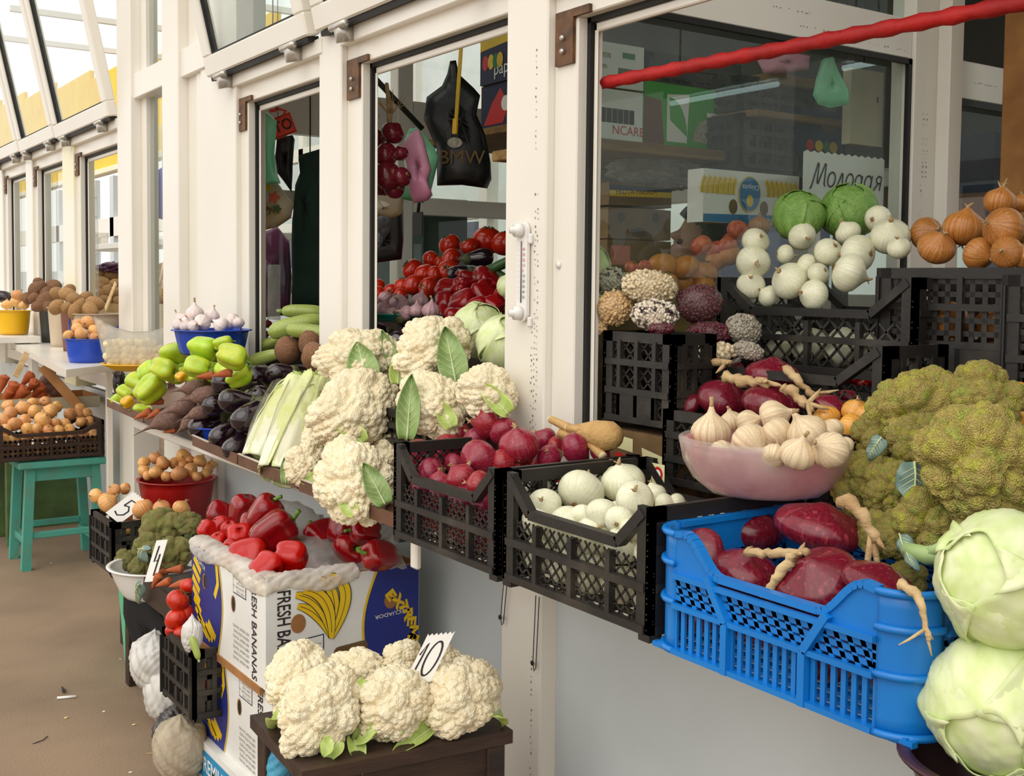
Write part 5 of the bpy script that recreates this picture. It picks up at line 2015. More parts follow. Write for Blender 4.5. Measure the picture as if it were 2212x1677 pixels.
# thermometer on the corner post
t0, t1 = at(1140, 480, x=1.54), at(1131, 695, x=1.54)
th = thing('thermometer', 'white plastic thermometer screwed to the corner post', 'thermometer', (1.54, t0.y, t1.z))
yc = (t0.y + t1.y) / 2
H = t0.z - t1.z
TT = lambda nm, me: put_world(nm, me, th)
V = [(1.528 if i else 1.536, yc + a, t1.z + b_) for i in (0, 1) for a, b_ in (arc(0, H - 0.022, 0.022, 0.022, 0, 180) + arc(0, 0.022, 0.022, 0.022, 180, 360))]
n = len(V) // 2
TT('plate', mesh('plate', V, [tuple(range(n)), tuple(range(2 * n - 1, n - 1, -1))] + [(i, (i + 1) % n, n + (i + 1) % n, n + i) for i in range(n)], 'enamel', False))
for zz in (t1.z + 0.02, t0.z - 0.02):
    TT('knob', MB().tube([(1.528, yc + .004, zz), (1.512, yc + .006, zz), (1.511, yc + .006, zz), (1.500, yc + .008, zz)], [0.017, 0.016, 0.009, 0.008], 16).mesh('knob', 'enamel'))
    TT('mount', bx('mount', 'enamel', 1.53, 1.54, yc - 0.032, yc - 0.02, zz - 0.02 - .012, zz - .008))
TT('capillary', MB().tube([(1.5265, yc, t1.z + 0.045), (1.5265, yc, t0.z - 0.045)], 0.0016, 6).mesh('capillary', 'ink_grey'))
fth = Face((1.5275, yc, t1.z), (0, -1, 0), (0, 0, 1))
for i in range(10):
    z_ = 0.055 + i * (H - 0.11) / 10
    text(th, Face(Vector((1.5275, yc, t1.z)) - Vector(th.location), (0, -1, 0), (0, 0, 1)), str(abs(5 - i) * 10), 0.005, z_, 0.010, 'ink' if i < 5 else 'box_red', name='scale_number')
    text(th, Face(Vector((1.5275, yc, t1.z)) - Vector(th.location), (0, -1, 0), (0, 0, 1)), '-', -0.014, z_, 0.010, 'ink_grey' if i < 5 else 'box_red', name='scale_mark')
put_world('screw_cap', MB().tube([(1.5615, at(1206, 573, x=1.56).y, at(1206, 573, x=1.56).z), (1.558, at(1206, 573, x=1.56).y, at(1206, 573, x=1.56).z)], 0.008, 14).mesh('screw_cap', 'enamel'), w4)

# red wrapped bar across the open front
a = at(1268, 186, x=1.625)
lo_, hi_ = 1.2, 2.6
for _ in range(40):
    mid_ = (lo_ + hi_) / 2
    if at(2212, 5, x=mid_).z < a.z:
        lo_ = mid_
    else:
        hi_ = mid_
e_ = at(2212, 5, x=mid_)
e_ = a + (e_ - a) * 1.5
rb = thing('red_bar', 'red tape wrapped bar slanting across the right stall', 'bar', a)
P = [a.lerp(e_, i / 80) for i in range(81)]
put_world('wrapped_bar', MB().tube(P, [0.0135 + 0.0018 * math.sin(i * 1.9) + 0.001 * random.random() for i in range(81)], 12).mesh('wrapped_bar', 'red_tape'), rb)
put_world('wall_mount', MB().tube([a + Vector((0, 0.012, 0.03)), a + Vector((0, 0.012, -0.03))], 0.016, 10).mesh('wall_mount', 'bracket'), rb)
# loose wires hanging from the ledge
for k, (px, y0, y1) in enumerate(((1095, 1262, 1352), (1165, 1290, 1452))):
    a, b_ = at(px, y0, x=1.53), at(px - 8, y1, x=1.53)
    wv = tag(put('hanging_wire', MB().tube([a, a.lerp(b_, 0.95), b_ + Vector((0, 0.006, 0.0)), b_ + Vector((0, 0.012, 0.015)), a + Vector((0, 0.014, 0))], 0.0012, 5).mesh('hanging_wire', 'ink')), ['short wire loop hanging under the red onion crate', 'longer wire loop hanging beside the black gap'][k], 'wire', 'wire loops')
    put_world('eyelet', MB().tube([b_ + Vector((-0.003, 0.012, 0.018)), b_ + Vector((0.0, 0.012, 0.018))], 0.006, 10).mesh('eyelet', 'ink'), wv)


# ================================================================== middle: trays, cauliflower, box with peppers
def tray(label, y0, y1, z, lift, x0=1.24, x1=1.56, rise=0.07):
    """shallow brown tray on the ledge: rim in front, slopes up to the window"""
    o = thing('display_tray', label, 'tray', (x0, y0, z), group='brown trays along the ledge')
    t = 0.006
    L_ = y1 - y0
    V = [(0, 0, 0), (0, L_, lift), (x1 - x0, L_, lift + rise), (x1 - x0, 0, rise)]
    V += [(a, b, c + t) for a, b, c in V]
    put('bed', mesh('bed', V, [(3, 2, 1, 0), (4, 5, 6, 7), (0, 1, 5, 4), (1, 2, 6, 5), (2, 3, 7, 6), (3, 0, 4, 7)], 'tray', False), o)
    put('front_rim', MB().bar((0, 0, 0.012), (0, L_, lift + 0.012), 0.006, 0.032, (0, 0, 1)).mesh('front_rim', 'tray', False), o)
    put('rim_edge', MB().bar((-0.001, L_ * 0.62, lift * 0.62 + 0.029), (-0.001, L_, lift + 0.031), 0.008, 0.003, (0, 0, 1)).mesh('rim_edge', 'tray_edge', False), o)
    put('end_rim', MB().bar((0, L_, lift + 0.012), (x1 - x0, L_, lift + rise + 0.012), 0.006, 0.03, (0, 0, 1)).mesh('end_rim', 'tray', False), o)
    put('end_rim', MB().bar((0, 0, 0.012), (x1 - x0, 0, rise + 0.012), 0.006, 0.03, (0, 0, 1)).mesh('end_rim', 'tray', False), o)
    return o


tray('brown tray under the big cauliflowers', 2.26, 2.83, 0.838, 0.0, x0=1.24)
tray('brown tray under the wrapped Chinese cabbage', 2.84, 3.28, 0.842, 0.004)
tray('brown tray under the front eggplants', 3.29, 3.70, 0.846, 0.008)
tray('brown tray under dark beetroots and carrots', 3.95, 4.28, 0.862, 0.01, x0=1.25)
tray('brown tray under the light green peppers, farthest along', 4.29, 4.80, 0.866, 0.012, x0=1.25)
pb = at(430, 955, x=1.27)
basin('blue dish half hidden under the beetroots', (1.36, pb.y, 0.835), 0.07, 0.11, 0.07, 'basin_blue')

crate('black crate turned over beneath the cauliflower pile', (1.42, 2.90, 0.935), RZ, 0.58, 0.13, 0.13, flat=True, cell=0.03)
GC = 'cauliflowers piled on the tray'


def cauli(px, py, rx, ry, x, axis, label, leaves=(), group=GC, var=0, spin=None):
    p = at(px, py, x=x)
    s = mpp(p)
    o = make('cauliflower', label, p, (rx + ry) / 2 * s * 1.02, dirw(*axis), group=group, var=var, spin=spin, sc=(rx / ry if rx > ry else 1, 1, 1))
    put('stump', MB().tube([(0, 0, -0.15), (0, 0, -0.62)], [0.55, 0.35], 14).mesh('stump', 'stalk'), o)
    for (bx_, by_, tx, ty, w, kind_, dx) in leaves:
        k_ = F * s - (rx + ry) / 2 * s * (1.0 if dx < -.05 else 0.5)
        a, b_ = at(bx_, by_, d=k_), at(tx, ty, d=k_)
        mm, vv, ln = (_cl[var % 2], _cv[var % 2], 1.2) if kind_ == 'g' else (_pl[var % 2], _pv[var % 2], 1.1)
        leaf_part(o, a, b_, dirw(.1 * random.uniform(-1, 1), .35, .9), w * mpp(a) / (0.75 if kind_ == 'g' else 0.62), mm, vv, ln)
    return o


cauli(772, 776, 76, 64, 1.46, (-.1, .75, .6), 'cauliflower at top left of the pile behind tall leaf', [(795, 835, 770, 738, 70, 'g', -.10), (855, 800, 825, 712, 28, 'g', -.02)], var=0)
cauli(937, 757, 82, 64, 1.52, (.1, .75, .6), 'cauliflower at the very top of the pile, right', [(985, 830, 962, 705, 64, 'g', -.12), (860, 830, 862, 760, 40, 'p', -.02)], var=1)
cauli(1054, 855, 62, 64, 1.46, (.3, .6, .7), 'cauliflower at right of pile against the corner post', [(1098, 896, 1032, 822, 44, 'p', -.10)], var=2)
cauli(934, 880, 74, 62, 1.40, (.1, .6, .8), 'cauliflower in middle right above the red onions', [(880, 948, 888, 808, 52, 'g', -.11), (975, 925, 945, 862, 40, 'p', -.11)], var=0, spin=2.0)
cauli(678, 882, 44, 58, 1.44, (-.4, .6, .6), 'narrow cauliflower between wrapped cabbage and the pile', [(682, 930, 706, 838, 22, 'p', -.08)], var=1, spin=1.0)
cauli(768, 890, 90, 66, 1.37, (0, .65, .75), 'large cauliflower in the centre of the pile', [(785, 960, 718, 888, 44, 'p', -.12)], var=2, spin=1.0)
cauli(700, 955, 50, 46, 1.36, (-.2, .5, .8), 'cauliflower half hidden at left of the centre', [(735, 975, 690, 930, 26, 'p', -.06)], var=0, spin=4.0)
cauli(662, 1006, 48, 52, 1.27, (-.3, .6, .7), 'cauliflower at lower left beside the wrapped cabbage', [(692, 1035, 648, 1040, 30, 'p', -.07), (618, 1045, 614, 988, 22, 'g', -.02)], var=1, spin=3.0)
cauli(766, 1040, 88, 76, 1.245, (0, .55, .8), 'front cauliflower hanging over the tray edge', [(832, 1090, 786, 1000, 50, 'g', -.12), (768, 1112, 730, 1072, 34, 'p', -.11)], var=0, spin=5.0)
cauli(850, 985, 50, 45, 1.44, (.2, .5, .7), 'shaded cauliflower behind the front one', [], var=2, spin=2.5)

# Chinese cabbages in film
def napa(label, base, top, x0, x1, r, seed):
    a, b_ = at(base[0], base[1], x=x0), at(top[0], top[1], x=x1)
    o = thing('chinese_cabbage', label, 'cabbage', a, group='Chinese cabbages beside the eggplants')
    o.rotation_mode = 'QUATERNION'
    o.rotation_quaternion = (b_ - a).normalized().to_track_quat('Z', 'Y')
    L_ = (b_ - a).length
    put('heart', MB().lathe([(r * 0.3, 0), (r * 0.62, L_ * 0.04), (r * 0.82, L_ * 0.3), (r * 0.8, L_ * 0.7), (r * 0.5, L_ * 0.93), (r * 0.15, L_ * 0.98)], 20).mesh('heart', 'napa_leaf'), o)
    for k in range(6):
        an = k * 2 * math.pi / 6 + seed
        rr = r * (0.9 + 0.05 * (k % 3))
        put('leaf', napa_leaf(seed * 10 + k, rr, L_ * (0.94 + 0.05 * (k % 2)), an, 0.85, 'napa_leaf', 0.0).mesh('leaf', 'napa_leaf'), o)
        put('white_rib', napa_leaf(seed * 10 + k, rr * 1.02, L_ * 0.74, an, 0.60, 'napa_white', 0.07).mesh('white_rib', 'napa_white'), o)
    for k in range(9):
        a_ = k * .7 + seed
        lo = put('crinkled_leaf', _pl[k % 2], o, (r * .55 * math.cos(a_), r * .55 * math.sin(a_), L_ * .72), None, (r * 1.5,) * 3)
        lo.rotation_euler = (1.25, 0, a_ + 1.5708)
    put('film', MB().lathe([(r * 0.55, -0.004), (r * 0.95, L_ * 0.03), (r * 1.18, L_ * 0.3), (r * 1.22, L_ * 0.6), (r * 1.12, L_ * 0.85)], 28, lambda th, t: 1 + 0.03 * math.sin(7 * th + 3 * t), True).mesh('film', 'bean_film'), o)
    return o


napa('film wrapped Chinese cabbage at left, beside eggplants', (566, 1000), (648, 818), 1.29, 1.44, 0.066, 1)
napa('film wrapped Chinese cabbage nearer the cauliflowers', (608, 1032), (690, 812), 1.28, 1.46, 0.070, 2)

# eggplants
def eggs(lst, where, group):
    for i, (px, py, rp, x, ax, lb) in enumerate(lst):
        p = at(px, py, x=x)
        make('eggplant', lb, p, rp * mpp(p), dirw(*ax), group=group)


eggs([(492, 828, 25, 1.33, (.9, -.1, -.35), 'eggplant lying at back left above the others'),
      (468, 873, 23, 1.30, (.6, .35, -.7), 'eggplant at middle left, second in its row'),
      (450, 871, 18, 1.31, (.55, .3, -.75), 'eggplant at far left of the middle row'),
      (508, 866, 26, 1.30, (.85, -.1, -.45), 'eggplant in the middle row, pointing right'),
      (538, 900, 30, 1.31, (.5, .5, -.65), 'large eggplant just left of the wrapped cabbage'),
      (444, 921, 27, 1.29, (.75, .35, -.55), 'eggplant at left end of the front row'),
      (482, 938, 24, 1.28, (.55, .55, -.6), 'eggplant in the middle of the front row'),
      (510, 964, 24, 1.27, (.5, .55, -.6), 'lowest eggplant touching the tray rim'),
      (560, 815, 27, 1.46, (.75, .15, -.6), 'eggplant at the back below the potatoes'),
      (605, 806, 22, 1.48, (.95, .1, -.3), 'eggplant pointing at the cauliflower leaf'),
      (568, 856, 24, 1.40, (.8, -.05, -.5), 'eggplant squeezed behind the wrapped cabbage')], 'on the trays', 'eggplants on the trays')

# beetroots and carrots
for px, py, rp, x, ax, lb in ((418, 838, 17, 1.285, (.95, .15, -.3), 'beetroot with forked tails on top of the row'),
                              (440, 855, 20, 1.275, (.93, .2, -.3), 'long beetroot below the topmost one'),
                              (396, 878, 19, 1.27, (.85, .3, -.4), 'beetroot in the middle with thin tail'),
                              (432, 890, 17, 1.265, (.8, .35, -.4), 'beetroot tucked beside the front eggplants'),
                              (366, 905, 25, 1.245, (.85, .38, -.35), 'big beetroot whose tail hangs off the tray'),
                              (408, 912, 15, 1.25, (.6, .6, -.4), 'small round beetroot behind blue dish')):
    p = at(px, py, x=x)
    make('beet', lb, p, rp * mpp(p), dirw(*ax), group='dark beetroots on the tray')
for px, py, rp, x, ax, lb in ((345, 868, 8, 1.28, (.9, .25, -.2), 'carrot between green pepper and beetroots'), (318, 892, 10, 1.245, (.85, .4, -.2), 'carrot lying at the tray rim'),
                              (338, 892, 9, 1.25, (.8, .5, -.2), 'second carrot next to the rim carrot'), (372, 930, 7, 1.25, (.9, .2, -.2), 'small carrot below the big beetroot'),
                              (452, 812, 10, 1.29, (.95, .1, -.2), 'carrot behind topmost beetroot'), (490, 806, 11, 1.29, (.95, .2, -.2), 'carrot beside the right green pepper')):
    p = at(px, py, x=x)
    make('carrot', lb, p, rp * mpp(p), dirw(*ax), group='carrots among the beetroots')

# light green peppers
GP = 'light green peppers at the end of the trays'
for k in range(8):
    p = at(360 + 22 * k, 800 + 12 * (k % 2), x=1.33 + .01 * (k % 3))
    make('green_pepper', 'green pepper buried under the visible ones', p, 0.036, (random.gauss(0, 1), random.gauss(0, 1), .4), group=GP + ' below')
for px, py, rp, x, ax, lb in ((439, 752, 27, 1.30, (.9, -.15, .2), 'green pepper on top showing its stem end'), (376, 762, 26, 1.31, (.9, .2, -.3), 'yellowish green pepper left of the top one'),
                              (500, 770, 27, 1.29, (.9, -.25, .1), 'green pepper at right end, stem toward the squashes'), (481, 741, 17, 1.33, (.9, .2, -.2), 'green pepper half hidden at the back'),
                              (354, 797, 25, 1.27, (.85, -.2, .4), 'green pepper in the middle with curled stem'), (427, 793, 23, 1.27, (-.9, .2, .1), 'green pepper below the top ones'),
                              (320, 802, 20, 1.30, (.7, .4, .2), 'green pepper behind, next to the pearl onions'), (298, 826, 21, 1.28, (-.8, .3, -.2), 'green pepper at left pointing left'),
                              (323, 842, 29, 1.24, (.5, .6, -.4), 'largest green pepper in front'), (270, 848, 15, 1.27, (-.7, .5, -.2), 'slim green pepper at far left end'),
                              (254, 866, 12, 1.27, (-.6, .6, .2), 'small green pepper at the very end'), (308, 887, 17, 1.29, (-.9, .1, .2), 'green pepper lying at the tray front')):
    p = at(px, py, x=x)
    make('green_pepper', lb, p, rp * mpp(p), dirw(*ax), group=GP)
for px, py, rp, x, lb in ((276, 868, 13, 1.25, 'orange ripening pepper among the green ones'), (391, 813, 11, 1.27, 'small yellow pepper among the green ones')):
    p = at(px, py, x=x)
    make('yellow_pepper', lb, p, rp * mpp(p), dirw(-.5, -.5, .5))
p = at(408, 735, x=1.34)
make('tomato', 'single tomato behind the green peppers', p, 13 * mpp(p), (0, 0, 1))

# bag of pearl onions on a yellow plate
p = at(262, 790, x=1.50)
basin('bright yellow plate under the bag of pearl onions', (1.50, at(300, 790, x=1.50).y, at(300, 800, x=1.50).z), 0.10, 0.155, 0.03, 'basin_yellow', name='plate', cat='plate')
pg = at(300, 760, x=1.50)
bagp = thing('clear_bag', 'open clear bag of pearl onions on the yellow plate', 'bag', pg)
G = np.zeros((11, 40, 3))
for i in range(11):
    u = i / 10
    for j in range(40):
        a = 2 * math.pi * j / 39
        wx = 0.155 + 0.05 * u
        dy = 0.06 * (1 - u) ** 0.6 + 0.008
        z = -0.05 + 0.20 * u - (0.03 * math.cos(2 * a) * -1 + 0.02) * (u ** 2) * 1.2
        v = dirw(1, 0) * wx * math.cos(a) + dirw(0, 0, 1) * dy * math.sin(a)
        G[i, j] = (v.x, v.y, z + v.z * 0)
put('film', MB().sheet(crumple(G, 0.002, 3, 20), 0.0008).mesh('film', 'milky_film'), bagp)
k_ = 0
rngp = random.Random(3)
for row, (y_, n_) in enumerate(((742, 9), (756, 10), (770, 10), (784, 9))):
    for i in range(n_):
        px = 234 + i * 12.0 + (row % 2) * 5
        pp = at(px + rngp.uniform(-2, 2), y_ + rngp.uniform(-2, 2), d=mpp(pg) * F + 0.015 * (i % 3 - 1))
        make('pale_bulb', 'small pearl onion in clear bag, %s in %s layer' % (ordl(i, n_), rown(row, 4)), pp, 10.5 * mpp(pp), (random.gauss(0, 1), random.gauss(0, 1), 1), group='pearl onions in the clear bag')
# black film bag hanging at the end of the trays
blob_bag('plastic_bag', 'crumpled black bag hanging below the yellow plate', 'bag', at(258, 826, x=1.48), 0.03, 0.03, 0.07, 'dark_bag', 5)

# blue basin of white garlic
cx = at(458, 714, x=1.40)
zb = at(458, 764, x=1.40).z
basin('oval blue basin heaped with white garlic', (1.40, cx.y, zb), 0.112, 0.136, cx.z - zb, 'basin_blue', 0.95, 1.0, -.6, lip=0.012, flute=16)
carton('brown carton hidden under the blue garlic basin', (1.33, cx.y + 0.09, 0.885), RZ, 0.2, 0.15, zb - 0.893, 'cardboard_dark', open_top=False)
pile('garlic_white', 'white garlic bulb', 'in the blue basin', [
    [(421, 677, 19, 1.42, (0, .95, .1)), (458, 684, 17, 1.46, (.2, .9, .1))],
    [(392, 690, 14, 1.42, (-.5, .7, .2)), (405, 696, 14, 1.38), (437, 697, 18, 1.36, (0, -.3, .9)), (500, 694, 18, 1.42), (515, 698, 13, 1.38)],
    [(400, 704, 13, 1.34), (418, 705, 13, 1.33), (478, 703, 17, 1.34), (384, 701, 12, 1.38)]], 'white garlic in the blue basin', ref=cx)

# squashes, potatoes by the window
for px, py, rp, x, ax, lb in ((655, 673, 17, 1.74, (-.97, .05, .1), 'pale squash on top of its pile'), (640, 703, 22, 1.66, (.93, .25, -.2), 'long pale squash in the middle of its pile'),
                              (668, 716, 18, 1.60, (.95, -.1, .1), 'pale squash lowest at right above the beets'), (566, 748, 14, 1.62, (.8, .3, .4), 'short pale squash end at left'),
                              (590, 741, 13, 1.64, (.6, .3, .7), 'pale squash end second from left'), (572, 772, 15, 1.56, (.9, .25, .2), 'pale squash lying below at left')):
    p = at(px, py, x=x)
    make('zucchini', lb, p, rp * mpp(p), dirw(*ax), group='pale squashes at the window', sc=(1, 1, 0.95))
for px, py, rp, x, sc_, lb in ((620, 757, 29, 1.55, (1, 1, .82), 'round brown tuber left of the two others'), (671, 742, 28, 1.60, (1, 1, .85), 'round brown tuber at the back by the post'), (678, 769, 30, 1.52, (1, .9, .8), 'brown tuber partly behind a cauliflower')):
    p = at(px, py, x=x)
    make('potato_brown', lb, p, rp * mpp(p), (0, 0, 1), sc=sc_, group='brown tubers by the cauliflower')
p = at(690, 730, x=1.66)
make('tomato', 'bit of tomato beside the white post', p, 12 * mpp(p), (0, 0, 1))
for k, (px, py) in enumerate(((566, 706), (578, 700), (556, 724), (572, 722))):
    p = at(px, py, x=1.75)
    make('red_onion', 'dark red onion in shade left of squashes, %s' % ['uppermost left', 'uppermost right', 'lowest left', 'lowest right'][k], p, 10 * mpp(p), (0, 0, 1), group='dark red onions in shade')

# ------------------------------------------------------------------ banana cartons
def bunch(c, f, u0, v0, s):
    """printed bunch of bananas: black outline under yellow, with ribs"""
    def ban(P, w, col='box_yellowprint', k=0.0012):
        n = len(P)
        L_, R_ = [], []
        for i, (x, y) in enumerate(P):
            x2, y2 = P[min(i + 1, n - 1)]
            x1, y1 = P[max(i - 1, 0)]
            d = math.hypot(x2 - x1, y2 - y1) or 1
            t = i / (n - 1)
            ww = w * (0.28 + 0.72 * math.sin(math.pi * min(1, t * 0.9 + 0.08)) ** 0.7)
            L_.append((x - (y2 - y1) / d * ww, y + (x2 - x1) / d * ww))
            R_.append((x + (y2 - y1) / d * ww, y - (x2 - x1) / d * ww))
        return L_ + R_[::-1]
    def curve(p0, p1, p2, n=16):
        return [((1 - t) ** 2 * p0[0] + 2 * t * (1 - t) * p1[0] + t * t * p2[0], (1 - t) ** 2 * p0[1] + 2 * t * (1 - t) * p1[1] + t * t * p2[1]) for t in [i / n for i in range(n + 1)]]
    stem = (u0 + 0.62 * s, v0 + 0.02 * s)
    for i, (tip, mid, w) in enumerate((((0.05, 0.62), (0.42, 0.52), 0.075), ((0.02, 0.80), (0.52, 0.70), 0.085), ((0.42, 1.0), (0.80, 0.80), 0.085), ((0.60, 1.02), (1.12, 0.82), 0.10), ((0.14, 0.86), (0.66, 0.78), 0.095))):
        P = curve((u0 + tip[0] * s, v0 + tip[1] * s), (u0 + mid[0] * s, v0 + mid[1] * s), stem)
        k = 0.0012 + i * 0.0005
        decal(c, f, ban(P, w * s * 1.10), 'ink', k, 'banana_outline')
        decal(c, f, ban(P, w * s * 0.94), 'box_yellowprint', k + 0.0002, 'banana_print')
        strokes(c, f, [P[1:-1]], 0.0016, 'ink', k + 0.0004, 'banana_line')


def banana_box(label, loc, rz, first=True):
    w, l, h = 0.55, 0.43, 0.262
    c = carton(label, loc, rz, w, l, h, 'box_white')
    c['group'] = 'banana cartons in a stack'
    f1 = Face((0, 0, 0), (1, 0, 0), (0, 0, 1))            # long side, faces the aisle
    f2 = Face((w, 0, 0), (0, 1, 0), (0, 0, 1))            # short side, faces the camera
    # aisle side: blue end with bowed edge
    edge = [(0.215 + 0.035 * math.sin(math.pi * i / 12), h * i / 12) for i in range(13)]
    decal(c, f1, [(0.001, 0.001)] + edge + [(0.001, h)], 'box_blue', 0.0006, 'blue_print')
    strokes(c, f1, [edge], 0.007, 'box_yellowprint', 0.0011, 'yellow_line')
    b = []
    for i in range(11):
        a = math.radians(150 + i * 15)
        b.append((0.125 + 0.085 * math.cos(a), 0.15 + 0.115 * math.sin(a)))
    for i, (x, y) in enumerate(b):
        strokes(c, f1, [[(x - 0.03, y + 0.018), (x + 0.028, y - 0.014)]], 0.020, 'box_yellowprint', 0.0011, 'stripe_print')
    strokes(c, f1, [[(0.19, 0.15), (0.215, 0.19), (0.205, 0.24)]], 0.02, 'box_yellowprint', 0.0012, 'stripe_print')
    text(c, f1, 'ECUADOR', 0.115, 0.215, 0.017, 'paper', rot=math.pi - 0.25)
    text(c, f1, 'FRESH BANANAS', 0.46, 0.255, 0.046, 'ink', rot=-math.pi / 2, bold=0.012, fit=0.25)
    for (x, y) in ((0.11, 0.175), (0.33, 0.165)):
        decal(c, f1, circ(x, y, 0.015, 0.022), 'cardboard', 0.0014, 'hand_hole')
        decal(c, f1, circ(x + 0.003, y, 0.010, 0.019), 'seal', 0.0018, 'hand_hole')
    decal(c, f1, [(0.33, 0.195), (0.42, 0.195), (0.42, 0.25), (0.33, 0.25)], 'box_navy', 0.0008, 'stamp')
    decal(c, f1, [(0.333, 0.198), (0.417, 0.198), (0.417, 0.247), (0.333, 0.247)], 'box_white', 0.0010, 'stamp')
    for i in range(4):
        text(c, f1, 'AGROPHOBIC S.A' if i % 2 else 'FARM CODE', 0.41, 0.207 + i * 0.011, 0.010, 'ink_grey', rot=math.pi)
    for i in range(7):
        text(c, f1, 'KEEP IN COOL PLACE' if i % 2 else 'NET WEIGHT 18.14 KG', 0.44, 0.03 + i * 0.014, 0.011, 'ink_grey', rot=math.pi)
    # camera side
    edge2 = [(0.285 - 0.03 * math.sin(math.pi * i / 12) + 0.02 * (i / 12), h * i / 12) for i in range(13)]
    decal(c, f2, edge2 + [(l - 0.001, h), (l - 0.001, 0.001)], 'box_blue', 0.0006, 'blue_print')
    strokes(c, f2, [edge2], 0.007, 'box_yellowprint', 0.0011, 'yellow_line')
    text(c, f2, 'FRESH BANANAS', 0.03, 0.245, 0.05, 'ink', rot=-math.pi / 2, bold=0.012, fit=0.25)
    bunch(c, f2, 0.075, 0.10, 0.160)
    decal(c, f2, circ(0.085, 0.155, 0.020, 0.024), 'cardboard', 0.0012, 'vent_disc')
    decal(c, f2, circ(0.345, 0.175, 0.019, 0.022), 'cardboard', 0.0012, 'vent_disc')
    sl = arc(0.265, 0.067, 0.013, 0.015, -90, 90) + arc(0.195, 0.062, 0.013, 0.015, 90, 270)
    decal(c, f2, sl, 'cardboard_dark', 0.0012, 'vent_slot')
    decal(c, f2, [(0.075, 0.055), (0.155, 0.062), (0.155, 0.118), (0.075, 0.112)], 'box_navy', 0.0008, 'stamp')
    decal(c, f2, [(0.078, 0.058), (0.152, 0.065), (0.152, 0.115), (0.078, 0.109)], 'box_white', 0.0010, 'stamp')
    text(c, f2, 'FARM-CODE', 0.148, 0.075, 0.011, 'ink_grey', rot=math.pi + 0.06)
    text(c, f2, 'PRODUCTO', 0.148, 0.087, 0.010, 'ink_grey', rot=math.pi + 0.06)
    text(c, f2, 'AGROPHOBIC S.A', 0.148, 0.098, 0.009, 'ink_grey', rot=math.pi + 0.06)
    text(c, f2, 'ECUADOR', 0.385, 0.145, 0.014, 'paper', rot=math.pi + 0.05, stretch=1.3)
    for i, chh in enumerate('EXTREMBANANO'):
        a = math.radians(62 - i * 9.5)
        x, y = 0.255 + 0.155 * math.cos(a) - 0.0, 0.065 + 0.145 * math.sin(a)
        text(c, f2, chh, x, y, 0.036, 'box_yellowprint', rot=a - math.pi / 2 - 0.5, stretch=1.4, bold=0.05, k=0.0013)
    return c


BX = (1.05, 3.15)
bb1 = banana_box('upper white and blue banana carton full of red peppers', (BX[0], BX[1], 0.392), RZ)
bb2 = banana_box('lower banana carton standing under the pepper carton', (BX[0] + 0.012, BX[1] - 0.01, 0.118), RZ)
pm = carton('white and turquoise carton at the bottom of the stack', (BX[0] - 0.012, BX[1] - 0.04, 0.0), RZ, 0.53, 0.42, 0.115, 'box_white', open_top=False)
fp = Face((0, 0, 0), (1, 0, 0), (0, 0, 1))
decal(pm, fp, [(0.001, 0.02), (0.529, 0.03), (0.529, 0.10), (0.001, 0.10)], 'box_sky')
text(pm, fp, 'PREMIUM', 0.06, 0.042, 0.06, 'paper', stretch=0.9, bold=0.01)
b = MB()
# torn cardboard strip between the two cartons
put_world('torn_edge', bx('torn_edge', 'cardboard', BX[0] - 0.004, BX[0] + 0.004, BX[1] - 0.52, BX[1] - 0.02, 0.372, 0.392, 0), bb2)

RP = 'red peppers in the banana carton'
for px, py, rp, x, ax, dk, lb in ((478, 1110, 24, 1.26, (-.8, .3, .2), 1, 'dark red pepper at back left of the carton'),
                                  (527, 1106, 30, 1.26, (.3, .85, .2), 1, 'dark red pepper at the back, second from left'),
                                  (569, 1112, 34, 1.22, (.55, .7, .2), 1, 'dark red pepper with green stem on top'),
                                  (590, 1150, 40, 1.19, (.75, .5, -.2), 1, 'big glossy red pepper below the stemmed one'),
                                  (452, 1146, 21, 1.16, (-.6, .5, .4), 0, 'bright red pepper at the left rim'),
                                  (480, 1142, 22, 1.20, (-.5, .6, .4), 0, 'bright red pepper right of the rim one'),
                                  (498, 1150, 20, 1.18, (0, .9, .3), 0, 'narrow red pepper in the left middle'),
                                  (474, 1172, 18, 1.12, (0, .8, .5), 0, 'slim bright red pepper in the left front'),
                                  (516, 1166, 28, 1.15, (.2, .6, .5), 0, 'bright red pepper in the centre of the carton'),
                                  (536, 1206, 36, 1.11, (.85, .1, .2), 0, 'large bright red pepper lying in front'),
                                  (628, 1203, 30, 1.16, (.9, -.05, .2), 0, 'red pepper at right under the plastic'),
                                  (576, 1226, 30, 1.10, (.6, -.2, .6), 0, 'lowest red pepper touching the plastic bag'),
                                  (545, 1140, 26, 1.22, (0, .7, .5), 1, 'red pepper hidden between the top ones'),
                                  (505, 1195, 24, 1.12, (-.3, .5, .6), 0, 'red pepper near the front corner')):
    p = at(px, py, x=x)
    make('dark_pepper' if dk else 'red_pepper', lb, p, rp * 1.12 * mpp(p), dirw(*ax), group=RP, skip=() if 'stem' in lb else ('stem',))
for k in range(6):
    p = Vector((1.14 + 0.1 * (k % 3), 3.02 - 0.16 * (k // 3) * 1.6 - 0.05 * (k % 3), 0.58))
    make('dark_pepper', 'red pepper deep in the carton below the visible ones', p, 0.045, (random.gauss(0, 1), random.gauss(0, 1), 1), group=RP + ' below')

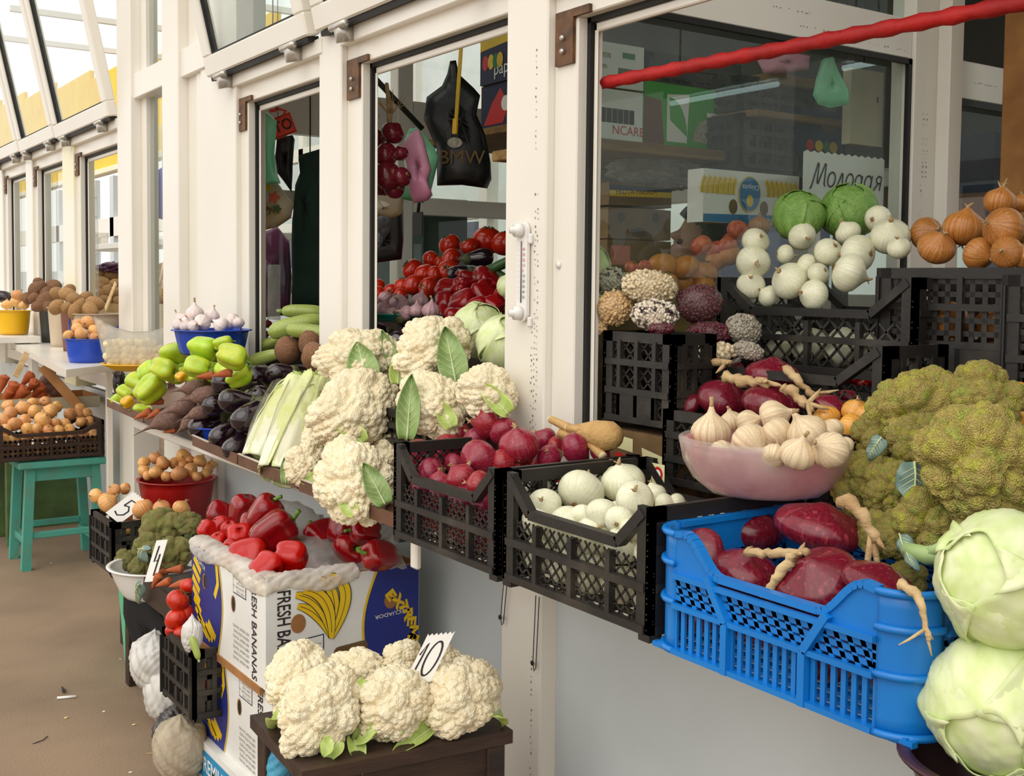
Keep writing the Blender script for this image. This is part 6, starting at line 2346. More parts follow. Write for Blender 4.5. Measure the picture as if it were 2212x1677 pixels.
# plastic liner: over the rim at the aisle side, and pulled up behind the peppers
ln = thing('plastic_liner', 'crumpled clear plastic liner of the pepper carton', 'plastic bag', (1.05, 3.0, 0.66))
nu, nv = 150, 15
G = np.zeros((nu, nv, 3))
for i in range(nu):
    u = i / (nu - 1)
    if u < 0.55:
        base = Vector((1.05, 3.15 - 0.55 * (u / 0.55), 0.655))
        out = Vector((-1, 0, 0))
    else:
        base = Vector((1.05 + 0.25 * (u - 0.55) / 0.45, 2.60, 0.655))
        out = Vector((0, -1, 0))
    for j in range(nv):
        v = j / (nv - 1)
        q = base + out * (0.008 * math.sin(math.pi * v) + 0.003 - 0.05 * (1 - v) ** 2) + Vector((0, 0, 0.025 * math.sin(math.pi * (0.2 + 0.8 * v)) - 0.026 * v * (1 + 0.4 * math.sin(17 * u))))
        G[i, j] = q
put_world('rim_fold', MB().sheet(crumple(G, 0.0035, 5, 55), 0.001).mesh('rim_fold', 'liner_film'), ln)
nu, nv = 26, 18
G = np.zeros((nu, nv, 3))
for i in range(nu):
    u = i / (nu - 1)
    for j in range(nv):
        v = j / (nv - 1)
        pa = at(600 + 255 * u, 1068 + 55 * u + 25 * math.sin(3 * u), x=1.40 + 0.06 * u)
        pb_ = at(650 + 235 * u, 1255 - 35 * u, x=1.20 + 0.22 * u)
        q = pa.lerp(pb_, v)
        q += Vector((-0.05, -0.05, 0.02)) * math.sin(math.pi * v) * (0.6 + 0.4 * math.sin(7 * u))
        G[i, j] = q
put_world('bag_sheet', MB().sheet(crumple(G, 0.010, 9, 16), 0.0008).mesh('bag_sheet', 'milky_film'), ln)
for k, (px, py, rp) in enumerate(((700, 1165, 40), (760, 1185, 42), (820, 1200, 36), (740, 1140, 34), (690, 1225, 34), (790, 1150, 30))):
    p = at(px, py, x=1.34)
    make('dark_pepper', 'dark pepper behind the clear plastic, %s' % ['left middle', 'centre', 'right end', 'top left', 'lowest left', 'top right'][k], p, rp * mpp(p), (random.gauss(0, 1), random.gauss(0, 1), .5), group='peppers behind the clear plastic')

# ------------------------------------------------------------------ board with cauliflowers in the foreground
ZB = 0.455
c0, c1, c2_ = at(540, 1545, z=ZB), at(652, 1668, z=ZB), at(1108, 1578, z=ZB)
c3_ = c2_ + (c0 - c1)
bd = thing('bench', 'dark wooden bench board carrying the lower cauliflowers', 'bench', c1)
V = [q - Vector((0, 0, e)) for e in (0.028, 0) for q in (c0, c1, c2_, c3_)]
put_world('board', mesh('board', V, [(0, 1, 2, 3)[::-1], (4, 5, 6, 7)] + [(i, (i + 1) % 4, 4 + (i + 1) % 4, 4 + i) for i in range(4)], 'dark_wood', False), bd)
cen = (c0 + c1 + c2_ + c3_) / 4
for q in (c0, c1, c2_, c3_):
    g_ = q.lerp(cen, 0.16)
    put_world('leg', bx('leg', 'dark_wood', g_.x - 0.022, g_.x + 0.022, g_.y - 0.022, g_.y + 0.022, 0.0, ZB - 0.028), bd)
put_world('apron', MB().bar(c1.lerp(cen, .12) - Vector((0, 0, .06)), c2_.lerp(cen, .12) - Vector((0, 0, .06)), 0.02, 0.06, (0, 0, 1)).mesh('apron', 'dark_wood', False), bd)
GL = 'cauliflowers on the dark bench'


def cauli2(px, py, rx, ry, d_, axis, label, leaves=(), var=0, spin=None):
    p = at(px, py, z=ZB + d_)
    s = mpp(p)
    o = make('cauliflower', label, p, (rx + ry) / 2 * s * 1.03, dirw(*axis), group=GL, var=var, spin=spin, sc=(rx / ry if rx > ry else 1, 1, 1))
    put('stump', MB().tube([(0, 0, -0.15), (0, 0, -0.5)], [0.55, 0.35], 14).mesh('stump', 'stalk'), o)
    for (bx_, by_, tx, ty, w, dz) in leaves:
        a, b_ = at(bx_, by_, z=ZB + dz + 0.03), at(tx, ty, z=ZB + dz)
        leaf_part(o, a, b_, dirw(.1, .8, .6), w * mpp(a) / 0.62, _pl[var % 2], _pv[var % 2], 1.1)
    return o


cauli2(690, 1538, 90, 76, .065, (0, .65, .75), 'front cauliflower at left end of the dark bench', [(640, 1555, 566, 1546, 50, .02), (720, 1600, 690, 1632, 40, .01), (735, 1600, 700, 1642, 46, .0)], 0, 1.0)
cauli2(645, 1470, 78, 58, .07, (-.2, .8, .5), 'cauliflower behind the front left one on bench', [], 1, 2.0)
cauli2(764, 1458, 62, 46, .075, (0, .8, .5), 'cauliflower at back middle of the bench', [(790, 1470, 765, 1515, 26, .09)], 2, 3.0)
cauli2(850, 1522, 78, 67, .065, (.05, .65, .7), 'cauliflower in the front middle of the bench', [(815, 1575, 750, 1600, 60, .01), (880, 1580, 800, 1595, 40, .0)], 2, 0.5)
cauli2(1000, 1506, 82, 70, .068, (.1, .65, .7), 'browner cauliflower at the right end of bench', [(1060, 1545, 1102, 1552, 46, .02)], 1, 4.0)
cauli2(868, 1425, 42, 38, .10, (0, .8, .5), 'small cauliflower left of the price tag ten', [], 0, 4.0)
cauli2(955, 1432, 42, 38, .095, (.1, .8, .5), 'small cauliflower right of the price tag ten', [], 1, 1.5)
lf = leaf_part(None, at(932, 1575, z=ZB + .012), at(848, 1625, z=ZB + .004), dirw(.1, .8, .6), 46 * mpp(at(890, 1600, z=ZB)) / .62, _pl[1], _pv[1], 1.1, name='cauliflower_leaf')
tag(lf, 'loose pale green leaf at right on bench edge', 'leaf', 'loose leaves on the bench')
lf = leaf_part(None, at(765, 1598, z=ZB + .012), at(782, 1652, z=ZB - .01), dirw(.1, .8, .6), 38 * mpp(at(770, 1620, z=ZB)) / .62, _pl[0], _pv[0], 1.1, name='cauliflower_leaf')
tag(lf, 'loose leaf hanging over the middle of bench edge', 'leaf', 'loose leaves on the bench')
ten = [[(.08, .60), (.22, .84), (.20, .50), (.16, .14)], [(.62 + .24 * math.cos(a), .50 + .36 * math.sin(a)) for a in [i * 6.4 / 20 + 1.6 for i in range(21)]]]
pt = at(872, 1478, z=ZB + 0.10)
price_tag('white paper price tag reading ten among the cauliflowers', pt, dirw(.95, .12, .1), dirw(.42, .85, -.1), ten, 60 * mpp(pt), 112 * mpp(pt), 0.0045)
# bags of things stored below the bench
blob_bag('plastic_bag', 'turquoise plastic bag hanging under the bench corner', 'bag', at(612, 1625, z=ZB - .08), 0.035, 0.035, 0.075, 'blue_bag', 3, axis=(.3, .2, .8))
blob_bag('plastic_bag', 'big purple plastic bag stuffed under the bench', 'bag', Vector((cen.x + .03, cen.y - 0.02, 0.20)), 0.17, 0.17, 0.17, 'purple_bag', 4)


# ================================================================== lower left: goods in front of the stall
# red basin of small onions on a stool
rc = at(382, 1035, x=1.40)
rb_ = 82 * mpp(rc)
zr = rc.z
basin('deep red plastic basin heaped with small onions', (1.40, rc.y, zr - 0.20), rb_ * 0.72, rb_ * 0.97, 0.20, 'basin_red', lip=0.008, curve=0.8)
pile('yellow_onion', 'small yellow onion', 'in the red basin', [
    [(336, 990, 15, 1.44), (376, 1001, 13, 1.44), (395, 985, 15, 1.44), (432, 996, 15, 1.42), (410, 993, 11, 1.44)],
    [(311, 1001, 14, 1.42), (352, 1001, 16, 1.40), (395, 1006, 12, 1.42), (449, 1015, 13, 1.42), (457, 1004, 11, 1.45)],
    [(311, 1018, 14, 1.38), (336, 1021, 15, 1.34), (387, 1024, 18, 1.32), (412, 1015, 15, 1.36), (443, 1024, 12, 1.38), (359, 1030, 12, 1.34), (318, 1028, 11, 1.36), (425, 1030, 12, 1.34)]], 'small onions in the red basin', tilt=0.7, ref=rc)
sto = thing('low_stool', 'dark low stool under the red basin', 'stool', (1.38, rc.y, 0))
put('seat', bx('seat', 'dark_wood', -0.14, 0.14, -0.16, 0.16, zr - 0.235, zr - 0.203), sto)
for a in (-0.11, 0.11):
    for c_ in (-0.13, 0.13):
        put('leg', bx('leg', 'dark_wood', a - 0.018, a + 0.018, c_ - 0.018, c_ + 0.018, 0, zr - 0.235), sto)

# crate with larger onions and price five
k0, k1 = at(196, 1108, x=1.10), at(238, 1132, x=1.10)
c5 = crate('small black crate of big onions with price tag five', (1.10, k0.y, 0.325), RZ, k0.y - k1.y + 0.02, 0.30, 0.19, flat=True, cell=0.045, style='slots', bw=0.006)
pile('yellow_onion', 'big yellow onion', 'of the price five crate', [
    [(207, 1071, 16, 1.16), (246, 1060, 15, 1.24), (270, 1056, 13, 1.30)],
    [(233, 1087, 23, 1.15), (308, 1099, 23, 1.12), (349, 1097, 19, 1.08), (392, 1099, 20, 1.06)],
    [(269, 1117, 19, 1.18), (300, 1134, 15, 1.20), (333, 1123, 15, 1.10), (280, 1142, 14, 1.16)]], 'big onions in the price five crate', ref=at(290, 1100, x=1.22))
s5 = thing('low_stool', 'dark low stool under the price five crate', 'stool', (1.24, k1.y + 0.10, 0))
put('seat', bx('seat', 'dark_wood', -0.08, 0.22, -0.12, 0.10, 0.285, 0.311), s5)
for a in (-0.04, 0.19):
    for c_ in (-0.10, 0.08):
        put('leg', bx('leg', 'dark_wood', a - 0.016, a + 0.016, c_ - 0.016, c_ + 0.016, 0, 0.285), s5)
five = [[(.75, .80), (.35, .78), (.32, .52)], [(.32, .52), (.55, .58), (.74, .46), (.72, .28), (.50, .16), (.24, .22)]]
pt = at(228, 1108, x=1.10)
price_tag('white price tag reading five on the onion crate', pt, dirw(.75, -.55, .1), dirw(.80, .62, -.1), five, 40 * mpp(pt), 72 * mpp(pt), 0.006, zig=True)

# bowl of broccoli, tag four
pbw = at(300, 1225, x=1.06)
basin('white enamel bowl of broccoli beside the blue carton', (1.12, pbw.y, pbw.z - 0.10), 0.10, 0.15, 0.10, 'enamel', lip=0.01)
GD = 'greenish broccoli in the white bowl'
for px, py, rp, x, ax, lb in ((352, 1142, 44, 1.18, (0, .8, .5), 'dark green broccoli head at the top of the bowl'), (374, 1198, 38, 1.12, (.1, .7, .6), 'broccoli head beside the blue carton edge'),
                              (272, 1217, 27, 1.06, (-.3, .7, .6), 'yellowish broccoli head at left rim of bowl'), (305, 1226, 24, 1.05, (0, .7, .7), 'small broccoli head behind the price tag four'), (410, 1135, 28, 1.24, (.2, .8, .4), 'broccoli head in shade behind the pepper carton'),
                              (325, 1185, 34, 1.12, (0, .7, .6), 'broccoli head hidden in the middle of bowl')):
    broc(px, py, rp, x, ax, lb, k='broccoli_green', group=GD)
lb0 = leaf_part(None, at(315, 1190, x=1.04), at(276, 1186, x=1.04), dirw(-.2, .5, .8), 34 * mpp(at(290, 1190, x=1.04)) / .85, _bl, _bv, 1.0, name='broccoli_leaf')
tag(lb0, 'blue green leaf lying on the bowl of broccoli', 'leaf', 'broccoli leaves')
lb1 = leaf_part(None, at(302, 1262, x=1.0), at(280, 1312, x=0.99), dirw(-.4, .2, .9), 28 * mpp(at(290, 1290, x=1.0)) / .85, _bl, _bv, 1.0, name='broccoli_leaf')
tag(lb1, 'pale leaf hanging down over the black cloth', 'leaf', 'broccoli leaves')
four = [[(.42, .86), (.36, .48), (.70, .52)], [(.70, .66), (.66, .14)]]
pt = at(312, 1258, x=1.02)
price_tag('white price tag reading four in the carrot box', pt, dirw(.9, .1, .2), dirw(.25, .95, -.1), four, 27 * mpp(pt), 92 * mpp(pt), 0.006, zig=False)
# basket of carrots
pc = at(306, 1285, x=1.04)
bk = carton('small dark wooden box of stubby carrots', (1.04, at(308, 1270, x=1.04).y, at(330, 1262, x=1.04).z - 0.075), RZ, 0.30, 0.2, 0.075, 'brown_plastic', 'dark_wood')
for k, (px, py, ax, lb) in enumerate(((352, 1236, (.9, .4, 0), 'carrot at the top of the small box'), (385, 1230, (.9, .1, 0), 'carrot at right behind the others in box'), (360, 1258, (.85, .35, .2), 'long carrot in front of the small box'),
                                      (390, 1262, (.9, .25, .2), 'carrot below touching the blue carton'), (340, 1250, (.5, .8, .2), 'carrot standing behind price tag four'))):
    p = at(px, py, x=1.08 if k < 2 else 1.05)
    make('carrot', lb, p, 10 * mpp(p), dirw(*ax), group='carrots in the small box')
# green bucket with handle, dark stool leg, black cloth
pg = at(300, 1440, z=0.0)
bucket('mint green bucket standing on the floor under the broccoli', (pg.x + 0.06, pg.y, 0), 0.105, 0.13, 0.34, 'bucket_green', 'bucket_green', hz=0.97, ang=2.2)
sl = thing('wooden_stool', 'dark red wooden stool behind the tomato crate', 'stool', (1.16, 3.86, 0))
put('seat', bx('seat', 'dark_wood', -0.09, 0.26, -0.22, 0.16, 0.40, 0.43), sl)
for a in (-0.06, 0.22):
    for c_ in (-0.19, 0.06):
        put('leg', bx('leg', 'dark_wood', a - 0.022, a + 0.022, c_ - 0.022, c_ + 0.022, 0, 0.40), sl)
cl = flat_bag('black cloth draped under the broccoli bowl', at(265, 1258, x=1.02), densify([(0.0, 0.0), (0.20, 0.06), (0.26, 0.10), (0.30, 0.22), (0.24, 0.30), (0.12, 0.22), (0.05, 0.19), (0.01, 0.10)]), 0.02, 'cloth_black', rz=RZ + .3, name='cloth')
cl['category'] = 'cloth'
# black crate of tomatoes
t0, t1 = at(350, 1345, x=0.98), at(405, 1400, x=0.98)
tb = at(405, 1545, x=0.98)
ctm = crate('black crate of ripe tomatoes left of the banana cartons', (0.98, t0.y, tb.z), RZ, t0.y - t1.y + 0.04, 0.24, t1.z - tb.z, flat=True, cell=0.05, style='slots', bw=0.006)
pile('tomato', 'shiny orange red tomato', 'beside the banana carton', [
    [(408, 1266, 19, 1.08), (384, 1297, 25, 1.03)], [(398, 1326, 22, 1.04), (381, 1338, 25, 1.02), (415, 1340, 20, 1.05)], [(392, 1370, 18, 1.00), (372, 1362, 16, 1.02), (405, 1388, 16, 1.01)]], 'tomatoes beside the banana carton', tilt=.4, ref=at(395, 1340, x=1.02))
for k in range(4):
    make('tomato', 'tomato inside the crate, seen through its slots', Vector((1.04 + 0.06 * (k % 2), t0.y - 0.06 - 0.09 * (k // 2), tb.z + 0.05 + 0.05 * (k % 2))), 0.033, (0, 0, 1), group='tomatoes inside the crate')
# small vegetable wrap at the corner of the carton
blob_bag('plastic_bag', 'little clear bag with green onion tops at carton corner', 'bag', at(415, 1372, x=0.99), 0.028, 0.028, 0.05, 'white_bag', 8)
p = at(422, 1400, x=0.985)
make('zucchini', 'small pale squash end at the carton corner', p, 0.011, dirw(.35, -.9, .2))
# bags on the floor
blob_bag('plastic_bag', 'white plastic bag on the floor by the green bucket', 'bag', at(335, 1425, z=0.20), 0.075, 0.085, 0.10, 'white_bag', 11, knot=.2, fold=.08)
blob_bag('plastic_bag', 'second white plastic bag lower under tomato crate', 'bag', at(372, 1490, z=0.11), 0.085, 0.10, 0.11, 'white_bag', 12, knot=.2, fold=.08)
blob_bag('plastic_bag', 'dark see-through bag lying in front of the sack', 'bag', at(372, 1565, z=0.055), 0.085, 0.06, 0.055, 'dark_bag', 13, knot=.1, fold=.12, axis=(-.5, .3, .6))
sk = blob_bag('sack', 'beige woven sack leaning on the carton stack', 'sack', at(390, 1612, z=0.095), 0.075, 0.085, 0.10, 'sack', 14, knot=.15, fold=.05)
put_world('loose_thread', MB().tube([at(400, 1560, z=0.2), at(402, 1600, z=0.1), at(405, 1660, z=0.0)], 0.0012, 4).tube([at(392, 1615, z=0.02), at(360, 1628, z=0.004), at(318, 1628, z=0.002)], 0.0012, 4).mesh('loose_thread', 'pale_wood'), sk)
# litter on the floor
lt = [(144, 1510, 0.02, 'white cigarette end on the floor', 'cigarette_end', 'paper'), (143, 1552, 0.008, 'yellow scrap lying on the floor', 'litter_scrap', 'beans_tan'), (225, 1538, 0.006, 'pair of white crumbs on the floor', 'litter_scrap', 'paper'),
      (62, 1219, 0.005, 'white crumb near the teal stool', 'litter_scrap', 'paper'), (110, 1217, 0.005, 'tiny white crumb right of stool leg', 'litter_scrap', 'paper'), (260, 1425, 0.005, 'white crumb by the green bucket', 'litter_scrap', 'paper'), (282, 1670, 0.006, 'white crumb at the bottom edge', 'litter_scrap', 'paper'), (290, 1567, 0.009, 'beige scrap near the dark bag', 'litter_scrap', 'beans_tan')]
for px, py, r, lb, nm, m in lt:
    p = at(px, py, z=0.0)
    if nm == 'cigarette_end':
        o = put(nm, MB().tube([(-0.028, 0.01, 0.005), (0.028, -0.008, 0.005)], 0.0045, 8).mesh(nm, m), None, p)
    else:
        D, Fc = icos(1)
        o = put(nm, mesh(nm, D * np.array([r, r * 0.7, r * 0.3]) * lumps(D, px, 0.2)[:, None], Fc, m, False), None, p + Vector((0, 0, r * 0.25)))
    tag(o, lb, 'litter', 'litter on the floor')
p = at(135, 1500, z=0.0)
ft = tag(put('feather', MB().sheet(np.array([[(0.0 + 0.012 * math.sin(3.1 * u) * w + 0.05 * u, 0.02 * u * u + 0.012 * math.sin(3.1 * u) * w, 0.004 + 0.004 * w * w) for w in (-1, 0, 1)] for u in [i / 9 for i in range(10)]]), 0.0006).mesh('feather', 'ink'), None, p, (0, 0, 1.0)), 'black feather on the floor by cigarette end', 'feather')
p = at(70, 1608, z=0.0)
tag(put('twig', MB().tube([p, p + Vector((0.03, 0.004, 0.004)), p + Vector((0.05, 0.03, 0.003))], 0.0015, 5).mesh('twig', 'ink')), 'thin dark twig lying on the floor', 'twig')

# ================================================================== far left: stool, table and its goods
YS = 5.72
sL, sR = at(48, 1000, y=YS), at(219, 986, y=YS)
zs_ = (sL.z + sR.z) / 2
tl = thing('wooden_stool', 'teal painted stool under the crate of small onions', 'stool', (sL.x, YS, 0))
W_ = sR.x - sL.x
put('seat', bx('seat', 'teal_paint', -0.02, W_ + 0.02, -0.02, 0.36, zs_ - 0.035, zs_, 0.006), tl)
for a in (0.02, W_ - 0.045):
    for c_ in (0.01, 0.30):
        b = MB()
        s_ = -0.025 if a < 0.1 else 0.025
        b.bar((a + 0.02 + s_, c_ + 0.02, 0), (a + 0.02, c_ + 0.02, zs_ - 0.035), 0.042, 0.042, (0, 1, 0))
        put('leg', b.mesh('leg', 'teal_paint', False), tl)
for c_ in (0.03, 0.32):
    put('apron', bx('apron', 'teal_paint', 0.04, W_ - 0.04, c_ - 0.012, c_ + 0.012, zs_ - 0.10, zs_ - 0.035), tl)
    put('stretcher', bx('stretcher', 'teal_paint', 0.03, W_ - 0.03, c_ - 0.012, c_ + 0.012, 0.15, 0.18), tl)
for a in (0.03, W_ - 0.03):
    put('stretcher', bx('stretcher', 'teal_paint', a - 0.012, a + 0.012, 0.04, 0.31, 0.11, 0.14), tl)
gs = thing('wooden_stool', 'green painted stool cut by the left edge', 'stool', (0.72, 6.5, 0))
p = at(14, 1000, y=6.3)
gs.location = (p.x - 0.34, 6.3, 0)
put('seat', bx('seat', 'green_paint', -0.02, 0.40, -0.02, 0.34, zs_ - 0.04, zs_ - 0.005, 0.006), gs)
for a in (0.02, 0.34):
    for c_ in (0.01, 0.28):
        put('leg', bx('leg', 'green_paint', a, a + 0.045, c_, c_ + 0.045, 0, zs_ - 0.04), gs)
# dark slatted crate in the shade below
dk = carton('old dark wooden crate in the shade under the table', (sL.x + 0.18, YS + 1.0, 0.0), 0, 0.36, 0.3, 0.34, 'green_paint', 'dark_wood')
# crate of small onions on the stool
oc = crate('brown mesh crate of small onions on the teal stool', (sL.x - 0.12, YS - 0.02, zs_ + 0.013), 0.0, W_ + 0.13, 0.34, 0.17, 'brown_plastic', dip=0.32, cell=0.022, style='holes')
GO = 'small onions in the brown crate'


def pile_y(k, desc, where, rows, group, tilt=0.8):
    return pile(k, desc, where, [[(a, b, c, d + 20) for a, b, c, d in r] for r in rows], group, tilt)


pile_y('yellow_onion', 'pale yellow onion', 'of the brown crate', [
    [(17, 876, 14, 5.98), (70, 873, 14, 5.98), (97, 868, 12, 6.0), (123, 879, 13, 5.98), (174, 882, 12, 6.0)],
    [(22, 895, 17, 5.90), (50, 882, 18, 5.92), (74, 890, 16, 5.88), (109, 889, 18, 5.88), (151, 895, 14, 5.92), (168, 896, 13, 5.94), (188, 893, 12, 5.94)],
    [(5, 908, 15, 5.84), (31, 917, 16, 5.80), (53, 909, 15, 5.82), (92, 907, 18, 5.80), (120, 913, 11, 5.80), (140, 915, 12, 5.82), (193, 910, 11, 5.86), (175, 912, 12, 5.84)],
    [(12, 928, 13, 5.78), (59, 927, 14, 5.78), (80, 926, 12, 5.77), (103, 928, 12, 5.77), (126, 928, 12, 5.78), (150, 927, 12, 5.78)]], GO)
fill('yellow_onion', 'small onion inside the brown crate, behind its mesh', oc, W_ + 0.13, 0.34, 0.15, 0.03, 9, 1, 2, 'onions behind the brown mesh')
# carrots and beets behind on a tray
tp_ = at(60, 862, y=6.22)
bxc = carton('shallow wooden tray of carrots behind the brown crate', (sL.x - 0.15, 6.15, at(60, 862, y=6.15).z - 0.06), 0.0, 0.62, 0.35, 0.06, 'cardboard_pale', 'cardboard')
for k, (px, py, rp, ax, lb) in enumerate(((8, 822, 11, (.3, .9, 0), 'carrot at left edge above the onions'), (28, 838, 13, (.4, .85, .2), 'thick carrot second from left edge'), (48, 848, 14, (.75, .6, .2), 'thick carrot in middle of the carrots'),
                                          (62, 815, 11, (.7, .7, .2), 'carrot on top near the wooden stick'), (84, 840, 12, (.6, .6, .4), 'carrot right of the middle'), (72, 830, 11, (.6, .6, .5), 'short carrot end on top'), (90, 852, 10, (.9, .3, .2), 'carrot lying low at the right'), (18, 850, 11, (.6, .7, .3), 'carrot low at the left'))):
    p = at(px, py, y=6.25 - 0.02 * (k % 3))
    make('carrot', lb, p, rp * mpp(p), dirw(*ax), group='carrots behind the brown crate')
for px, py, rp, lb in ((104, 826, 13, 'dark beetroot right of the carrots, upper'), (108, 840, 12, 'dark beetroot right of the carrots, middle'), (120, 850, 11, 'dark beetroot right of the carrots, lowest')):
    p = at(px, py, y=6.3)
    make('beet', lb, p, rp * mpp(p), dirw(-.4, .5, .6), group='dark beetroots behind the brown crate')
a, e_ = at(92, 792, y=6.25), at(182, 892, y=6.05)
fl = tag(put('cardboard_flap', MB().bar(a, e_, 0.05, 0.006, (0, 1, .3)).mesh('cardboard_flap', 'cardboard', False)), 'brown cardboard flap slanting over the onion crate', 'cardboard')
a, e_ = at(34, 814, y=6.2), at(58, 762, y=6.25)
tag(put('price_stick', bevel_mesh(MB().bar(a, e_, 0.03, 0.006, (0, 1, 0)).mesh('price_stick', 'pale_wood', False), .001, 1)), 'pale wooden price stick among the carrots', 'stick', 'pale wooden price sticks')
# white table
ZT = 1.0
q0, q1, q2 = at(143, 799, z=ZT), at(28, 741, z=ZT), at(252, 786, z=ZT)
tb_ = thing('white_table', 'white table top with potatoes and onions at far left', 'table', q0)
q3 = q1 + (q2 - q0)
V = [q - Vector((0, 0, e)) for e in (0.035, 0) for q in (q0, q2, q3, q1)]
put_world('table_top', mesh('table_top', V, [(3, 2, 1, 0), (4, 5, 6, 7)] + [(i, (i + 1) % 4, 4 + (i + 1) % 4, 4 + i) for i in range(4)], 'pvc', False), tb_)
tcen = (q0 + q1 + q2 + q3) / 4
for q in (q2, q3):
    g_ = q.lerp(tcen, 0.12)
    put_world('leg', bx('leg', 'pvc', g_.x - 0.014, g_.x + 0.014, g_.y - 0.014, g_.y + 0.014, 0, ZT - 0.035), tb_)
n0 = at(30, 723, x=1.42)
tb2 = thing('white_table', 'second white table farther away at left edge', 'table', (1.42, 7.9, 0))
put('table_top', bx('table_top', 'pvc', -0.2, 0.1, -0.55, 1.2, n0.z - .04, n0.z), tb2)
for a in (-0.17, 0.07):
    for c_ in (-0.5, 1.1):
        put('leg', bx('leg', 'pvc', a - 0.02, a + 0.02, c_ - 0.02, c_ + 0.02, 0, n0.z - .04), tb2)


def on_table(px, py, dxp, z=ZT):
    return at(px, py, z=z)


# buckets of potatoes
for lb, px, wpx, ytop, ybot, m, hd in (('tan bucket of potatoes with blue handle', 168, 54, 682, 782, 'bucket_tan', 'basin_blue'), ('tan bucket seen second, behind the maroon one', 86, 20, 668, 756, 'bucket_tan', None), ('maroon bucket squeezed between tan buckets', 112, 14, 672, 766, 'bucket_maroon', None), ('dark bucket at left end of the bucket row', 68, 14, 662, 746, 'bucket_dark', None)):
    p = at(px, ybot, z=ZT)
    s = mpp(p)
    h = (ybot - ytop) * s * 1.0
    wpx2 = max(wpx, 30)
    p = p + dirw(0, 0, -1) * (wpx2 * s + (0.13 if wpx > 50 else 0.24))
    pbk = p if wpx > 50 else pbk
    if wpx < 30:
        p = p + dirw(-1, 0, 0) * 0.0
    bucket(lb, (p.x, p.y, ZT), wpx2 * s * 0.8, wpx2 * s, h, m, hd, ang=-0.6)
pz = at(150, 660, x=1.60)
pile('potato', 'large pale potato', 'above the tan bucket', [
    [(150, 627, 14, 1.66), (124, 634, 14, 1.68), (185, 643, 14, 1.64)], [(144, 636, 16, 1.60), (158, 647, 16, 1.58), (172, 658, 13, 1.56), (205, 656, 16, 1.58)],
    [(122, 663, 16, 1.55), (145, 666, 13, 1.53), (162, 673, 15, 1.52), (195, 671, 17, 1.53), (180, 676, 13, 1.55)]], 'potatoes above the tan bucket', tilt=1.2, ref=pbk, x0=1.60)
pile('potato_brown', 'brown potato', 'above the dark bucket', [
    [(84, 613, 12, 1.74), (115, 618, 15, 1.72)], [(80, 626, 17, 1.68), (98, 634, 13, 1.67), (63, 644, 14, 1.68)], [(76, 646, 14, 1.64), (91, 652, 14, 1.62), (106, 645, 14, 1.62), (82, 662, 12, 1.60), (104, 662, 12, 1.6)]], 'brown potatoes above the dark bucket', tilt=1.2, ref=at(90, 670, x=1.50), x0=1.67)
# blue tub of onions, yellow tub
p = at(184, 784, z=ZT) + dirw(0, 0, -1) * 0.05
ptb = p.copy()
s = mpp(p)
basin('royal blue tub of onions on the white table', (p.x, p.y, ZT), 40 * s, 48 * s, 50 * s, 'basin_blue', lip=.008)
pile('yellow_onion', 'orange onion', 'in the royal blue tub', [
    [(189, 697, 15, 1.56), (168, 700, 11, 1.56), (216, 702, 11, 1.58)], [(167, 711, 14, 1.50), (205, 715, 15, 1.52), (222, 716, 12, 1.54)], [(148, 725, 12, 1.46), (175, 723, 16, 1.46), (203, 730, 12, 1.48), (222, 730, 10, 1.5)]], 'onions in the royal blue tub', ref=ptb, x0=1.51)
p = at(30, 722, x=1.42)
s = mpp(p)
basin('yellow tub of onions at the left edge', (p.x, p.y, p.z), 28 * s, 34 * s, 50 * s, 'basin_yellow', lip=.008)
for k, (px, py, rp, lb) in enumerate(((38, 639, 14, 'orange onion on top of yellow tub'), (37, 653, 15, 'orange onion in the middle of yellow tub'), (15, 659, 12, 'orange onion at left in yellow tub'), (52, 660, 11, 'orange onion at right in yellow tub'))):
    q = at(px, py, x=p.x)
    make('yellow_onion', lb, q, rp * mpp(q), (random.gauss(0, .5), random.gauss(0, .5), 1), group='onions in the yellow tub')
q = at(8, 642, x=1.44)
make('eggplant', 'dark eggplant at the left edge above yellow tub', q, 14 * mpp(q), dirw(-.8, .3, .3))
# boxes of potatoes behind the far posts
pile('potato', 'potato', 'behind the far window', [
    [(214, 593, 15, 1.95), (244, 594, 16, 1.97), (260, 600, 14, 1.99)], [(223, 611, 15, 1.90), (250, 618, 15, 1.90)], [(213, 626, 13, 1.86), (235, 634, 16, 1.85), (258, 636, 16, 1.86), (216, 640, 14, 1.82), (228, 650, 13, 1.80), (255, 652, 13, 1.82)]], 'potatoes behind the far window', tilt=1.2, ref=at(235, 640, x=1.88))
carton('crate of potatoes standing behind the far window', (1.78, at(205, 655, x=1.78).y, 0.90), RZ, 0.6, 0.3, at(230, 655, x=1.78).z - 0.90, 'pale_wood', 'cardboard')
pile('potato', 'potato', 'behind the glazed gap', [
    [(322, 580, 13, 1.98), (350, 582, 12, 1.98)], [(326, 598, 15, 1.92), (348, 598, 15, 1.93)], [(332, 618, 16, 1.88), (357, 618, 14, 1.88), (314, 618, 12, 1.88)], [(324, 640, 15, 1.84), (350, 637, 15, 1.84), (340, 650, 15, 1.82), (358, 650, 13, 1.82)]], 'potatoes behind the glazed gap', tilt=1.2, ref=at(335, 640, x=1.88))
carton('grey carton of potatoes behind the glazed gap', (1.78, at(301, 660, x=1.78).y, 0.90), RZ, 0.5, 0.3, at(330, 656, x=1.78).z - 0.90, 'cardboard_pale', 'cardboard')
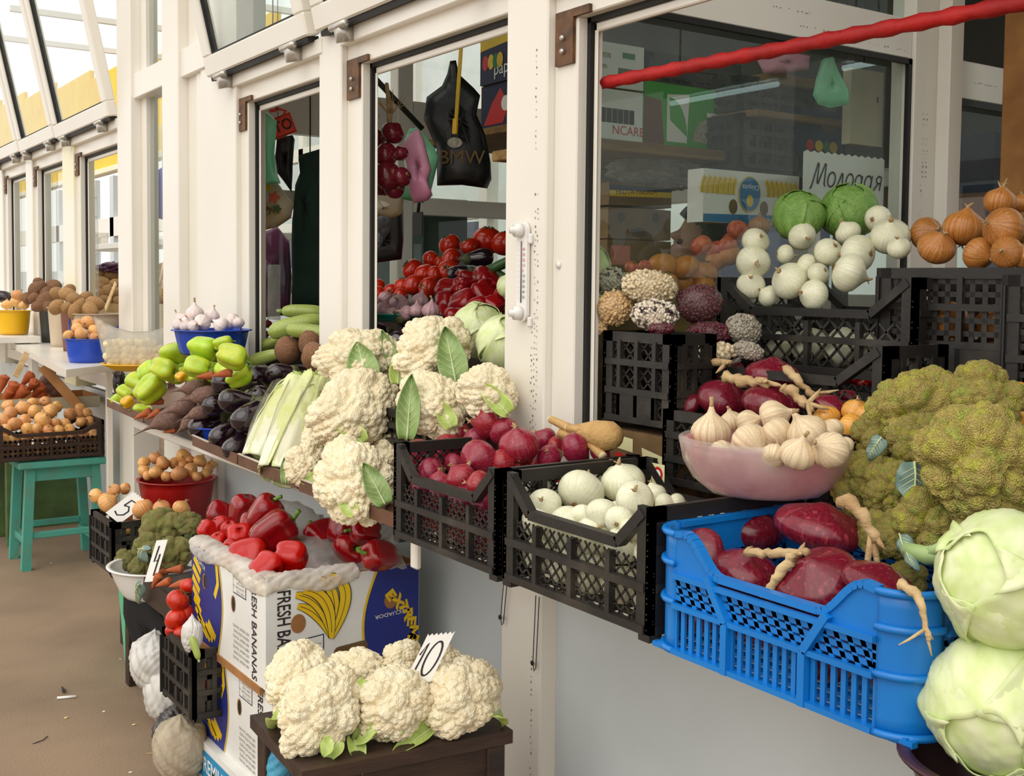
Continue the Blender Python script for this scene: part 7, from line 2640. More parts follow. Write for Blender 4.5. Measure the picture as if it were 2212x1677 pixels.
for a, e_, lb in ((at(228, 668, x=1.44), at(250, 612, x=1.46), 'pale wooden price stick beside tan bucket'), (at(345, 612, x=1.80), at(354, 566, x=1.82), 'pale wooden price stick stuck in the gap potatoes'), (at(262, 690, x=1.70), at(262, 655, x=1.72), 'short pale wooden stick by the white post')):
    tag(put('price_stick', bevel_mesh(MB().bar(a, e_, 0.028, 0.006, (1, 0, 0)).mesh('price_stick', 'pale_wood', False), .001, 1)), lb, 'stick', 'pale wooden price sticks')
blob_bag('leafy_bunch', 'dark reddish leafy bunch over the far potatoes', 'greens', at(245, 578, x=1.93), 0.10, 0.06, 0.035, 'purple_bag', 31, knot=.2, fold=.3)
# shelf and glass jar inside the far stall
sh = at(180, 532, x=2.25)
fs_ = tag(put('shelf_board', bx('shelf_board', 'pvc', 2.2, 2.5, 5.7, sh.y, sh.z - 0.04, sh.z)), 'white shelf inside the far stall', 'shelf')
fs_['label'] = 'white shelf board inside the far stall'
pj = at(226, 524, x=2.35)
tag(put('glass_jar', MB().lathe([(0.045, 0), (0.048, 0.01), (0.05, 0.10), (0.046, 0.10), (0.044, 0.012), (0.003, 0.01)], 20).mesh('glass_jar', 'milky_film'), None, (2.33, pj.y, sh.z)), 'clear jar standing on the far white shelf', 'jar')
hb_ = at(352, 420, x=1.95)
bs = tag(put('hanging_scale', MB().lathe([(0.002, -0.14), (0.035, -0.13), (0.05, -0.05), (0.05, 0.05), (0.03, 0.13), (0.002, 0.15)], 16).mesh('hanging_scale', 'basin_blue'), None, hb_, (0, 0, 0), (1, .5, 1)), 'dark blue thing hanging behind the glazed gap', 'scale')
put('hook', MB().tube([(0, 0, 0.15), (0.01, 0, 1.6)], 0.004, 6).mesh('hook', 'tube_metal'), bs)


# ================================================================== inside the stall, behind windows three and two
# stepped rack carrying the red vegetables
rk = thing('stepped_rack', 'stepped wooden rack under the tomatoes inside the window', 'rack', (1.66, 2.3, 0.90))
for k in range(4):
    put_world('step', bx('step', 'dark_wood', 1.66 + 0.17 * k, 1.66 + 0.17 * (k + 1), 2.32, 4.25, 0.90, 0.94 + 0.125 * k), rk)
pile('tomato', 'ripe tomato', 'inside the window', [
    [(972, 529, 25, 2.24), (1015, 533, 21, 2.26), (1053, 520, 34, 2.34), (1090, 527, 30, 2.36)], [(931, 562, 21, 2.18), (975, 559, 24, 2.18), (953, 568, 18, 2.20)],
    [(891, 582, 24, 2.10), (918, 592, 24, 2.08), (940, 594, 20, 2.08), (969, 586, 25, 2.12)],
    [(816, 622, 20, 2.06), (845, 630, 17, 2.02), (871, 618, 20, 2.02), (894, 616, 22, 2.02), (925, 622, 23, 2.00)], [(796, 634, 16, 2.02), (818, 636, 18, 2.00), (866, 640, 18, 1.96)]], 'tomatoes inside the window', tilt=.4)
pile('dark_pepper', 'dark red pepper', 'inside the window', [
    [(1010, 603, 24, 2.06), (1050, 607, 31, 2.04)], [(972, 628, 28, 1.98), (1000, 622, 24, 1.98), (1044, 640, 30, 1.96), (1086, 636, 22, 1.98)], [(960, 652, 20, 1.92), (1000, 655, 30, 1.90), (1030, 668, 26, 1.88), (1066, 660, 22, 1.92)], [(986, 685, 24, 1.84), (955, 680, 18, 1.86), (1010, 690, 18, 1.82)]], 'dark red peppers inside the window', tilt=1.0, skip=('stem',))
eggs([(1038, 557, 20, 2.16, (-.95, -.1, .1), 'eggplant lying between tomatoes and cucumbers'), (992, 592, 19, 2.06, (.9, .1, .2), 'eggplant lower, left of red peppers'),
      (815, 716, 19, 1.80, (.95, -.1, .1), 'eggplant under the garlic plate at left'), (886, 698, 22, 1.76, (-.6, .3, .7), 'eggplant showing its cap beside garlic plate'), (866, 738, 20, 1.66, (.8, -.3, .2), 'eggplant squeezed between two cauliflowers')], '', 'eggplants inside the window')
for px, py, rp, ax, lb in ((1070, 578, 11, (.9, .3, .1), 'cucumber above the red peppers'), (1088, 568, 11, (.85, .4, .1), 'cucumber at the top by the corner post'), (1082, 596, 11, (.8, -.5, .1), 'cucumber pointing down right')):
    p = at(px, py, x=2.10)
    make('cucumber', lb, p, rp * mpp(p), dirw(*ax), group='cucumbers inside the window')
pp_ = at(870, 694, x=1.78)
basin('flat teal plate of purple garlic inside the window', (1.80, pp_.y, pp_.z), 0.11, 0.135, 0.022, 'plate_teal', name='plate', cat='plate')
pile('garlic_purple', 'purple streaked garlic', 'on the teal plate', [
    [(833, 646, 17, 1.84), (908, 650, 19, 1.84, (.2, .9, .1))], [(807, 656, 17, 1.80), (862, 658, 22, 1.79), (931, 671, 20, 1.76, (.1, .9, .2))], [(797, 674, 17, 1.76), (827, 672, 20, 1.74), (878, 676, 16, 1.73), (900, 672, 17, 1.74), (848, 680, 16, 1.72)]], 'purple garlic on the teal plate')
for px, py, rp, x, sp_, lb in ((1035, 715, 60, 1.72, 0.2, 'pale cabbage at left behind the cauliflowers'), (1092, 742, 62, 1.66, 2.0, 'pale cabbage by the corner post'), (1100, 620, 26, 1.90, 3.0, 'pale cabbage peeping past the corner post')):
    p = at(px, py, x=x)
    make('cabbage', lb, p, rp * mpp(p), dirw(.3, .5, .5), spin=sp_, group='pale cabbages inside the window')

# braid of red onions hanging from the rail
br = thing('rail_rod', 'dark metal rod slanting across the window opening', 'rod', at(790, 150, x=1.72))
put_world('rod', MB().tube([at(788, 146, x=1.68), at(912, 278, x=1.90)], 0.010, 8).mesh('rod', 'tube_metal'), br)
XB = 1.72
OB = 'braided red onions'
tpb = at(842, 235, x=XB)
cord = tag(put('onion_braid', MB().tube([at(835, 180, x=XB), tpb, at(838, 320, x=XB), at(836, 400, x=XB)], [0.006, 0.010, 0.006, 0.004], 7).mesh('onion_braid', 'dry_stem')), 'straw plait of the hanging onion braid', 'onion braid')
for k in range(14):
    a = random.uniform(0, 6.28)
    p = at(842, 250, x=XB)
    put_world('straw', MB().tube([p, p + Vector((0.03 * math.cos(a), 0.03 * math.sin(a), 0.03)), p + Vector((0.06 * math.cos(a), 0.05 * math.sin(a), 0.03 + 0.05 * random.random()))], [0.002, 0.0015, 0.0006], 4).mesh('straw', 'dry_stem'), cord)
pile('dark_red_onion', 'dark braided red onion', 'of the hanging braid', [
    [(848, 287, 26, XB), (810, 300, 24, XB + .03)], [(835, 335, 27, XB - .02), (812, 325, 22, XB + .03), (865, 332, 18, XB + .02)], [(815, 365, 26, XB), (838, 380, 32, XB - .03), (868, 382, 22, XB)], [(825, 402, 24, XB + .02), (852, 405, 24, XB)]], OB, skip=('neck',))
pile('dark_red_onion', 'shaded red onion', 'beside the frame', [[(797, 222, 16, XB + .05)], [(800, 252, 20, XB + .05)], [(797, 275, 14, XB + .06)]], 'shaded onions of a second braid', skip=('neck',))
cord2 = tag(put('onion_braid', MB().tube([at(797, 200, x=XB + .06) + Vector((0, 0, .1)), at(799, 280, x=XB + .055)], .005, 6).mesh('onion_braid', 'dry_stem')), 'plait of the second onion braid beside the frame', 'onion braid')
# bags on hooks
def shape(px, pts, x):
    top = at(px[0], px[1], x=x)
    s = mpp(top)
    return top, [((a - px[0]) * s, (b - px[1]) * s) for a, b in pts]


RZB = -YAW
t_, poly = shape((895, 275), [(885, 278), (905, 275), (940, 320), (948, 340), (930, 420), (915, 438), (870, 430), (860, 420), (880, 380), (868, 320)], 1.90)
flat_bag('green plastic bag behind the pink one', t_, densify(poly), 0.05, 'green_bag', RZB, 2, group='plastic bags on the rod')
t_, poly = shape((900, 278), [(892, 283), (905, 278), (915, 300), (932, 365), (925, 390), (935, 420), (925, 432), (895, 438), (885, 415), (880, 370), (868, 315)], 1.84)
flat_bag('pink plastic bag hanging from the rod', t_, densify(poly), 0.05, 'pink_bag', RZB, 3, group='plastic bags on the rod')
t_, poly = shape((980, 130), [(972, 132), (985, 130), (992, 160), (1025, 190), (1038, 205), (1030, 245), (1050, 290), (1062, 350), (1064, 385), (1055, 405), (1000, 398), (946, 400), (944, 320), (916, 258), (922, 210), (955, 185), (966, 160)], 2.05)
bb_ = flat_bag('black carrier bag with faint golden letter hanging in window', t_, densify(poly), 0.06, 'black_bag', RZB, 4)
s_ = mpp(t_)
fB = Face((0, -0.036, 0), (1, 0, 0), (0, 0, 1))
text(bb_, fB, 'BMW', -0.5 * 60 * s_, -225 * s_, 42 * s_, 'cardboard_dark', k=0.006)
decal(bb_, fB, circ(5 * s_, -180 * s_, 16 * s_, 11 * s_), 'beans_grey', 0.006)
yt = thing('tape_measure', 'yellow strap hanging in front of the black bag', 'strap', at(995, 75, x=1.98))
put_world('strap', MB().bar(at(998, 72, x=1.98), at(985, 262, x=1.98), 0.020, 0.003, (1, 0, 0)).mesh('strap', 'yellow_fabric', False), yt)
put_world('cord', MB().tube([at(998, 74, x=1.98), at(998, 74, x=1.98) + Vector((0, 0, .75))], .002, 5).mesh('cord', 'ink'), yt)
put_world('buckle', bevel_mesh(MB().bar(at(984, 256, x=1.97), at(982, 290, x=1.97), 0.022, 0.010, (1, 0, 0)).mesh('buckle', 'basin_yellow', False), .002, 1), yt)
fw_ = thing('fly_swatter', 'black fly swatter hanging under the pink bag', 'fly swatter', at(903, 440, x=1.95))
put_world('blade', bevel_mesh(MB().bar(at(903, 458, x=1.95), at(902, 510, x=1.95), 42 * mpp(at(903, 470, x=1.95)), 0.004, (1, 0, 0)).mesh('blade', 'seal', False), .001, 1), fw_)
put_world('stick', MB().tube([at(906, 430, x=1.95), at(903, 460, x=1.95)], 0.006, 6).mesh('stick', 'seal'), fw_)
t_, poly = shape((830, 405), [(790, 400), (860, 420), (872, 432), (868, 462), (850, 470), (820, 465), (800, 475), (788, 470)], 1.80)
flat_bag('white printed bags hanging below the onion braid', t_, densify(poly), 0.04, 'floral_bag', RZB, 6)
t_, poly = shape((840, 470), [(792, 465), (870, 440), (872, 520), (868, 560), (800, 570), (790, 560)], 2.0)
flat_bag('black coat like bag hanging low behind the braid', t_, densify(poly), 0.05, 'black_bag', RZB, 7)
# boxes on the upper shelf, seen through window three and through the partition
SZ = at(1090, 282, x=2.55).z
shf = tag(put('shelf_board', bx('shelf_board', 'shelf_wood', 2.45, 2.95, 2.3, 4.3, SZ - 0.03, SZ)), 'long wooden shelf with cartons inside the left stall', 'shelf')
for yy in (2.4, 4.2):
    put_world('shelf_post', bx('shelf_post', 'dark_wood', 2.90, 2.94, yy, yy + 0.04, 0.9, 2.95), shf)


def shelf_box(label, px0, px1, ytop, zb, x, m, d=0.25, h=None):
    a, e_ = at(px0, ytop, x=x), at(px1, ytop, x=x)
    hh = a.z - zb if h is None else h
    return carton(label, (x, a.y, zb), RZ, a.y - e_.y, d, hh, m, open_top=False), a.y - e_.y, hh


b1_, w_, h_ = shelf_box('red and black fruit carton on the wooden shelf', 1040, 1130, 192, SZ, 2.50, 'box_navy')
f_ = Face((0, 0, 0), (1, 0, 0), (0, 0, 1))
decal(b1_, f_, [(0.02, 0.02), (0.16, 0.02), (0.2, h_ * .5), (0.14, h_ * .92), (0.08, h_ * .6)], 'box_red')
decal(b1_, f_, circ(w_ * .6, h_ * .55, 0.03), 'paper', 0.0014)
b2_, w2_, h2_ = shelf_box('dark blue carton printed with peppers and the word paprika', 1038, 1130, 85, SZ + h_ + 0.008, 2.49, 'box_navy')
decal(b2_, f_, [(0.001, h2_ * .72), (w2_, h2_ * .82), (w2_, h2_), (0.001, h2_ * .98)], 'box_yellowprint')
text(b2_, f_, 'paprika', 0.10, 0.03, 0.075, 'paper')
for i, (u, c_) in enumerate(((0.03, 'box_red'), (0.07, 'box_yellowprint'), (0.105, 'print_green'), (0.135, 'yellow_fabric'))):
    decal(b2_, f_, circ(u + .01, 0.085, 0.022, 0.030), c_, 0.0012 + i * .0002)
shelf_box('dark green block added to darken the window behind the onion braid', 780, 915, 445, 0.905, 2.75, 'dark_green_cloth')  # added dark block, makes the depth behind the braid dark
b3_, w3_, h3_ = shelf_box('black crate on top of the paprika carton', 1042, 1125, 55, SZ + h_ + h2_ + 0.016, 2.5, 'black_plastic')

# shelf goods behind the partition glass (stall three seen from the right)
Y3 = 2.45
a = at(1268, 280, y=2.30)
ZS2 = at(1330, 278, y=2.5).z


def gbox(label, px0, px1, py0, py1, y, m, d=0.2, inner='cardboard', rz=0.0, name='cardboard_box', group=None, zb=None):
    """box standing square to the partition, its near face at y"""
    a, e_ = at(px0, py0, y=y), at(px1, py1, y=y)
    z0, z1 = min(a.z, e_.z), max(a.z, e_.z)
    z0 = z0 if zb is None else zb
    return carton(label, (a.x, y, z0), rz, e_.x - a.x, d, z1 - z0, m, inner, open_top=False, name=name, group=group), e_.x - a.x, z1 - z0


sh2 = at(1262, 290, y=2.36)
sh3 = at(1605, 290, y=2.36)
tag(put('shelf_board', bx('shelf_board', 'shelf_wood', sh2.x, sh3.x, 2.36, 2.80, sh2.z - 0.035, sh2.z - 0.005)), 'wooden shelf seen through the greenish glass', 'shelf')
ZG = sh2.z
g1, gw, gh = gbox('white slotted crate low on the glass side shelf', 1266, 1388, 190, 284, 2.40, 'white_plastic', name='plastic_crate', zb=ZG)
for i in range(6):
    decal(g1, f_, [(0.05 + i * gw * .1, gh * .35), (0.06 + i * gw * .1 + .008, gh * .35), (0.06 + i * gw * .1 + .008, gh * .65), (0.05 + i * gw * .1, gh * .65)], 'seal')
text(g1, f_, 'NCARE', gw * .45, gh * .12, 0.035, 'box_red')
g2, gw2, gh2 = gbox('white carton with green print above the slotted crate', 1266, 1390, 88, 188, 2.40, 'white_plastic', zb=ZG + gh + .012)
for (u, v, w_, h_, c_) in ((.22, .68, .2, .12, 'beans_grey'), (.62, .72, .22, .14, 'print_green'), (.22, .42, .14, .1, 'beans_grey'), (.55, .28, .38, .2, 'calyx'), (.66, .2, .2, .12, 'apple')):
    decal(g2, f_, [(u * gw2, v * gh2), ((u + w_) * gw2, v * gh2), ((u + w_) * gw2, (v + h_) * gh2), (u * gw2, (v + h_) * gh2)], c_, 0.0008 + .0003 * (c_ == 'apple'))
g3, gw3, gh3 = gbox('bright green fruit carton with white cut-out on the shelf', 1392, 1604, 178, 284, 2.44, 'box_green', zb=ZG)
decal(g3, f_, [(gw3 * .22, gh3 * .1), (gw3 * .42, gh3 * .1), (gw3 * .44, gh3 * .9), (gw3 * .22, gh3 * .86)], 'paper')
decal(g3, f_, [(gw3 * .25, gh3 * .45)] + arc(gw3 * .24, gh3 * .2, gw3 * .18, gh3 * .62, 90, 0), 'box_green', 0.0012)
decal(g3, f_, circ(gw3 * .62, gh3 * .1, gw3 * .14, gh3 * .42, a1=3.14), 'beans_grey', 0.0012)
decal(g3, f_, [(0.002, 0.002), (gw3 * .2, 0.002), (gw3 * .16, gh3 * .75), (0.002, gh3 * .8)], 'bucket_maroon', 0.0010)
decal(g3, f_, [(gw3 * .62, gh3 * .5), (gw3 * .74, gh3 * .5), (gw3 * .74, gh3 * .64), (gw3 * .62, gh3 * .64)], 'paper', 0.0012)
a = at(1392, 182, y=2.46)
crate('dark crate stacked on the green carton', (a.x, 2.46, a.z), 0, at(1600, 182, y=2.46).x - a.x, 0.25, at(1392, 108, y=2.46).z - a.z, flat=True, cell=0.05)
a = at(1600, 362, y=2.30)
crate('dark tall crate hanging behind glass above the banana carton', (a.x, 2.30, a.z), 0, at(1732, 362, y=2.30).x - a.x, 0.25, at(1600, 242, y=2.30).z - a.z, flat=True, cell=0.03, style='slots')
a = at(1598, 236, y=2.34)
crate('dark crate with small red fruit in upper glass corner', (a.x, 2.34, a.z), 0, at(1760, 236, y=2.34).x - a.x, 0.25, at(1600, 160, y=2.34).z - a.z, flat=True, cell=0.05)
shx = at(1600, 240, y=2.32)
tag(put('shelf_board', bx('shelf_board', 'shelf_wood', shx.x, at(1840, 240, y=2.32).x, 2.26, 2.65, shx.z - 0.02, shx.z)), 'short wooden shelf behind the glass, upper right', 'shelf')
g5, gw5, gh5 = gbox('navy carton with printed peppers behind the sign', 1730, 1822, 236, 342, 2.28, 'box_navy', rz=0.0)
put('shelf_peg', bx('shelf_peg', 'dark_wood', 0, gw5, .18, .6, -.03, -.002), g5)
for i, (u, c_) in enumerate(((0.22, 'box_red'), (0.42, 'box_yellowprint'), (0.6, 'print_green'), (0.75, 'yellow_fabric'))):
    decal(g5, f_, circ(gw5 * u, gh5 * .22, gw5 * .09, gh5 * .13), c_, 0.001 + i * .0002)
decal(g5, f_, circ(gw5 * .65, gh5 * .66, gw5 * .18, gh5 * .09), 'bucket_maroon', 0.001)
g6, gw6, gh6 = gbox('plain cream cardboard sheet hanging behind the glass', 1840, 1905, 150, 318, 2.16, 'cardboard_pale', d=0.03)
put('cord', MB().tube([(gw6 / 2, .015, gh6), (gw6 / 2, .015, 1.1)], .002, 5).mesh('cord', 'ink'), g6)
put('edge_tear', bx('edge_tear', 'seal', gw6 * .8, gw6 * .83, -.002, 0, gh6 * .6, gh6 * .68, 0), g6)
# brown cartons, banana carton, sign
g7, gw7, gh7 = gbox('brown stacked carton, topmost, with dark and yellow band', 1316, 1450, 398, 450, 2.42, 'cardboard_dark')
decal(g7, f_, [(0.001, gh7 * .72), (gw7, gh7 * .8), (gw7, gh7), (0.001, gh7)], 'box_navy')
decal(g7, f_, [(0.001, gh7 * .42), (gw7, gh7 * .52), (gw7, gh7 * .8), (0.001, gh7 * .72)], 'box_yellowprint')
text(g7, f_, 'FRUTA FRESCA', gw7 * .1, gh7 * .52, 0.022, 'ink', rot=.06)
g8, gw8, gh8 = gbox('brown stacked carton in the middle with oval print', 1314, 1448, 452, 520, 2.42, 'cardboard_dark')
for (u, v) in ((.2, .75), (.75, .8)):
    decal(g8, f_, circ(gw8 * u, gh8 * v, .014), 'dark_wood')
decal(g8, f_, circ(gw8 * .48, gh8 * .25, gw8 * .13, gh8 * .16), 'dark_wood')
g9, gw9, gh9 = gbox('brown stacked carton, lowest, with reddish print', 1312, 1448, 522, 600, 2.42, 'cardboard_dark')
decal(g9, f_, [(gw9 * .05, gh9 * .35), (gw9 * .35, gh9 * .35), (gw9 * .35, gh9 * .9), (gw9 * .05, gh9 * .9)], 'apple')
g10, gw10, gh10 = gbox('white and blue banana carton with oval badge behind glass', 1520, 1724, 368, 490, 2.20, 'box_white', d=0.06)
decal(g10, f_, [(0.001, 0.001), (gw10, 0.001), (gw10, gh10 * .22), (0.001, gh10 * .16)], 'box_cyan_blue')
for u0 in (.02, .60):
    for i in range(7):
        u = u0 + .05 * i
        P = arc(gw10 * (u + .02), gh10 * .62, gw10 * .05, gh10 * .28, 110 if u0 < .3 else 70, 190 if u0 < .3 else -10)
        strokes(g10, f_, [P], gw10 * .045, 'box_yellowprint', 0.001 + i * .0003, 'banana_print')
        strokes(g10, f_, [P], 0.0016, 'calyx', 0.00115 + i * .0003, 'banana_line')
decal(g10, f_, circ(gw10 * .46, gh10 * .60, gw10 * .115, gh10 * .36), 'box_yellowprint', 0.004)
decal(g10, f_, circ(gw10 * .46, gh10 * .60, gw10 * .107, gh10 * .34), 'box_cyan_blue', 0.0044, 'badge')
text(g10, f_, 'Chiquita', gw10 * .555, gh10 * .78, gw10 * .052, 'paper', rot=math.pi, k=0.0048)
decal(g10, f_, circ(gw10 * .46, gh10 * .46, gw10 * .035, gh10 * .12), 'box_yellowprint', 0.0048)
for u in (.30, .62):
    decal(g10, f_, circ(gw10 * u, gh10 * .33, .016, .02), 'cardboard_dark', 0.001, 'hand_hole')
text(g10, f_, 'BANANAS', gw10 * .9, gh10 * .13, gw10 * .07, 'paper', rot=math.pi, k=0.0014)
sgp, sge = at(1737, 450, y=2.10), at(1914, 346, y=2.10)
sg = thing('paper_sign', 'handwritten Cyrillic sign above the green cabbages', 'sign', (sgp.x, 2.105, sgp.z))
sw, shh = sge.x - sgp.x, sge.z - sgp.z
top_ = [(sw * (1 - i / 24), shh + (0.006 if i % 2 else 0)) for i in range(25)]
poly_ = [(0, 0), (sw, 0)] + top_
V = [(a, k_, b_) for k_ in (0.0, 0.002) for a, b_ in poly_]
n = len(poly_)
put('card', mesh('card', V, [tuple(range(n)), tuple(range(2 * n - 1, n - 1, -1))] + [(i, n + i, n + (i + 1) % n, (i + 1) % n) for i in range(n)], 'paper', False), sg)
def cyr(s):
    """the word in round handwriting, unit height letters, as strokes"""
    G_ = {'М': ([[(0, -.2), (.08, .0), (.25, 1.25), (.32, 1.2), (.38, .15), (.45, .1), (.72, 1.25), (.78, 1.2), (.85, .1), (.95, 0)]], 1.0),
          'о': ([arc(.28, .4, .24, .4, 60, 430)], .62), 'л': ([[(0, .05), (.1, .1), (.28, .78), (.34, .78), (.42, .1), (.5, .02)]], .58),
          'д': ([arc(.26, .42, .22, .36, 40, 400), [(.48, .75), (.44, -.3), (.3, -.55), (.15, -.4), (.55, .1)]], .66),
          'а': ([arc(.26, .4, .23, .38, 40, 400), [(.5, .8), (.48, .1), (.58, .02)]], .68), 'я': ([[(.46, 0), (.46, .8)], arc(.32, .6, .18, .2, 60, 300), [(.3, .4), (.05, 0)]], .6)}
    out, x = [], 0.0
    for ch in s:
        L_, a = G_[ch]
        out += [[(x + u + .18 * v, v) for u, v in ln] for ln in L_]
        x += a
    return out
strokes(sg, Face((0, -0.0005, 0), (1, 0, 0), (0, 0, 1)), [[(sw * .08 + u * sw * .185, shh * .42 + v * shh * .33) for u, v in ln] for ln in cyr('Молодая')], 0.005)
# green bag and pink white cloth high behind the glass
t_ = at(1790, 124, y=2.12)
s_ = mpp(t_)
poly = [((a - 1790) * s_, (b - 124) * s_) for a, b in [(1778, 128), (1795, 124), (1806, 150), (1836, 200), (1836, 225), (1795, 232), (1770, 225), (1758, 205), (1765, 170)]]
flat_bag('green plastic bag hanging behind the glass partition', t_, densify(poly), 0.06, 'green_bag', RZB, 12)
t_ = at(1680, 118, y=2.25)
flat_bag('white and pink plastic wrap high behind the glass', t_, densify([((a - 1680) * s_, (b - 118) * s_) for a, b in [(1630, 122), (1700, 112), (1752, 120), (1748, 150), (1700, 158), (1650, 160)]]), 0.05, 'pink_bag', RZB, 13)
# clear plastic over the cartons
blob_bag('plastic_bag', 'crumpled clear plastic lying on the brown cartons', 'bag', at(1420, 372, y=2.5), 0.16, 0.08, 0.05, 'clear_film', 15, knot=0, fold=.2)
# fruit heaped behind the glass
for k_, desc, lst in (('apple', 'red apple', [(1515, 530, 24), (1546, 540, 22), (1572, 532, 22), (1594, 497, 24), (1580, 520, 20), (1365, 578, 16), (1392, 575, 14)]), ('orange_fruit', 'round orange fruit', [(1432, 577, 34), (1480, 578, 30), (1520, 590, 30), (1548, 562, 26), (1370, 596, 20), (1472, 608, 28), (1520, 618, 26), (1575, 552, 26), (1440, 610, 26)])):
    lst = sorted(lst)
    for i, (px, py, rp) in enumerate(lst):
        p = at(px, py, y=2.145 + 0.03 * (i % 2))
        make(k_, '%s behind the glass, %s' % (desc, ordl(i, len(lst))), p, rp * mpp(p), (random.gauss(0, .4), random.gauss(0, .4), 1), group='fruit heaped behind the glass')
p = at(1640, 490, y=2.16)
make('brown_onion', 'brown onion behind glass above the white onions', p, 26 * mpp(p), (0, 0, 1))
p = at(1272, 575, y=2.14)
make('cabbage', 'pale cabbage behind glass next to the frame', p, 46 * mpp(p), (0, 0.3, 1), spin=0.5)
fbx = at(1480, 640, y=2.12)
cr_ = carton('long fruit box behind the glass under the apples', (at(1330, 640, y=2.11).x, 2.11, 0.93), 0, at(1600, 640, y=2.11).x - at(1330, 640, y=2.11).x, 0.22, at(1480, 640, y=2.11).z - 0.93, 'shelf_wood')

# the seller bending behind the fruit
hd = at(1520, 505, y=2.75)
sH = mpp(hd)
ps = thing('person', 'dark haired seller bending behind the fruit, face turned left', 'person', (hd.x + 0.05, 2.80, 0.0))
E = lambda c, r, s=3: (np.array(_ICO.setdefault(s, ico(s))[0]) * np.array(r) + np.array(c), _ICO[s][1])
cx_, cy_, cz_ = hd.x, hd.y, hd.z - 0.03
b = bmesh.new()
lft = dirw(-1, 0)
fx, fy = lft.x, lft.y
parts_ = [((cx_, cy_, cz_), (0.085, 0.085, 0.115)), ((cx_ + fx * .035, cy_ + fy * .035, cz_ - .055), (0.06, 0.06, 0.07)),
          ((cx_ + fx * .098, cy_ + fy * .098, cz_ - .03), (0.020, 0.018, 0.028)), ((cx_ + fx * .082, cy_ + fy * .082, cz_ + .025), (0.024, 0.05, 0.014)), ((cx_ + fx * .088, cy_ + fy * .088, cz_ - .078), (0.014, 0.03, 0.014)),
          ((cx_ - fx * .01, cy_ - fy * .01, cz_ - .14), (0.055, 0.055, 0.09)), ((cx_ - fx * .02, cy_ - fy * .02, cz_ - .30), (0.15, 0.19, 0.14)), ((cx_ - fx * .02, cy_ - fy * .02, cz_ - .52), (0.15, 0.17, 0.22)), ((cx_ - fx * .02, cy_ - fy * .02, cz_ - .75), (0.15, 0.16, 0.2))]
for sgn in (-1, 1):
    ax_, ay_ = -fy * sgn, fx * sgn
    parts_ += [((cx_ + ax_ * .19, cy_ + ay_ * .19, cz_ - .30), (0.065, 0.065, 0.07)), ((cx_ + ax_ * .21, cy_ + ay_ * .21, cz_ - .42), (0.05, 0.05, 0.12)), ((cx_ + ax_ * .2 + fx * .08, cy_ + ay_ * .2 + fy * .08, cz_ - .54), (0.09, 0.06, 0.045)), ((cx_ + ax_ * .02, cy_ + ay_ * .02 + 0, cz_ - 0.02), (0.09, 0.09, 0.02)), ((cx_ + ax_ * .10, cy_ + ay_ * .10, cz_ - 1.0), (0.085, 0.085, 0.22)), ((cx_ + ax_ * .10, cy_ + ay_ * .10, cz_ - 1.22), (0.065, 0.065, 0.32))]
MBp = MB()
for c_, r_ in parts_:
    V, Fc = E(c_, r_)
    MBp.add(V, Fc)
body = put_world('body', MBp.mesh('body', 'skin'), ps)
rm = body.modifiers.new('continuous_skin', 'REMESH')
rm.mode = 'VOXEL'
rm.voxel_size = 0.010
rm.use_smooth_shade = True
smm = body.modifiers.new('soften', 'SMOOTH')
smm.iterations = 4
for sgn in (-1, 1):
    ex_, ey_ = cx_ + fx * .083 - fy * sgn * .032, cy_ + fy * .083 + fx * sgn * .032
    V, Fc = E((ex_, ey_, cz_ + .002), (.012, .012, .009), 2)
    put_world('eye', mesh('eye', V, Fc, 'ink'), ps)
D, Fc = icos(5)
V = D * np.array([0.108, 0.108, 0.112]) * lumps(D, 5, .06, 6, 6)[:, None]
keep = ~((D @ np.array([fx, fy, -0.35]) > 0.35) & (D[:, 2] < 0.55))
V = np.where(keep[:, None], V, V * 0.72)
V = V + np.array([cx_ - fx * .012, cy_ - fy * .012, cz_ + .03])
put_world('hair', mesh('hair', V, Fc, 'hair'), ps)
V, Fc = E((cx_ - fx * .02, cy_ - fy * .02, cz_ - .42), (0.185, 0.225, 0.27), 4)
put_world('shirt', mesh('shirt', V, Fc, 'shirt'), ps)

# ------------------------------------------------------------------ window two: green bag, red sign, floral bag, coats
t_, poly = shape((560, 235), [(541, 240), (560, 228), (585, 250), (598, 262), (596, 290), (592, 330), (598, 380), (604, 395), (575, 398), (545, 402), (541, 390), (541, 330), (539, 290)], 1.68)
flat_bag('mint green plastic bag hanging in the left window', t_, densify(poly), 0.06, 'green_bag', RZB, 21)
t_, poly = shape((580, 398), [(541, 400), (600, 396), (618, 420), (634, 440), (628, 470), (600, 490), (560, 500), (541, 505)], 1.76)
flo = flat_bag('flower printed bag below the mint green bag', t_, densify(poly), 0.08, 'floral_bag', RZB, 22)
s_ = mpp(t_)
fF = Face((0, -0.052, 0), (1, 0, 0), (0, 0, 1))
for i, (u, v, r, c_) in enumerate(((-12, -48, 12, 'box_yellowprint'), (-25, -15, 9, 'apple'), (18, -30, 11, 'apple'), (5, -10, 8, 'yellow_fabric'), (25, -55, 8, 'calyx'), (-28, -75, 8, 'calyx'))):
    decal(flo, fF, [((u + r * (1 + .25 * math.cos(5 * a)) * math.cos(a)) * s_, (v + r * (1 + .25 * math.cos(5 * a)) * math.sin(a)) * s_) for a in [j * .2094 for j in range(30)]], c_, 0.006, 'flower_print')
sg0 = at(596, 300, x=1.85)
rs = thing('red_sign', 'tilted red sign with black letters behind mint green bag', 'sign', sg0)
ux, vx = dirw(.92, .36), dirw(-.36, .92)
s_ = mpp(sg0)
fR = Face((0, 0, 0), ux, vx)
wS, hS = 68 * s_, 58 * s_
off_ = -30 * s_
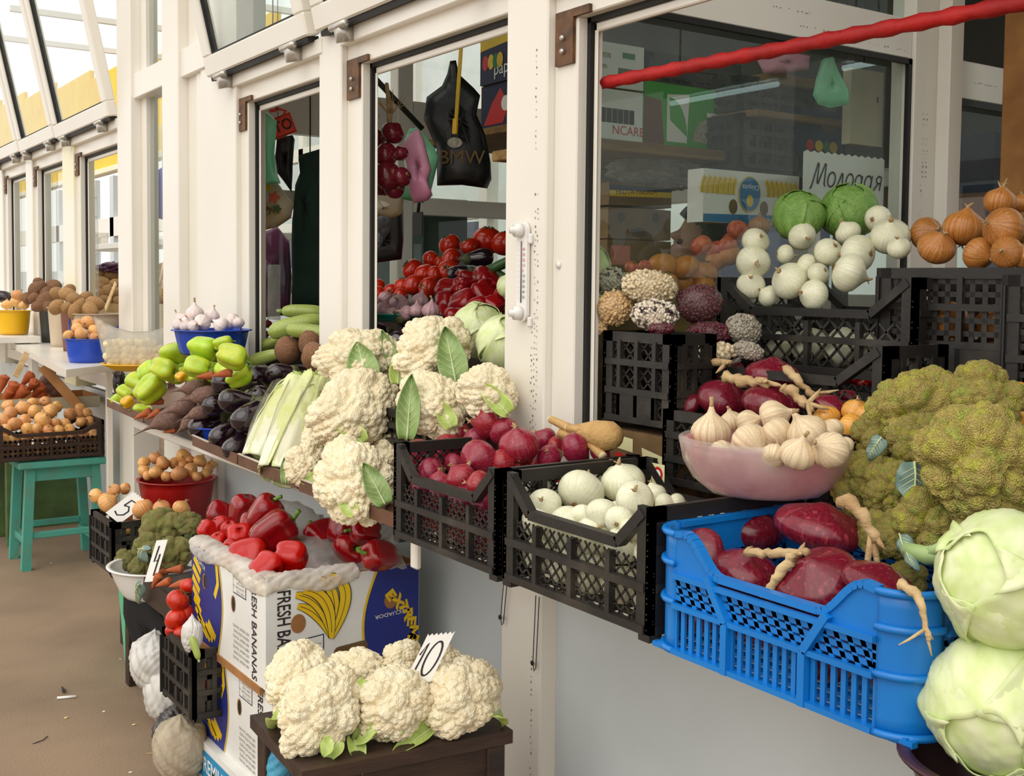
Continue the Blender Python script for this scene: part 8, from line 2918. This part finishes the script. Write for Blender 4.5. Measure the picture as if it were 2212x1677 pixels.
V = [fR.p(u, v, k) for k in (-0.002, 0.0) for u, v in ((off_, -2 * s_), (wS * .72, -2 * s_), (wS * .72, hS * .75), (off_, hS * .75))]
put('board', mesh('board', V, [(0, 3, 2, 1), (4, 5, 6, 7), (0, 1, 5, 4), (1, 2, 6, 5), (2, 3, 7, 6), (3, 0, 4, 7)], 'red_sign', False), rs)
put('cord', MB().tube([fR.p(wS * .3, hS * .7), fR.p(wS * .3, hS * .7) + Vector((0, 0, .5))], .0015, 5).mesh('cord', 'ink'), rs)
text(rs, fR, 'TO', 4 * s_, 10 * s_, 34 * s_, 'ink', stretch=.85, k=.003, bold=.01)
strokes(rs, fR, [[(off_ * .4, hS * .70), (wS * .68, hS * .70), (wS * .68, 1 * s_), (off_ * .4, 1 * s_)]], 1.4 * s_, 'ink')
dn = at(596, 240, x=1.9)
nm_ = thing('red_number', 'red plastic number above the red sign', 'sign', dn)
put('cord', MB().tube([(0, 0, 0), (0, 0, .22)], .0015, 5).mesh('cord', 'ink'), nm_)
strokes(nm_, Face((0, 0, 0), dirw(1, 0), dirw(0, 1)), [[(-14 * s_, 0), (2 * s_, 2 * s_)], [(0, 6 * s_), (22 * s_, 0), (8 * s_, -22 * s_)]], 7 * s_, 'red_sign')
t_, poly = shape((612, 290), [(600, 298), (632, 292), (636, 300), (632, 360), (630, 415), (612, 390), (600, 375), (594, 340)], 1.95)
flat_bag('black bag hanging under the red sign', t_, densify(poly), 0.05, 'black_bag', RZB, 23)
t_, poly = shape((670, 325), [(648, 335), (690, 322), (700, 330), (700, 660), (630, 662), (632, 480), (640, 400), (652, 370)], 2.1)
flat_bag('dark green coat hanging inside the left window', t_, densify(poly), 0.10, 'dark_green_cloth', RZB, 24, name='hanging_coat')
bpy.data.objects['hanging_coat']['category'] = 'coat'
t_, poly = shape((590, 480), [(541, 510), (600, 490), (625, 520), (630, 600), (626, 680), (541, 690)], 2.15)
flat_bag('dark maroon cloth hanging deep in the left window', t_, densify(poly), 0.08, 'purple_bag', RZB, 25, name='hanging_cloth')
bpy.data.objects['hanging_cloth']['category'] = 'cloth'
for n_ in ('hanging_cloth', 'hanging_coat'):
    put('hanger_cord', MB().tube([(0, 0, -.05), (0, 0, 1.3)], .003, 5).mesh('hanger_cord', 'ink'), bpy.data.objects[n_])
pb2 = at(578, 690, x=1.95)
tag(put('clear_sheet', bx('clear_sheet', 'milky_film', 1.95, 1.953, pb2.y - 0.14, pb2.y, pb2.z, at(578, 572, x=1.95).z, 0)), 'upright clear plastic sheet inside the left window', 'sheet')

# dark goods deep in the right stall
for k, (px0, px1, py0, py1, y, m, lb) in enumerate(((2045, 2130, 330, 470, 2.55, 'bucket_maroon', 'maroon sacks deep behind the far glass'), (2090, 2180, 120, 190, 2.6, 'box_navy', 'dark carton high behind the far glass'), (2150, 2212, 290, 420, 2.3, 'box_navy', 'navy carton at right edge behind onions'))):
    gbox(lb, px0, px1, py0, py1, y, m, d=0.3)
pp2 = at(2200, 200, y=1.85)
tag(put('wooden_post', bx('wooden_post', 'cardboard', pp2.x, pp2.x + 0.12, 1.80, 1.90, 0.83, 3.0)), 'ochre wooden post at the right edge', 'post')
